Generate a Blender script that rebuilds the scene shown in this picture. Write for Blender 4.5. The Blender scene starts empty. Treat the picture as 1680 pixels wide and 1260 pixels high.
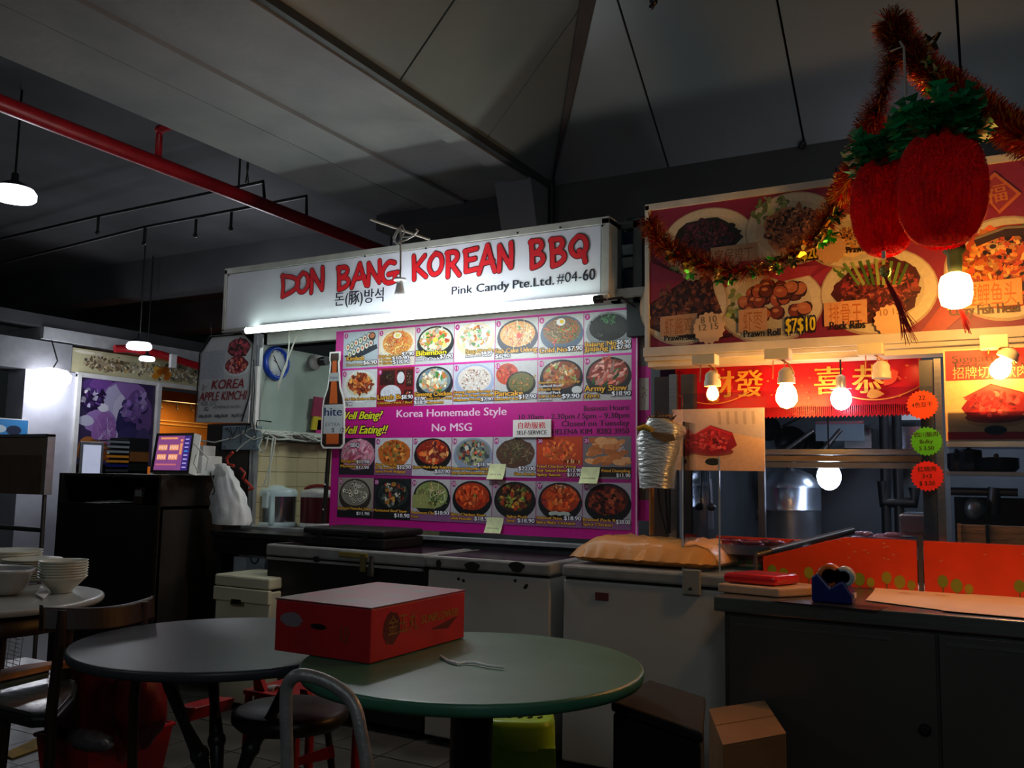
import bpy, bmesh, math, random
from mathutils import Vector, Matrix, noise
random.seed(7)
PI = math.pi
# ---------------------------------------------------------------- camera
SC = bpy.context.scene
F = 1450.0; CH = 1.25
YAW, PITCH, ROLL = math.radians(-29.0374), math.radians(6.0), math.radians(0.9645)
_cy, _sy, _cp, _sp = math.cos(YAW), math.sin(YAW), math.cos(PITCH), math.sin(PITCH)
CW = Vector((_sy*_cp, _cy*_cp, _sp)); _R = Vector((_cy, -_sy, 0)); _U = _R.cross(CW)
CR = _R*math.cos(ROLL) + _U*math.sin(ROLL); CU = _U*math.cos(ROLL) - _R*math.sin(ROLL)
CAM = Vector((0, 0, CH))
cd = bpy.data.cameras.new('camera'); cam = bpy.data.objects.new('camera', cd)
SC.collection.objects.link(cam); SC.camera = cam
cd.sensor_width = 36; cd.lens = F/1680*36; cd.clip_start = .02; cd.clip_end = 200
cam.matrix_world = Matrix(((CR.x, CU.x, -CW.x, 0), (CR.y, CU.y, -CW.y, 0), (CR.z, CU.z, -CW.z, CH), (0, 0, 0, 1)))
# ---------------------------------------------------------------- world, exposure, lights
w = bpy.data.worlds.new('night'); SC.world = w; w.use_nodes = True
w.node_tree.nodes['Background'].inputs[0].default_value = (.60, .72, .80, 1)
w.node_tree.nodes['Background'].inputs[1].default_value = .010
SC.view_settings.view_transform = 'Standard'; SC.view_settings.look = 'None'
SC.view_settings.exposure = 0.0; SC.view_settings.gamma = 1.0; SC.view_settings.use_curve_mapping = False
def light(name, kind, loc, energy, color, size=.1, rot=None, sizey=None, spot=None):
    l = bpy.data.lights.new(name, kind); l.energy = energy; l.color = color
    if kind == 'AREA':
        l.size = size
        if sizey: l.shape = 'RECTANGLE'; l.size_y = sizey
    elif kind in ('POINT', 'SPOT'): l.shadow_soft_size = size
    if spot: l.spot_size = math.radians(spot); l.spot_blend = .5
    o = bpy.data.objects.new(name, l); SC.collection.objects.link(o); o.location = loc
    if rot: o.rotation_euler = rot
    return o
# pendant lamps of the dining hall behind and beside the viewer
light('hall_lamp', 'POINT', (.8, -1.2, 2.7), 34, (.85, .95, 1), .25)
light('hall_lamp', 'POINT', (-3.6, -.6, 2.75), 14, (.85, .95, 1), .25)
light('stall_lamp', 'AREA', (-3.0, 5.3, 2.45), 12, (.88, 1, .95), .5)
light('kitchen_fill_light', 'AREA', (.3, 5.2, 2.5), 30, (.8, .87, 1), .7)  # unseen fill light added to brighten the kitchen behind the glass
light('hall_lamp', 'POINT', (3.4, .6, 2.7), 10, (.9, .95, 1), .25)
light('hall_lamp', 'POINT', (-6.3, 6.0, 2.7), 26, (.86, .9, 1), .2)  # unseen fill added in the far aisle to brighten the trays

# ---------------------------------------------------------------- pixel rays -> points on real planes
def ray(px, py): return CR*((px-840)/F) - CU*((py-630)/F) + CW
def onY(px, py, Y): d = ray(px, py); return CAM + d*(Y/d.y)
def onX(px, py, X): d = ray(px, py); return CAM + d*(X/d.x)
def pxr(c, n): return (Vector(c)-CAM).dot(CW)*n/F
def onZ(px, py, Z): d = ray(px, py); return CAM + d*((Z-CH)/d.z)
# ---------------------------------------------------------------- colour, materials
def lin(c):
    if isinstance(c, str):
        c = c.lstrip('#'); c = [int(c[i:i+2], 16)/255 for i in (0, 2, 4)]
    return tuple((x/12.92 if x <= .04045 else ((x+.055)/1.055)**2.4) for x in c[:3])
MATS = {}
def mat(name, col=(.5,.5,.5), rough=.6, metal=0, var=.12, scale=8, bump=.0, emit=0, ecol=None, trans=0, alpha=1, coat=0, sheen=0, spec=.5, stretch=None, transl=0, col2=None, lo=.35, hi=.7, bscale=None):
    if name in MATS: return MATS[name]
    m = bpy.data.materials.new(name); m.use_nodes = True; MATS[name] = m
    nt = m.node_tree; N = nt.nodes; L = nt.links; b = N['Principled BSDF']
    c = lin(col) if isinstance(col, str) else col
    tc = N.new('ShaderNodeTexCoord'); mp = N.new('ShaderNodeMapping'); L.new(tc.outputs['Object'], mp.inputs[0])
    if stretch: mp.inputs['Scale'].default_value = stretch
    ns = N.new('ShaderNodeTexNoise'); ns.inputs['Scale'].default_value = scale; ns.inputs['Detail'].default_value = 6
    L.new(mp.outputs[0], ns.inputs['Vector'])
    cr = N.new('ShaderNodeValToRGB'); L.new(ns.outputs['Fac'], cr.inputs[0])
    cr.color_ramp.elements[0].position = lo; cr.color_ramp.elements[1].position = hi
    c2 = lin(col2) if col2 else tuple(min(1, x*(1+var)) for x in c)
    cr.color_ramp.elements[0].color = (*(x*(1-var) for x in c), 1) if not col2 else (*c, 1)
    cr.color_ramp.elements[1].color = (*c2, 1)
    L.new(cr.outputs[0], b.inputs['Base Color'])
    b.inputs['Roughness'].default_value = rough; b.inputs['Metallic'].default_value = metal
    b.inputs['Specular IOR Level'].default_value = spec
    if sheen: b.inputs['Sheen Weight'].default_value = sheen; b.inputs['Sheen Tint'].default_value = (1, .05, .05, 1); b.inputs['Sheen Roughness'].default_value = .35
    if coat: b.inputs['Coat Weight'].default_value = coat; b.inputs['Coat Roughness'].default_value = .15
    if emit:
        b.inputs['Emission Color'].default_value = (*(lin(ecol) if ecol else c), 1); b.inputs['Emission Strength'].default_value = emit
    if trans: b.inputs['Transmission Weight'].default_value = trans
    if alpha < 1: b.inputs['Alpha'].default_value = alpha
    if bump:
        bp = N.new('ShaderNodeBump'); bp.inputs['Strength'].default_value = bump; bp.inputs['Distance'].default_value = .01
        n2 = N.new('ShaderNodeTexNoise'); n2.inputs['Scale'].default_value = bscale or scale*4; n2.inputs['Detail'].default_value = 5
        L.new(mp.outputs[0], n2.inputs['Vector']); L.new(n2.outputs['Fac'], bp.inputs['Height']); L.new(bp.outputs[0], b.inputs['Normal'])
    if transl:
        t = N.new('ShaderNodeBsdfTranslucent'); mx = N.new('ShaderNodeMixShader'); mx.inputs[0].default_value = transl
        L.new(cr.outputs[0], t.inputs['Color']); L.new(b.outputs[0], mx.inputs[1]); L.new(t.outputs[0], mx.inputs[2])
        L.new(mx.outputs[0], N['Material Output'].inputs['Surface'])
    return m
def glass_mat(name, tint=(.9,.95,1), rough=.02, refl=.12):
    m = bpy.data.materials.new(name); m.use_nodes = True; MATS[name] = m
    nt = m.node_tree; N = nt.nodes; L = nt.links; N.remove(N['Principled BSDF'])
    t = N.new('ShaderNodeBsdfTransparent'); g = N.new('ShaderNodeBsdfGlossy'); mx = N.new('ShaderNodeMixShader'); fr = N.new('ShaderNodeFresnel')
    t.inputs[0].default_value = (*tint, 1); g.inputs['Roughness'].default_value = rough; fr.inputs[0].default_value = 1.5
    ns = N.new('ShaderNodeTexNoise'); ns.inputs['Scale'].default_value = 3; mt = N.new('ShaderNodeMath'); mt.operation = 'MULTIPLY_ADD'
    mt.inputs[1].default_value = refl; L.new(ns.outputs['Fac'], mt.inputs[0]); L.new(fr.outputs[0], mt.inputs[2])
    L.new(mt.outputs[0], mx.inputs[0]); L.new(t.outputs[0], mx.inputs[1]); L.new(g.outputs[0], mx.inputs[2])
    L.new(mx.outputs[0], N['Material Output'].inputs['Surface']); return m
def print_mat(name, rough=.45, metal=0, emit=0, transl=0):
    m = bpy.data.materials.new(name); m.use_nodes = True; MATS[name] = m
    nt = m.node_tree; N = nt.nodes; L = nt.links; b = N['Principled BSDF']
    a = N.new('ShaderNodeAttribute'); a.attribute_name = 'Col'
    ns = N.new('ShaderNodeTexNoise'); ns.inputs['Scale'].default_value = 60; ns.inputs['Detail'].default_value = 4
    mp = N.new('ShaderNodeMapRange'); mp.inputs['To Min'].default_value = .8; mp.inputs['To Max'].default_value = 1.15; L.new(ns.outputs['Fac'], mp.inputs['Value'])
    tc = N.new('ShaderNodeTexCoord'); L.new(tc.outputs['Object'], ns.inputs['Vector'])
    vm = N.new('ShaderNodeVectorMath'); vm.operation = 'SCALE'; L.new(a.outputs['Color'], vm.inputs[0]); L.new(mp.outputs[0], vm.inputs['Scale'])
    L.new(vm.outputs[0], b.inputs['Base Color']); b.inputs['Roughness'].default_value = rough; b.inputs['Metallic'].default_value = metal
    if emit: L.new(vm.outputs[0], b.inputs['Emission Color']); b.inputs['Emission Strength'].default_value = emit
    return m
PRINT = print_mat('printed_vinyl'); PAPER = print_mat('printed_paper', .8); SCREEN = print_mat('lit_screen', .3, 0, .8); FOIL = print_mat('coloured_foil', .3, .6)
# ---------------------------------------------------------------- mesh builder
class MB:
    def __init__(s): s.v = []; s.f = []; s.sm = []; s.c = []; s.M = Matrix(); s.col = None
    def add(s, vs, fs, smooth=False, cols=None):
        o = len(s.v); M = s.M
        s.v += [M @ Vector(p) for p in vs]
        for i, f in enumerate(fs):
            s.f.append(tuple(o+k for k in f)); s.sm.append(smooth); s.c.append(cols[i] if cols else s.col)
        return s
    def box(s, a, b):
        x0, x1 = sorted((a[0], b[0])); y0, y1 = sorted((a[1], b[1])); z0, z1 = sorted((a[2], b[2]))
        v = [(x0,y0,z0),(x1,y0,z0),(x1,y1,z0),(x0,y1,z0),(x0,y0,z1),(x1,y0,z1),(x1,y1,z1),(x0,y1,z1)]
        return s.add(v, [(0,3,2,1),(4,5,6,7),(0,1,5,4),(1,2,6,5),(2,3,7,6),(3,0,4,7)])
    def cbox(s, c, sz): return s.box([c[i]-sz[i]/2 for i in range(3)], [c[i]+sz[i]/2 for i in range(3)])
    def prism(s, pts, d):                       # polygon pts (3d) extruded by vector d
        pts = [Vector(p) for p in pts]; d = Vector(d); n = len(pts)
        v = pts + [p+d for p in pts]
        return s.add(v, [tuple(range(n-1, -1, -1)), tuple(range(n, 2*n))] + [(i, (i+1) % n, n+(i+1) % n, n+i) for i in range(n)])
    def tube(s, pts, r, seg=8, closed=False, cap=True):
        pts = [Vector(p) for p in pts]; n = len(pts); rr = r if isinstance(r, (list, tuple)) else [r]*n
        vs = []; up = None
        for i, p in enumerate(pts):
            if closed: t = pts[(i+1) % n]-pts[i-1]
            else: t = pts[min(i+1, n-1)]-pts[max(i-1, 0)]
            t.normalize()
            if up is None: up = Vector((0,0,1)) if abs(t.z) < .9 else Vector((1,0,0))
            a = up - t*up.dot(t)
            if a.length < 1e-4: a = t.orthogonal()
            a.normalize(); b = t.cross(a); up = a
            for k in range(seg):
                th = 2*PI*k/seg; vs.append(p+(a*math.cos(th)+b*math.sin(th))*rr[i])
        fs = []
        for i in range(n if closed else n-1):
            j = (i+1) % n
            for k in range(seg): k2 = (k+1) % seg; fs.append((i*seg+k, i*seg+k2, j*seg+k2, j*seg+k))
        s.add(vs, fs, True)
        if cap and not closed:
            s.add(vs[:seg], [tuple(range(seg-1, -1, -1))]); s.add(vs[-seg:], [tuple(range(seg))])
        return s
    def lathe(s, prof, c=(0,0,0), seg=24, sx=1, sy=1, flat=False):
        vs = []; fs = []; c = Vector(c); n = len(prof)
        for r, z in prof:
            for k in range(seg):
                t = 2*PI*k/seg; vs.append(c+Vector((r*math.cos(t)*sx, r*math.sin(t)*sy, z)))
        for i in range(n-1):
            for k in range(seg): k2 = (k+1) % seg; fs.append((i*seg+k, i*seg+k2, (i+1)*seg+k2, (i+1)*seg+k))
        s.add(vs, fs, not flat)
        if prof[0][0] > 1e-5: s.add(vs[:seg], [tuple(range(seg-1, -1, -1))])
        if prof[-1][0] > 1e-5: s.add(vs[-seg:], [tuple(range(seg))])
        return s
    def ell(s, c, r, seg=20, rings=10):
        prof = [(max(1e-6, math.sin(PI*i/rings)), -math.cos(PI*i/rings)) for i in range(rings+1)]
        vs = []; fs = []
        for a, z in prof:
            for k in range(seg):
                t = 2*PI*k/seg; vs.append((c[0]+a*math.cos(t)*r[0], c[1]+a*math.sin(t)*r[1], c[2]+z*r[2]))
        for i in range(rings):
            for k in range(seg): k2 = (k+1) % seg; fs.append((i*seg+k, i*seg+k2, (i+1)*seg+k2, (i+1)*seg+k))
        return s.add(vs, fs, True)
    def build(s, name, m, parent=None, bevel=0, label=None, org=None, double=False):
        me = bpy.data.meshes.new(name)
        if parent is not None: org = WORG[parent.name]
        elif org is None:
            xs = [p.x for p in s.v]; ys = [p.y for p in s.v]; zs = [p.z for p in s.v]
            org = Vector(((min(xs)+max(xs))/2, (min(ys)+max(ys))/2, min(zs)))
        org = Vector(org)
        me.from_pydata([p-org for p in s.v], [], s.f)
        me.polygons.foreach_set('use_smooth', s.sm)
        if any(c is not None for c in s.c):
            at = me.color_attributes.new('Col', 'FLOAT_COLOR', 'CORNER'); buf = []
            for p, c in zip(me.polygons, s.c): buf += list((c or (.5,.5,.5))[:3]+(1,))*p.loop_total
            at.data.foreach_set('color', buf)
        me.materials.append(m)
        o = bpy.data.objects.new(name, me); SC.collection.objects.link(o); WORG[o.name] = org
        if parent is not None: o.parent = parent
        else: o.location = org
        if bevel:
            b = o.modifiers.new('bevel', 'BEVEL'); b.width = bevel; b.segments = 2; b.limit_method = 'ANGLE'
        if label: o['label'] = label
        return o
WORG = {}
def tag(o, label=None, cat=None, group=None, kind=None):
    if label: o['label'] = label
    if cat: o['category'] = cat
    if group: o['group'] = group
    if kind: o['kind'] = kind
    return o
def T(name, label, cat, loc, group=None):
    o = bpy.data.objects.new(name, None); SC.collection.objects.link(o); o.location = loc; WORG[o.name] = Vector(loc)
    o.empty_display_size = .05
    return tag(o, label, cat, group)
def S(mb, name, m, **k): o = mb.build(name, m, **k); o['kind'] = 'structure'; return o
def bx(a, b): return MB().box(a, b)
def copy_tree(root, loc, label):
    r = root.copy(); SC.collection.objects.link(r); r.location = loc; r['label'] = label; WORG[r.name] = Vector(loc)
    for ch in list(root.children):
        c = ch.copy(); SC.collection.objects.link(c); c.parent = r
        for g in ch.children:
            d = g.copy(); SC.collection.objects.link(d); d.parent = c
    return r
# ---------------------------------------------------------------- flat print: text, strokes, food pictures
TXT = {}
def text_geo(s, off=0, shear=0):
    k = (s, off, shear)
    if k not in TXT:
        c = bpy.data.curves.new('t', 'FONT'); c.body = s; c.offset = off; c.shear = shear; c.resolution_u = 3
        o = bpy.data.objects.new('t', c); m = bpy.data.meshes.new_from_object(o)
        vs = [(v.co.x, v.co.y) for v in m.vertices]; fs = [tuple(p.vertices) for p in m.polygons]
        bpy.data.objects.remove(o); bpy.data.curves.remove(c); bpy.data.meshes.remove(m); TXT[k] = (vs, fs)
    return TXT[k]
class Paint(MB):
    LZ = 2.5e-5
    def __init__(s, O, U, V, z=0):
        super().__init__(); s.O = Vector(O); s.U = Vector(U).normalized(); s.V = Vector(V).normalized(); s.N = s.U.cross(s.V); s.z = z
    def p(s, x, y): return s.O+s.U*x+s.V*y+s.N*s.z
    def inv(s, P): d = Vector(P)-s.O; return (d.dot(s.U), d.dot(s.V))
    def up(s, n=1): s.z += s.LZ*n; return s
    def poly(s, pts, col): s.up(); s.col = lin(col); s.add([s.p(*q) for q in pts], [tuple(range(len(pts)))]); return s
    def rect(s, x0, y0, x1, y1, col): return s.poly([(x0,y0),(x1,y0),(x1,y1),(x0,y1)], col)
    def disc(s, x, y, rx, ry=None, col='#fff', n=20, rot=0, jag=0):
        ry = ry or rx; pts = []
        for k in range(n):
            t = 2*PI*k/n; j = 1+random.uniform(-jag, jag); a = math.cos(t)*rx*j; b = math.sin(t)*ry*j
            pts.append((x+a*math.cos(rot)-b*math.sin(rot), y+a*math.sin(rot)+b*math.cos(rot)))
        return s.poly(pts, col)
    def stroke(s, pts, w, col, caps=False):
        s.up(); s.col = lin(col); vs = []; n = len(pts)
        for i in range(n):
            a, b = pts[max(i-1,0)], pts[min(i+1,n-1)]; dx, dy = b[0]-a[0], b[1]-a[1]; l = math.hypot(dx, dy) or 1
            nx, ny = -dy/l*w/2, dx/l*w/2; vs += [s.p(pts[i][0]+nx, pts[i][1]+ny), s.p(pts[i][0]-nx, pts[i][1]-ny)]
        s.add(vs, [(2*i, 2*i+1, 2*i+3, 2*i+2) for i in range(n-1)])
        if caps:
            for q in ((pts[0], pts[-1]) if n > 5 else pts):
                s.up(); s.add([s.p(q[0]+w/2*math.cos(2*PI*k/12), q[1]+w/2*math.sin(2*PI*k/12)) for k in range(12)], [tuple(range(12))])
        return s
    def text(s, t, x, y, h, col, al='l', off=0, out=None, oo=.035, w=None, shear=0, rot=0):
        vs, fs = text_geo(t, 0, shear)
        if not vs: return s
        x0 = min(v[0] for v in vs); x1 = max(v[0] for v in vs); k = h/.7; kx = k if not w else w/(x1-x0)
        ax = {'l': x0, 'c': (x0+x1)/2, 'r': x1}[al]; c, sn = math.cos(rot), math.sin(rot)
        if out:
            s.up(); s.col = lin(out); d = (off+oo*1.1)
            for ex, ey in ((-d,-d), (d,-d), (d,d), (-d,d)):
                s.up(); q = [((v[0]-ax+ex)*kx, (v[1]+ey)*k) for v in vs]; s.add([s.p(x+a*c-b*sn, y+a*sn+b*c) for a, b in q], fs)
        s.up(2); s.col = lin(col)
        for ex in ((-off*.8, off*.8) if off > .015 else (0,)):
            s.up(); q = [((v[0]-ax+ex)*kx, v[1]*k) for v in vs]; s.add([s.p(x+a*c-b*sn, y+a*sn+b*c) for a, b in q], fs)
        return s
    def food(s, x, y, rx, ry, pal, n=60, kind='chunk', clip=None):
        n = int(n*1.5) if kind in ('chunk','slice','noodle') and n > 50 else n
        def sh(c):
            c = c.lstrip('#'); v = [int(c[i:i+2], 16)/255 for i in (0,2,4)]; k = random.uniform(.72, 1.2)
            return tuple(max(0, min(1, a*k)) for a in v)
        s.LZ = 1e-5
        for i in range(n):
            t = random.uniform(0, 2*PI); q = math.sqrt(random.random())*(1-.25*i/n)
            px, py = x+rx*q*math.cos(t)*.88, y+ry*q*math.sin(t)*.88
            if clip: px = min(max(px, clip[0]), clip[2]); py = min(max(py, clip[1]), clip[3])
            c = sh(random.choice(pal)); m = min(rx, ry)
            if kind == 'chunk': s.disc(px, py, m*random.uniform(.12, .28), m*random.uniform(.08, .18), c, 7, random.uniform(0, PI), .25)
            elif kind == 'fine': s.disc(px, py, m*random.uniform(.04, .12), m*random.uniform(.025, .07), c, 6, random.uniform(0, PI), .3)
            elif kind == 'grain': s.disc(px, py, m*random.uniform(.06, .12), m*random.uniform(.03, .06), c, 5, random.uniform(0, PI), .2)
            elif kind == 'slice': s.disc(px, py, m*random.uniform(.3, .5), m*random.uniform(.08, .14), c, 8, random.gauss(.6, .5), .12)
            elif kind == 'ring':
                r = m*random.uniform(.16, .24); s.disc(px, py, r, r*.9, '#4a4236', 9); s.disc(px, py, r*.85, r*.75, c, 9); s.disc(px, py, r*.4, r*.34, '#5a5248', 7)
            elif kind == 'noodle':
                a = random.uniform(0, 2*PI); L = m*random.uniform(.4, .8); b = random.uniform(-2, 2); pts = []
                for k in range(5):
                    f = k/4-.5; pts.append((px+math.cos(a)*L*f, py+math.sin(a)*L*f)); a += b*.25
                s.stroke(pts, m*.045, c)
        s.LZ = 2.5e-5
        return s
# ---------------------------------------------------------------- materials
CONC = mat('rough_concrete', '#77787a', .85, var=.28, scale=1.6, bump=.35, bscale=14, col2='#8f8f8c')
TENTM = mat('grey_ceiling_sheet', '#7c8482', .36, var=.12, scale=.9, bump=.12, bscale=3)
DARKC = mat('dark_soffit', '#3d3e40', .8, var=.3, scale=1.2, bump=.2)  # one dark grey for soffits, far ceiling and backing
FLOORM = mat('dark_floor_screed', '#2c2d2e', .5, var=.3, scale=3, bump=.1)
TILEF = mat('worn_floor_tile', '#55524c', .4, var=.3, scale=5, bump=.08)
REDP = mat('red_pipe_paint', '#b01c26', .35, var=.15, scale=12, bump=.05)
BLKP = mat('black_pipe', '#1c1c1e', .45)
STEEL = mat('brushed_steel', '#9a9996', .3, .95, var=.12, scale=6, stretch=(1,1,14), bump=.05)
STEELD = mat('greasy_steel', '#6b6a68', .38, .85, var=.25, scale=4, bump=.08)
ALU = mat('aluminium_frame', '#b9bcc0', .35, .7, scale=20)
WHITE = mat('white_paint', '#e4e4e2', .5, scale=5)
CREAM = mat('cream_plastic', '#e3d9b8', .45, scale=6)
BLACK = mat('black_laminate', '#121213', .45, scale=9, bump=.03)
BLKPL = mat('black_plastic', '#161617', .35, scale=9)
BROWNL = mat('dark_brown_laminate', '#2e241d', .5, scale=6, stretch=(1,1,.2), bump=.04)
GLASS = glass_mat('clear_glass'); 
# ---------------------------------------------------------------- shell
fl = S(bx((-13,-3,-.05), (4,13,-.012)), 'floor', FLOORM)
tm = None
for i in range(18):
    for j in range(10):
        x, y = -5.2+i*.302, .9+j*.302
        if tm is None:
            t0 = bx((x,y,-.012), (x+.296,y+.296,0)).build('floor_tile', TILEF, fl); tm = t0.data; bxo = (x, y)
        else:
            o = bpy.data.objects.new('floor_tile', tm); SC.collection.objects.link(o); o.parent = fl; o.location = (x-bxo[0], y-bxo[1], random.uniform(-.0015, .001))
# concrete beam running into the hall, with board-mark steps on its soffit
B0, B1, BZ = -2.455, -3.87, 3.09
mb = bx((B1, -1, BZ+.012), (B0-.001, 4.9, BZ+.5))
for a, b, dz in ((B0-.14, B0-.02, -.03), (B0-.62, B0-.15, 0), (B0-.95, B0-.66, -.012), (B1, B0-.98, 0)): mb.box((a, -1, BZ+dz), (b, 4.9, BZ+.02))
beam = S(mb, 'ceiling_beam', CONC)
S(bx((B0-.015,-1,BZ-.02), (B0+.02,4.9,BZ+.02)), 'trim_1', mat('dark_edge_trim', '#3f4342', .5))
S(MB().prism([(B0-.25,4.6,BZ),(B0,4.6,BZ),(B0,4.9,2.2),(B0-.25,4.9,2.2)], (0,.3,0)), 'wall_haunch', CONC)
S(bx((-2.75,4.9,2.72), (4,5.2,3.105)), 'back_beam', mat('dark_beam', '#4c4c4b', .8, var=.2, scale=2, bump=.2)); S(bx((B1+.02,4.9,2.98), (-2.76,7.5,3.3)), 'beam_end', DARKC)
S(bx((B0-.35,-2.2,5.3), (4.2,5.2,5.4)), 'seam_backing_top', DARKC); S(bx((B0-.35,4.95,3.12), (4.2,5.0,5.3)), 'seam_backing_rear', DARKC); S(bx((B0-.2,-2.2,3.15), (B0-.16,5,5.3)), 'seam_backing_side', DARKC)  # unseen dark backing added to stop light showing through the sheet seams
S(bx((-14,-3,3.72), (B1,13,3.85)), 'ceiling', DARKC)
for k, y in enumerate((1.2, 6.8, 8.9)): S(bx((-13,y,3.3), (B1 if k == 0 else -3, y+.3,3.72)), 'ceiling_joist', DARKC)
# folded sheet ceiling: separate sheets between seams
tent = T('ceiling', None, None, (0, 3, 4)); tent['kind'] = 'structure'
SL, SR = 1.1, .8; H0 = 3.10
def tl(x, y): return (x, y, H0+SL*(x-B0))
def tr(x, y): return (x, y, H0+SR*(4.9-y))
XM = B0+1.6; rat = SL/SR; g = .006
seams = [4.9-.0]+[4.062-.811*k for k in range(7)]
for a, b in zip(seams, seams[1:]):
    a2, b2 = a-g, b+g; hip = lambda y: min(XM, B0+(4.9-y)/rat)
    P = [tl(B0,a2), tl(hip(a2)-.01,a2), tl(hip(b2)-.01,b2), tl(B0,b2)]
    if b2 < 4.9-rat*1.6 < a2: P = [tl(B0,a2), tl(hip(a2)-.01,a2), tl(XM, 4.9-rat*1.6), tl(XM,b2), tl(B0,b2)]
    if a == seams[0]: P = [tl(B0,4.89), tl(hip(b2)-.01,b2), tl(B0,b2)]
    MB().prism(P, (-.01,0,.012)).build('ceiling_panel', TENTM, tent)
sx = [B0]+[-1.68+.784*k for k in range(8)]
for a, b in zip(sx, sx[1:]):
    a2, b2 = a+g, b-g; hy = lambda x: max(4.9-rat*1.6, 4.9-rat*(x-B0))
    P = [tr(a2,4.9), tr(b2,4.9), tr(b2,hy(b2)+.01), tr(a2,hy(a2)+.01)]
    if a2 < XM < b2: P = [tr(a2,4.9), tr(b2,4.9), tr(b2,hy(b2)), tr(XM,hy(XM)+.01), tr(a2,hy(a2)+.01)]
    MB().prism(P, (0,.01,.012)).build('ceiling_panel', TENTM, tent)
MB().prism([(XM,-2,H0+SL*1.6+.02),(4,-2,H0+SL*1.6+.02),(4,4.9-rat*1.6,H0+SL*1.6+.02),(XM,4.9-rat*1.6,H0+SL*1.6+.02)], (0,0,.02)).build('ceiling_panel', TENTM, tent)
MB().box((B0-.4,-2,BZ+.3), (4,5.3,BZ+3)).build('roof_void', DARKC, tent) if False else None
# tapered hip strip
Cn = Vector((B0+.03,4.9-.04,H0-.01)); En = Vector((XM, 4.9-rat*1.6, H0+SL*1.6-.05)); sd = Vector((.45,.33,0)).normalized()
MB().prism([Cn, En-sd*.10, En+sd*.10], (0,0,.03)).build('hip_strip', mat('hip_strip_dark', '#4b4440', .6), tent)
S(MB().tube([(B0+.02,4.86,3.12),(B0+.02,4.86,2.3)], .022, 8), 'down_pipe', BLKP)
for k, x in enumerate((-.896,)): MB().tube([(x,4.88,3.11),(x-.02,4.88,3.08)], .02, 6).build('seam_bolt', BLKP, tent)
cc = T('ceiling_camera', 'tiny black camera hanging from the ceiling sheet at the top edge', 'camera', onY(1072, 2, 3.2))
p = onY(1072,2,3.2); MB().ell(p+Vector((0,0,-.0)), (.018,.018,.02), 10, 6).ell(p+Vector((-.004,-.01,-.028)), (.012,.012,.012), 8, 6).build('lens', BLKPL, cc); MB().tube([p, p+Vector((0,0,.5))], .004, 5).build('stem', BLKPL, cc)
# kitchen rear walls
WALLK = mat('kitchen_back_wall', '#4c5056', .5, .2, var=.35, scale=2)
S(bx((-4.3,6.3,0), (3,6.4,2.7)), 'wall_back', WALLK)
S(bx((-1.52,4.3,0), (-1.42,6.3,2.6)), 'wall_right', WALLK)
S(bx((2.2,3.9,0), (2.3,6.3,2.6)), 'wall_far_right', WALLK)
# stall side wall (X = -4.16) : painted board above, beige tiles below
SW = -4.16
sw = S(bx((SW-.06,4.13,0), (SW-.012,6.3,1.46)), 'wall_left', mat('tile_grout', '#8d8469', .8))
TB = mat('beige_wall_tile', '#c9bb93', .35, var=.08, scale=7)
tmesh = None
for r in range(6):
    for c in range(6):
        y, z = 4.14+c*.2, 1.455-(r+1)*.098
        if tmesh is None:
            t0 = bx((SW-.012,y,z), (SW-.004,y+.197,z+.095)).build('tile', TB, sw); tmesh = t0.data; t00 = (y, z)
        else:
            o = bpy.data.objects.new('tile', tmesh); SC.collection.objects.link(o); o.parent = sw; o.location = (0, y-t00[0], z-t00[1])
pz = onX(436, 566, SW).z
pw = S(bx((SW-.03,4.13,1.46), (SW,6.3,pz)), 'side_panel', mat('green_grey_board', '#a3b3aa', .6, var=.18, scale=2.5, bump=.06))
# ---------------------------------------------------------------- far shopfront across the aisle (plane X = -9)
FX = -9.0
def FP(px, py): return onX(px, py, FX)
S(bx((FX-.3,5.62,0), (FX,6.2,2.32)), 'wall_column', mat('column_paint', '#cfd0dc', .6, scale=3))
S(bx((FX-.4,3.0,2.30), (FX+.02,6.12,2.62)), 'trim_2', mat('white_fascia', '#85868a', .7))
S(bx((FX-3,3.0,0), (FX-.5,5.6,2.3)), 'wall_shop', mat('shop_dark', '#1a1713', .7))
S(bx((FX-.6,5.75,2.64), (FX+.06,12,2.77)), 'soffit_far', mat('far_soffit_white', '#b5b7ba', .7))
S(bx((FX-.3,2.0,2.77), (FX+.04,12,2.90)), 'trim_3', DARKC)
fr = T('food_frieze', 'long pale printed frieze of foods above the far shop window', 'banner', (FX, 7, 2.3))
bx((FX-.05,6.14,2.33), (FX,9.2,2.60)).build('backing_board', WHITE, fr)
P = Paint((FX+.003, 9.2, 2.33), (0,-1,0), (0,0,1)); P.U = Vector((0,-1,0)); P.N = Vector((1,0,0)); P.rect(0, 0, 3.06, .27, '#c9c39a')
for i in range(26): P.disc(random.uniform(.1,2.95), random.uniform(.03,.24), random.uniform(.04,.14), random.uniform(.02,.07), random.choice(['#e8dfb8','#b08f60','#8f8a70','#d9d2b8','#a89878','#efe9d2','#907058']), 9, jag=.25)
P.food(1.5,.135,1.35,.12,['#e8dfb8','#b08f60','#8f8a70','#d9d2b8','#a89878','#efe9d2','#c8b890','#6a6450'],240,'chunk',(.05,.02,3.0,.25)); P.food(2.6,.135,.4,.11,['#8a7050','#c8b890','#6a5a44'],60,'chunk',(.05,.02,3.0,.25))
for i in range(12): P.disc(1.86+random.uniform(-.1,.1), .12+random.uniform(-.06,.06), .05, .035, random.choice(['#d9902a','#e8b040','#c06a20']), 8, jag=.2)
P.build('printed_food', PRINT, fr)
pp = T('dessert_poster', 'large purple and white dessert poster in the far shop window', 'poster', (FX, 6.7, 1.4))
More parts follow.
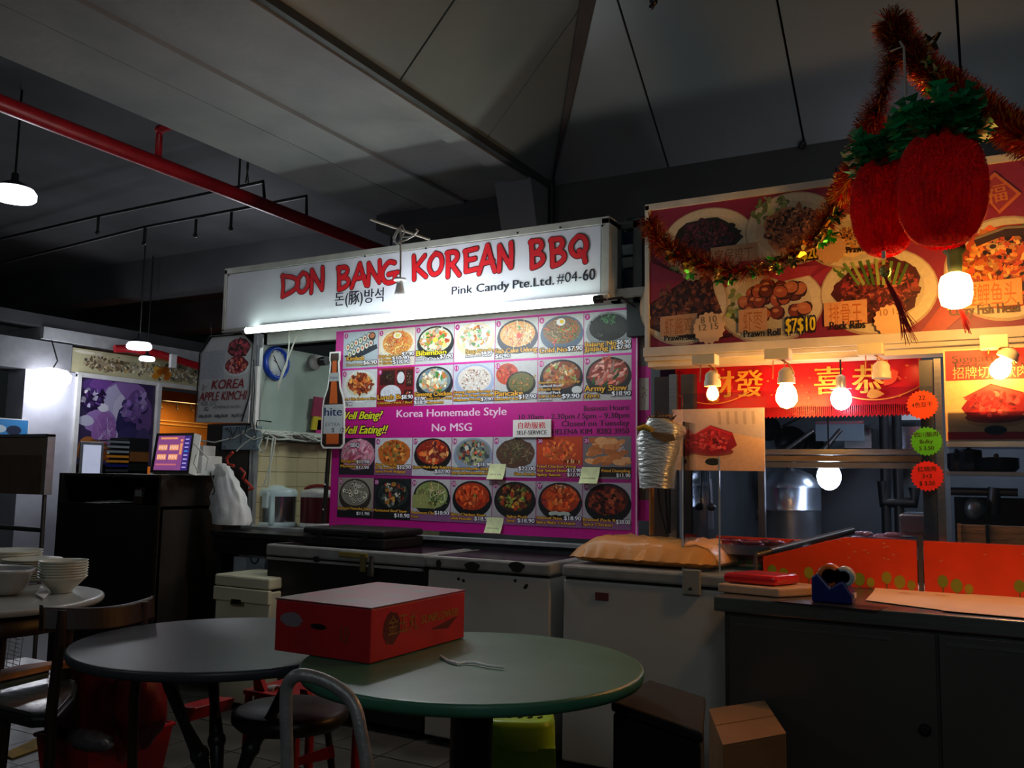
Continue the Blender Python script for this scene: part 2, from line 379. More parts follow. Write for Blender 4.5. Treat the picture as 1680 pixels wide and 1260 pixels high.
bx((FX-.03,6.24,1.30), (FX-.005,7.27,2.29)).build('poster_board', BLACK, pp)
P = Paint((FX, 6.24, 1.3), (0,1,0), (0,0,1)); P.N = Vector((1,0,0)); P.rect(.01,.01,1.02,.98,'#3a2d55')
for q in [(.22,.74,.19,.18,'#2c1a48'),(.14,.9,.1,.07,'#5a3a86'),(.3,.92,.16,.08,'#7a4aa0'),(.62,.82,.3,.17,'#8f6ab0'),(.8,.6,.2,.3,'#6d4f8d'),(.45,.62,.14,.32,'#b9b4d6'),(.55,.55,.1,.28,'#cfc8e4'),(.3,.5,.22,.14,'#a07cc0'),(.36,.36,.16,.25,'#9c6ab4'),(.65,.5,.14,.22,'#2f2a5c'),(.7,.34,.16,.13,'#3a3468'),(.12,.5,.1,.06,'#c8c6de'),(.24,.16,.22,.14,'#8a4a22'),(.17,.2,.13,.12,'#b06a30'),(.7,.16,.29,.13,'#5a2f28'),(.89,.3,.1,.16,'#4a4070'),(.33,.66,.07,.05,'#e8e4f4')]: P.disc(q[0],q[1],q[2],q[3],q[4],18,jag=.06)
for i in range(30): P.stroke([(random.uniform(.25,.5),random.uniform(.2,.55))]+[(random.uniform(.25,.5),random.uniform(.2,.55))],.006,random.choice(['#c090d0','#7a4a98','#ddd0f0']))
P.food(.2,.75,.2,.16,['#3c2360','#241440','#6a4494','#d8d0ee'],40); P.food(.68,.12,.3,.1,['#a8442c','#e8c8b0','#6a2a20','#d8d0cc'],30,'slice',(.03,.03,.98,.98)); P.food(.75,.7,.22,.25,['#8a68b4','#6a4a90','#a890c8','#3a3060'],50,clip=(.03,.03,.98,.98))
P.build('printed_dessert', PRINT, pp)
wf = T('shop_window_frame', 'pale frame posts and rail of the far shop window', 'frame', (FX, 7, 0))
for y in (6.20, 7.28, 9.0): bx((FX-.03,y,0), (FX+.04,y+.05,2.31)).build('post', WHITE, wf)
bx((FX-.02,6.2,2.28), (FX+.03,9.2,2.33)).build('rail', WHITE, wf)
# amber lit interior
AMB = mat('amber_wall', '#b5722a', .6, scale=3)
S(bx((FX-1.6,7.2,0), (FX-1.5,10.5,2.4)), 'wall_amber', AMB)
S(bx((FX-1.6,6.9,0), (FX-.05,7.26,2.3)), 'wall_amber_side', AMB)
light('shop_lamp', 'AREA', (FX-.7, 8.4, 2.25), 26, (1, .62, .22), .8)
sh = T('hanging_rail', 'dark rail with small hooks in the amber lit shop', 'rail', (FX-.6, 8, 2.1))
MB().tube([(FX-.6,7.3,2.16),(FX-.6,9.4,2.16)], .012, 6).build('bar', BLKPL, sh)
for y in (7.6, 7.85, 8.1, 8.35):
    MB().tube([(FX-.6,y,2.16),(FX-.6,y,2.08),(FX-.6,y+.03,2.06)], .008, 6).build('hook', BLKPL, sh)
for z in (1.93, 1.98): MB().tube([(FX-1.49,7.3,z),(FX-1.49,9.6,z-.02)], .012, 6).build('slat', mat('bright_slat', '#e8b868', .4), sh)
# lamp on the column
LAMPW = mat('lamp_white', '#ffffff', .5, emit=9, ecol='#f2f4ff')
c = onX(86, 622, FX+.16)
wl = T('column_lamp', 'glaring white lamp hanging against the pale column', 'lamp', c)
MB().lathe([(0,-.10),(.13,-.09),(.2,-.02),(.21,.05),(.16,.1),(.03,.12)], c, 24, sx=.55).build('lamp_shade', LAMPW, wl)
MB().tube([c+Vector((0,0,.12)), c+Vector((.02,.03,.2)), (c.x, c.y-.04, 2.62)], .008, 6).build('cable', BLKPL, wl)
light('column_glow', 'POINT', (c.x+.22, c.y, c.z-.08), 7, (.9,.92,1), .12)
# blue poster in dark shop, reflections
p = onX(-12, 706, FX+.05); b = Paint((FX+.03, onX(-20,708,FX).y, onX(-20,712,FX).z), (0,1,0), (0,0,1)); b.N = Vector((1,0,0))
b.rect(0,0,.40,.16,'#3a8fd0'); b.disc(.25,.05,.08,.05,'#1f2c48'); b.disc(.1,.06,.07,.04,'#cfe4f2')
bo = bx((FX,b.O.y-.01,b.O.z-.01),(FX+.029,b.O.y+.41,b.O.z+.17)); o = T('blue_poster','small blue poster in the dark shop at far left','poster',b.O); bo.build('backing_card', WHITE, o); b.build('printed_picture', PRINT, o)
# ---------------------------------------------------------------- hanging hall lamps
def dome_lamp(px, py, Y, R, label, em, top=3.7):
    c = onY(px, py, Y) if Y > 0 else onX(px, py, Y); t = T('hall_pendant_lamp', label, 'lamp', c, None)
    MB().lathe([(.001,-.001),(R*.9,0),(R,.02*R/.2),(R,.35*R),(R*.86,.55*R)], c, 28).build('diffuser', mat('diffuser%d'%em, '#ffffff', .4, emit=em, ecol='#eef2ff'), t)
    MB().lathe([(R*.88,.5*R),(R*.5,.8*R),(R*.18,.95*R),(R*.16,1.3*R),(.01,1.35*R)], c, 24).build('reflector', mat('lamp_metal', '#3c3d42', .4, .5), t)
    MB().tube([c+Vector((0,0,1.3*R)), (c.x, c.y, top)], .008, 5).build('cord', BLKPL, t)
    return t
dome_lamp(22, 328, 3.3, .135, 'near white pendant lamp cut by the left edge of the ceiling view', 3, 3.72)
dome_lamp(228, 573, -7.6, .12, 'far white pendant lamp above the far shop, the upper of two', 5, 3.72)
dome_lamp(241, 592, -8.5, .085, 'smaller far pendant lamp just below another lamp, pale glow', 4, 3.72)
light('pendant_glow', 'POINT', onY(22, 345, 3.3)+Vector((0,0,-.08)), 9, (.9,.93,1), .1)
light('pendant_glow', 'POINT', onX(228, 590, -7.6)+Vector((.0,0,-.1)), 7, (.9,.93,1), .1)
# ---------------------------------------------------------------- red sprinkler pipes, thin pipes
t = T('sprinkler_main', 'thick red sprinkler pipe running along under the dark ceiling', 'pipe', (-4.72,4,3.2))
MB().tube([(-4.60,-.5,3.2),(-4.72,9.0,3.2)], .048, 12).build('main_pipe', REDP, t)
a = onX(262, 262, -4.68); b_ = Vector((-4.68, a.y, a.z)); d1 = onZ(262, 213, 3.46); 
q0 = onZ(262, 213, 3.44); q1 = onZ(478, 150, 3.44); 
MB().tube([(q0.x,q0.y,3.22),(q0.x,q0.y,3.44),q1,onY(487,20,q1.y)], .024, 10).build('branch_pipe', REDP, t)
for q in ((q0.x,q0.y,3.44), q1): MB().ell(q, (.032,.032,.032), 10, 6).build('elbow', REDP, t)
for yy in (2.3, 4.4, 6.2): MB().tube([(-4.70,yy,3.25),(-4.70,yy,3.72)], .008, 6).build('hanger_rod', BLKP, t)
q = onZ(411, 182, 3.43)
hh = T('hanging_chain', 'thin doubled hanger chain below the red branch pipe', 'chain', q)
for k, dx in enumerate((-.012, .012)): MB().tube([(q.x+dx,q.y,3.43),(q.x-dx*.6,q.y,3.2),(q.x+dx*.5,q.y,3.08),(q.x-dx,q.y,2.98)], .005, 5).build('strand', BLKP, hh)
def thin(px, z, label, r=.014, drops=()):
    t = T('ceiling_conduit', label, 'pipe', onZ(*px[0], z)); pts = [onZ(*q, z) for q in px[:-1]]
    e = pts[-1]; lo = onY(*px[-1], e.y); MB().tube(pts+[lo], r, 7).build('conduit_run', BLKP, t)
    for q in drops:
        a = onZ(*q, z); MB().tube([a, a-Vector((0,0,.14))], .012, 6).ell(a-Vector((0,0,.15)), (.02,.02,.02), 8, 6).build('sprinkler_head', BLKP, t)
thin([(0,392),(160,355),(432,298),(435,345)], 3.45, 'thin black conduit crossing below the ceiling, the upper run', drops=((162,354),))
thin([(0,432),(240,372),(503,322),(503,365)], 3.4, 'thin black conduit crossing below the ceiling, the lower run', drops=((380,346),(322,358),(238,372)))
fp = T('far_red_pipe', 'red pipe bending past the two far pendant lamps', 'pipe', onX(200,570,-8.6))
MB().tube([onX(188,572,-8.75),onX(215,572,-8.7),onX(262,581,-8.7),onX(332,603,-8.7)], .045, 10).build('pipe_run', REDP, fp)
bx(onX(284,587,-8.62)-Vector((.02,.04,.12)), onX(284,587,-8.62)+Vector((.02,.04,.04))).build('white_bracket', WHITE, fp)
# ================================================================ white barbecue stall
YS = 3.85; YM = 4.10
sg = T('shop_sign', 'long white sign box reading DON BANG KOREAN BBQ in red handwriting', 'sign', (-2.9, YS, 2.1))
tlp, trp, blp, brp = onY(372,443,YS), onY(997,357,YS), onY(375,547,YS), onY(1000,482,YS)
x0, x1, zt, zb = tlp.x, trp.x, (tlp.z+trp.z)/2, (blp.z+brp.z)/2
SGF = mat('sign_box_paint', '#cfd2cc', .5, scale=6, bump=.05)
bx((x0, YS+.004, zb), (x1, YS+.09, zt)).build('sign_box', SGF, sg, bevel=.004)
fm = mat('sign_frame', '#b8b8ae', .5, .3, scale=10)
mb = MB()
for a, b in (((x0-.012,YS-.006,zt-.03),(x1+.012,YS+.1,zt+.008)), ((x0-.012,YS-.006,zb-.01),(x1+.012,YS+.02,zb+.014)), ((x1-.03,YS-.006,zb),(x1+.012,YS+.1,zt)), ((x0-.012,YS-.006,zb),(x0+.012,YS+.02,zt))): mb.box(a, b)
mb.build('sign_frame', fm, sg, bevel=.003)
# vinyl sheet with slight waves
mb = MB(); nx, nz = 60, 10; vs = []; fs = []
for j in range(nz+1):
    for i in range(nx+1):
        x = x0+.015+(x1-x0-.05)*i/nx; z = zb+.016+(zt-zb-.05)*j/nz
        vs.append((x, YS-.002+.0016*noise.noise(Vector((x*2.2, z*5, 1))), z))
for j in range(nz):
    for i in range(nx): a = j*(nx+1)+i; fs.append((a, a+1, a+nx+2, a+nx+1))
vf = mb.add(vs, fs, True).build('vinyl_face', mat('white_vinyl', '#dfe1e8', .35, scale=2), sg)
P = Paint((x0, YS-.0045, zb), (1,0,0), (0,0,1))
def spt(px, py): return P.inv(onY(px, py, YS))
GL = {'D':[[(.08,.98),(.12,.5),(.1,.02)],[(.05,.95),(.55,.85),(.8,.55),(.6,.25),(.1,.02)]],
'O':[[(.45,.95),(.15,.7),(.1,.35),(.35,.05),(.7,.15),(.85,.5),(.75,.85),(.45,.95)]],
'N':[[(.12,.0),(.15,.5),(.12,.95)],[(.12,.95),(.45,.5),(.82,.08)],[(.82,.08),(.84,.6),(.8,1.0)]],
'B':[[(.15,.98),(.2,.5),(.22,.02)],[(.1,.95),(.6,.98),(.75,.78),(.55,.58),(.22,.52)],[(.22,.52),(.7,.5),(.85,.28),(.6,.08),(.22,.02)]],
'A':[[(.05,.02),(.3,.55),(.5,.98)],[(.5,.98),(.7,.5),(.92,.05)],[(.2,.36),(.8,.4)]],
'G':[[(.82,.86),(.5,.95),(.18,.65),(.15,.3),(.45,.05),(.85,.12)],[(.85,.12),(.86,.42)],[(.5,.42),(1.0,.46)]],
'K':[[(.14,.98),(.18,.5),(.2,.02)],[(.78,.95),(.2,.45)],[(.3,.5),(.88,.08)]],
'R':[[(.14,.96),(.18,.5),(.18,.0)],[(.08,.95),(.65,.98),(.8,.72),(.5,.5),(.18,.46)],[(.4,.48),(.9,.02)]],
'E':[[(.15,.95),(.2,.5),(.2,.04)],[(.1,.94),(.85,1.0)],[(.18,.52),(.75,.56)],[(.2,.04),(.9,.1)]],
'Q':[[(.45,.95),(.12,.7),(.1,.4),(.35,.12),(.7,.18),(.88,.5),(.75,.88),(.45,.95)],[(.5,.35),(.72,.18),(.8,-.12)]]}
LET = [('D',462,450,499,484),('O',505,446,535,478),('N',541,440,571,476),('B',553,436,583,476),]
LET = [('D',462,452,500,484),('O',486,448,511,481),('N',510,442,534,478),('B',553,439,578,474),('A',578,434,604,470),('N',603,431,628,466),('G',624,429,653,466),
('K',676,421,703,457),('O',702,416,731,452),('R',732,414,757,452),('E',761,411,786,445),('A',786,404,815,447),('N',817,402,844,442),('B',868,396,898,438),('B',901,393,933,435),('Q',934,388,968,424)]
def chaikin(st):
    if len(st) < 4: return st
    for _ in range(2): st = [st[0]]+[q for a, b in zip(st, st[1:]) for q in ((a[0]*.75+b[0]*.25, a[1]*.75+b[1]*.25), (a[0]*.25+b[0]*.75, a[1]*.25+b[1]*.75))]+[st[-1]]
    return st
for wd_, i0, i1 in (('don',0,3),('bang',3,7),('korean',7,13),('bbq',13,16)):
    PL = Paint((x0, YS-.0050, zb), (1,0,0), (0,0,1)); first = True
    for lay, (wd, col) in enumerate(((.033,'#3a1418'),(.025,'#d81f28'))):
        for ch, ax, ay, bx_, by in LET[i0:i1]:
            PL.z = .0003+lay*.0012
            X0, Y1_ = spt(ax, ay); X1, Y0_ = spt(bx_, by)
            for st in GL[ch]:
                PL.stroke([(X0+q[0]*(X1-X0), Y0_+q[1]*(Y1_-Y0_)) for q in (chaikin(st) if ch in 'DOBRGQ' else st)], wd, col, True)
    PL.build('red_word', PRINT, vf)
P.z = .0005
def sgt(t, px, py, h, w=None, **k): q = spt(px, py); P.text(t, q[0], q[1], h, k.pop('col', '#1c1f2a'), w=w, **k)
sgt('돈(豚)방석', 550, 501, .062, off=.02, w=.345); P.build('korean_lettering', PRINT, vf); P = Paint((x0, YS-.0045, zb), (1,0,0), (0,0,1)); P.z = .0005
sgt('Pink Candy', 742, 484, .044, off=.02, w=.345); P.build('company_lettering', PRINT, vf); P = Paint((x0, YS-.0045, zb), (1,0,0), (0,0,1)); P.z = .0005; sgt('Pte.', 842, 474, .044, off=.02, w=.11); P.build('company_lettering', PRINT, vf); P = Paint((x0, YS-.0045, zb), (1,0,0), (0,0,1)); P.z = .0005; sgt('Ltd.', 876, 470.5, .044, off=.02, w=.115)
P.build('company_lettering', PRINT, vf); P = Paint((x0, YS-.0045, zb), (1,0,0), (0,0,1)); P.z = .0005; sgt('#04-', 914, 465, .05, w=.135); P.build('unit_number', PRINT, vf); P = Paint((x0, YS-.0045, zb), (1,0,0), (0,0,1)); P.z = .0005; sgt('60', 957, 461, .056, off=.03, w=.064)
P.build('unit_number', PRINT, vf)
for px, py in ((377,452),(600,421),(700,408),(850,383),(920,374),(989,371)):
    q = onY(px, py, YS); MB().ell((q.x, YS-.008, q.z), (.006,.004,.006), 8, 4).build('fixing_screw', BLKPL, sg)
# soffit + posts
st = T('stall_frame', 'pale aluminium frame posts and lintel of the barbecue stall opening', 'frame', (-4.1, YM, 0))
bx((x0+.1, YS+.11, zb+.02), (x1+.2, YM+.12, zb+.06)).build('lintel', SGF, st)
bx((x0+.1, YM+.02, zb-.05), (x1+.2, YM+.07, zb+.02)).build('lintel_lip', SGF, st)
for X, w_ in ((-4.175,.025), (-4.135,.016)): bx((X,YM,0), (X+w_,YM+.03,zb+.02)).build('post', ALU, st)
pl = bx((-4.135,YM-.03,1.52), (-4.10,YM,1.92)); o = pl.build('switch_strip', WHITE, st, bevel=.004)
# tube lamp
a, b = onY(405,543,YS-.05), onY(975,491,YS-.05); zz = (a.z+b.z)/2
tb = T('fluorescent_tube', 'long glowing fluorescent tube below the white sign', 'lamp', (a+b)/2)
MB().tube([(a.x,YS-.05,zz),(b.x,YS-.05,zz)], .019, 14).build('lit_tube', mat('tube_light', '#ffffff', .5, emit=11, ecol='#e9fff6'), tb)
MB().tube([(b.x,YS-.05,zz),(b.x+.04,YS-.05,zz)], .02, 12).build('end_cap', BLKPL, tb)
MB().tube([(a.x-.03,YS-.05,zz),(a.x,YS-.05,zz)], .02, 12).build('end_cap', ALU, tb)
bx((a.x+.05,YS-.03,zz+.0), (b.x+.06,YS,zz+.03)).build('tube_batten', WHITE, tb)
MB().tube([(b.x+.04,YS-.03,zz),(b.x+.12,YS,zz+.01),(b.x+.17,YS+.05,zz-.03)], .006, 6).build('lead', BLKPL, tb)
# hanging bulb on rod
YB = 3.46
q = onY(655, 506, YB); rt = onY(657, 374, YB)
hb = T('hanging_bulb', 'glaring white bulb in a grey lamp holder hanging in front of the white sign', 'lamp', q)
MB().ell(q, (.042,.042,.05), 20, 12).build('glass_bulb', mat('bulb_white', '#ffffff', .5, emit=210, ecol='#f4f7ff'), hb)
MB().lathe([(.006,.135),(.03,.13),(.032,.118),(.016,.114),(.017,.095),(.026,.055),(.026,.02),(.02,.015)], q+Vector((0,0,.02)), 18).build('lamp_holder', mat('grey_holder', '#c4c6c4', .5), hb)
MB().tube([q+Vector((0,0,.15)), q+Vector((.001,0,.2)), rt], .005, 6).build('cord', mat('grey_cord', '#a3a19c', .6), hb)
rod = T('timber_rod', 'pale thin rod over the sign from which the bulb cord hangs', 'rod', rt)
MB().tube([onY(608,360,YB), onY(705,393,YB+.1)], .0065, 6).build('rod_stick', mat('pale_stick', '#a79f90', .7), rod)
for pts in ([(650,399),(645,390),(652,377),(660,369),(664,380),(657,394),(651,402)], [(657,388),(672,389),(681,384),(686,378),(683,376)], [(657,396),(668,393),(680,386)], [(655,378),(650,384),(646,396),(653,400)]):
    MB().tube([onY(*p_, YB) for p_ in pts], .0045, 6).build('tied_cord', mat('pale_cord', '#c0bdb6', .6), rod)
# ---------------------------------------------------------------- menu board
mA, mB = onY(552,545,YM), onY(1046,500,YM); mx0, mx1 = mA.x, mB.x; mzt = (mA.z+mB.z)/2; mzb = onY(1035,888,YM).z
W, Hh = mx1-mx0, mzt-mzb
mn = T('menu_board', 'big magenta menu board of numbered dish photos with prices', 'menu board', ((mx0+mx1)/2, YM, mzb))
bx((mx0,YM,mzb), (mx1,YM+.015,mzt)).build('backing_panel', mat('magenta_panel', '#c2188c', .45, scale=2, var=.05), mn)
MAG = '#c4168c'
def mp(z=0): return Paint((mx0, YM-.0006-z, mzt), (1,0,0), (0,0,1))
P = mp(); P.rect(0,-Hh,W,0,MAG); P.rect(.028*W,-.405*Hh,W*.985,-.012*Hh,'#c41a90'); P.rect(.028*W,-.957*Hh,W*.985,-.556*Hh,'#a01878')
P.rect(.0,-.003*Hh,W,0,'#f0a8dc'); P.rect(.03*W,-.207*Hh,W*.985,-.2*Hh,'#e23ab0'); P.rect(.996*W,-Hh,W,0,'#d8b8d0')
Y_, Wt = '#f2b436', '#f4f4fa'
def bt(t, u, v, h, col, **k): P.text(t, u*W, -v*Hh, h, col, **k)
bt('Well Being?', .03, .462, .046, '#e9ee2c', off=.04, out='#2a1020', oo=.05, w=.31, shear=.35); bt('Well Eating!!', .03, .535, .046, '#e9ee2c', off=.04, out='#2a1020', oo=.05, w=.35, shear=.35)
bt('Korea Homemade Style', .243, .457, .043, '#f6d3ee', off=.025, w=.72); bt('No MSG', .37, .528, .043, '#f6d3ee', off=.025, w=.26)
bt('Business Hours:', .978, .447, .027, '#43103a', al='r', off=.025); bt('10.30am - 2.30pm / 5pm - 9.30pm', .978, .48, .027, '#43103a', al='r', off=.03, w=.62)
bt('Closed on Tuesday', .978, .513, .027, '#43103a', al='r', off=.025, w=.37); bt('HELENA KIM  8282 3950', .978, .548, .027, '#43103a', al='r', off=.03, w=.425)
P.build('printed_header', PRINT, mn)
DK = '#241a18'
D = [
(1,'#b9c6d2',None,'roll',[],[('Kimbob',.022,.12,.155,Y_),('Fried Seaweed Rolls',.013,.12,.185,'#e8c88a'),('$6.90',.02,.6,.18,Wt)]),
(2,'#e6dccf',('#f2ead8','#e8a050'),'noodle',['#f28a2a','#e8561e','#f5b84a','#fbe39a','#d83a1a'],[('Ddok-Bokki Rice Cake',.014,.03,.15,Y_),('+ Noodles',.013,.05,.168,Y_),('+ Seafood',.013,.05,.186,Y_),('$7.90',.02,.66,.148,Wt),('$10.90',.02,.4,.167,Wt),('$18.90',.02,.42,.187,Wt)]),
(3,'#cfd3d4',('#23272b','#dfe0c4'),'chunk',['#f2a23a','#e85a2a','#f6d87a','#5aa03a','#efeee0','#e8b090','#c8d8b0'],[('Bibimbap',.026,.04,.152,'#f6e21e'),('Beef / Chicken',.014,.03,.178,Wt),('$7.90',.02,.66,.172,Wt)]),
(4,'#ecece8',('#f0ddb8','#f7f0e2'),'chunk',['#f7efe0','#f4d0a0','#fbf8ee','#e88a3a','#8ac08a'],[('Soup Noodle',.018,.3,.155,'#e8c060'),('Seafood / Beef',.012,.3,.175,Wt),('$8.90',.014,.68,.165,Wt)]),
(5,'#cdd0cc',('#3e4550','#e2a65e'),'noodle',['#f0d8a0','#f6e6bc','#e89a4a','#e8c890','#d8502a'],[('Fish Cake Udong',.022,.02,.165,Y_),('$6.90',.018,.02,.187,Wt)]),
(6,'#cfd0cc',('#5c6e84','#8a6a4a'),'noodle',['#a08868','#7a5a44','#5a4436','#c8a880','#e85a2a','#6a9a3a'],[('Cold Noodle',.022,.04,.175,Y_),('$7.90',.02,.66,.172,Wt)]),
(7,'#c6c8ca',('#8c9094','#0c0a09'),'chunk',['#0c0908','#14100e','#1e1814','#060505'],[('Jjajang Noodle',.02,.02,.158,Y_),('Jjajang Rice',.02,.02,.18,Y_),('$6.90',.019,.7,.156,Wt),('$7.90',.019,.7,.178,Wt)]),
(8,'#d5d8dc',('#e6e8ea','#d8dcc8'),'chunk',['#c8622a','#9a3e20','#e89a4a','#7a2a1c'],[('Pork / Fish Cutlet w Rice',.013,.02,.158,Y_),('$8.90',.016,.02,.185,Wt)]),
(9,'#a8262c',('#8a1e26','#a82a30'),'bento',[],[('Lunch Box',.024,.03,.16,Y_),('Chicken / Pork / Beef',.012,.03,.183,Y_),('$8.90',.02,.68,.16,Wt)]),
(10,'#cfd0d8',('#23282e','#7d93a0'),'chunk',['#e8d8b0','#dcc898','#f0e8cc','#e8884a','#58a84a','#d0e0d8'],[('Ginseng Chicken',.021,.02,.15,Y_),('$7.90',.017,.02,.17,Wt),('Small (1/2 w Rice)',.01,.32,.168,Y_),('$18.90',.017,.02,.188,Wt),('Big (whole)',.01,.36,.187,Y_)]),
(11,'#c8cfe0',('#a8b8d8','#e2ddd6'),'grain',['#efe8dc','#d8c8b8','#c8a890','#a87860','#f6f2ea'],[('Ginseng Chicken Porridge /',.0125,.02,.142,Y_),('Pork Bean Vege Porridge',.0125,.02,.16,Y_),('Abalone Porridge',.0125,.02,.18,Y_),('$7.90',.016,.7,.182,Wt)]),
(12,'#c4c6c8',None,'two',[],[('Pancake',.025,.02,.162,Y_),('Seafood / Kimchi',.012,.02,.183,Y_),('$12.90',.02,.58,.178,Wt)]),
(13,'#c0c0c2',('#1b1d22','#8a4a2a'),'chunk',['#b05a2a','#8a3a1e','#d8a870','#7a9a4a','#c8783a','#dcc8a0'],[('Soya Bean Paste Soup',.012,.03,.112,Y_),('Seafood Beef',.011,.03,.128,Wt),('Kimchi Soup',.012,.03,.144,Y_),('Seafood Pork',.011,.03,.16,Wt),('Soft Tofu Soup',.012,.03,.176,Y_),('Seafood',.011,.03,.19,Wt),('$9.90',.02,.55,.182,Wt)]),
(14,'#b8b4b4',('#33302e','#9a4a40'),'slice',['#d8705c','#c85848','#e8988a','#b04438','#e8a898','#3a6a34'],[('Army Stew',.026,.03,.155,Y_),('(2px)',.016,.03,.182,Y_),('$18.90',.02,.6,.178,Wt)]),
(15,'#2a2630',('#c88aa0','#e090a8'),'slice',['#e08aa8','#f0a8c0','#c8607c','#f6c8d8','#b84a68'],[('BBQ',.022,.32,.048,Wt),('Samgyeobsal',.015,.06,.13,Y_),('$12.90',.016,.5,.135,Wt),('Marinated Pork',.015,.06,.158,Y_),('$12.90',.016,.5,.165,Wt)]),
(16,'#ccd0d8',None,'chunk',['#c86a2a','#a84e1e','#e08a3a','#8a3a1a','#d89a50','#7a7a3a'],[('Spicy Pork Rice',.012,.03,.145,Y_),('Stir Fried Chicken',.012,.03,.163,Y_),('Spicy Pork Bulgogi',.012,.03,.182,Y_),('$12.90',.019,.62,.162,Wt)]),
(17,'#c4c8d0',('#1d1a1c','#8a2a1a'),'chunk',['#d84a1e','#b0321a','#e87a3a','#8a2418','#e8a060','#6a2a30'],[('Squid / Pork Belly Bulgogi',.0125,.03,.158,Y_),('$12.90',.019,.6,.182,Wt)]),
(18,'#bfc4c8',('#8898b0','#7c8480'),'chunk',['#3c444c','#6a7a80','#8a9a60','#c85a3a','#a8b0a8','#2c3238','#b8b088'],[('Seafood Noodle Soup',.0125,.02,.163,Y_),('Spicy Seafood Noodle Soup',.0125,.02,.184,Y_),('$11.90',.018,.64,.145,Wt)]),
(19,'#b4bcc8',None,'noodle',['#5a4034','#3a3a30','#7a5a40','#8a8a60','#4a5a3a','#6a4838','#a08868'],[('Glass Noodle',.0125,.5,.185,Y_),('$22.00',.018,.6,.162,Wt)]),
(20,'#a83c6e',None,'sq',['#e0562a','#c8401e','#f07a3a','#e8702c'],[('Fried Chicken Wing',.0125,.02,.148,Y_),('Soy Sauce Honey',.0125,.02,.167,Y_),('Spicy Sauce',.0125,.02,.187,Y_),('$12.90',.016,.68,.167,Wt),('$12.90',.016,.68,.187,Wt)]),
(21,'#7a7478',None,'dump',['#d88a50','#c87840','#e8a870','#b86a38'],[('Fried Dumpling',.0125,.4,.165,Y_),('$11.90',.016,.7,.187,Wt)]),
(22,'#9a9488',('#38302c','#8a8478'),'ring',['#e8e4d4','#d8d0bc','#f0eee4'],[('Seafood Pancake Stew',.0125,.02,.158,Y_),('$11.90',.016,.55,.183,Wt)]),
(23,'#242a2c',('#16191c','#2c3432'),'chunk',['#3a4440','#222a28','#a83a2a','#c88a3a','#58645c','#c8c8b8','#14181a'],[('Marinated Beef Stew',.0125,.02,.162,Y_),('$18.90',.019,.58,.186,Wt)]),
(24,'#c0bcc4',('#1e2424','#8a9a5c'),'noodle',['#a8b060','#c8c880','#5a7a34','#3a5a28','#a87a50','#c8c8a8'],[('Mushroom Chicken',.0125,.02,.165,Y_),('Stew',.0125,.02,.184,Y_),('$18.90',.018,.62,.165,Wt)]),
(25,'#b4b4bc',('#17191c','#a83a1a'),'chunk',['#e0501e','#c03a18','#f0703a','#a02c14','#e8602a'],[('Spicy Chicken Stew',.0125,.02,.165,Y_),('with Noodle',.0125,.02,.184,Y_),('$18.90',.018,.6,.184,Wt)]),
(26,'#b0a8b0',('#1a1c1e','#3a241c'),'chunk',['#6a3420','#c8923a','#3a4a24','#a83a1e','#2c1c18','#8a9a40'],[('Spicy Pork',.0125,.35,.165,Y_),('Stew',.0125,.35,.184,Y_),('$18.90',.018,.6,.184,Wt)]),
(27,'#a8a4ac',('#1e1c22','#a83a20'),'chunk',['#d8561e','#b83a18','#e87a3a','#c84820'],[('Seafood Stew',.0125,.02,.165,Y_),('Spicy Baby Octopus',.0125,.02,.184,Y_),('$18.90',.018,.62,.165,Wt)]),
(28,'#a8a4ae',('#15171a','#4a1c16'),'chunk',['#6a2418','#8a3420','#4a1a14','#a04a2a','#2c1210'],[('Braised Pork Rib',.0125,.02,.165,Y_),('Spicy Chicken',.0125,.02,.184,Y_),('$38.00',.018,.7,.172,Wt)])]
cu = [.030, .150, .278, .408, .536, .672, .815, .985]
cu = [.030+(.985-.030)*k/7 for k in range(8)]
rv = [(.012,.2),(.21,.403),(.558,.742),(.757,.955)]
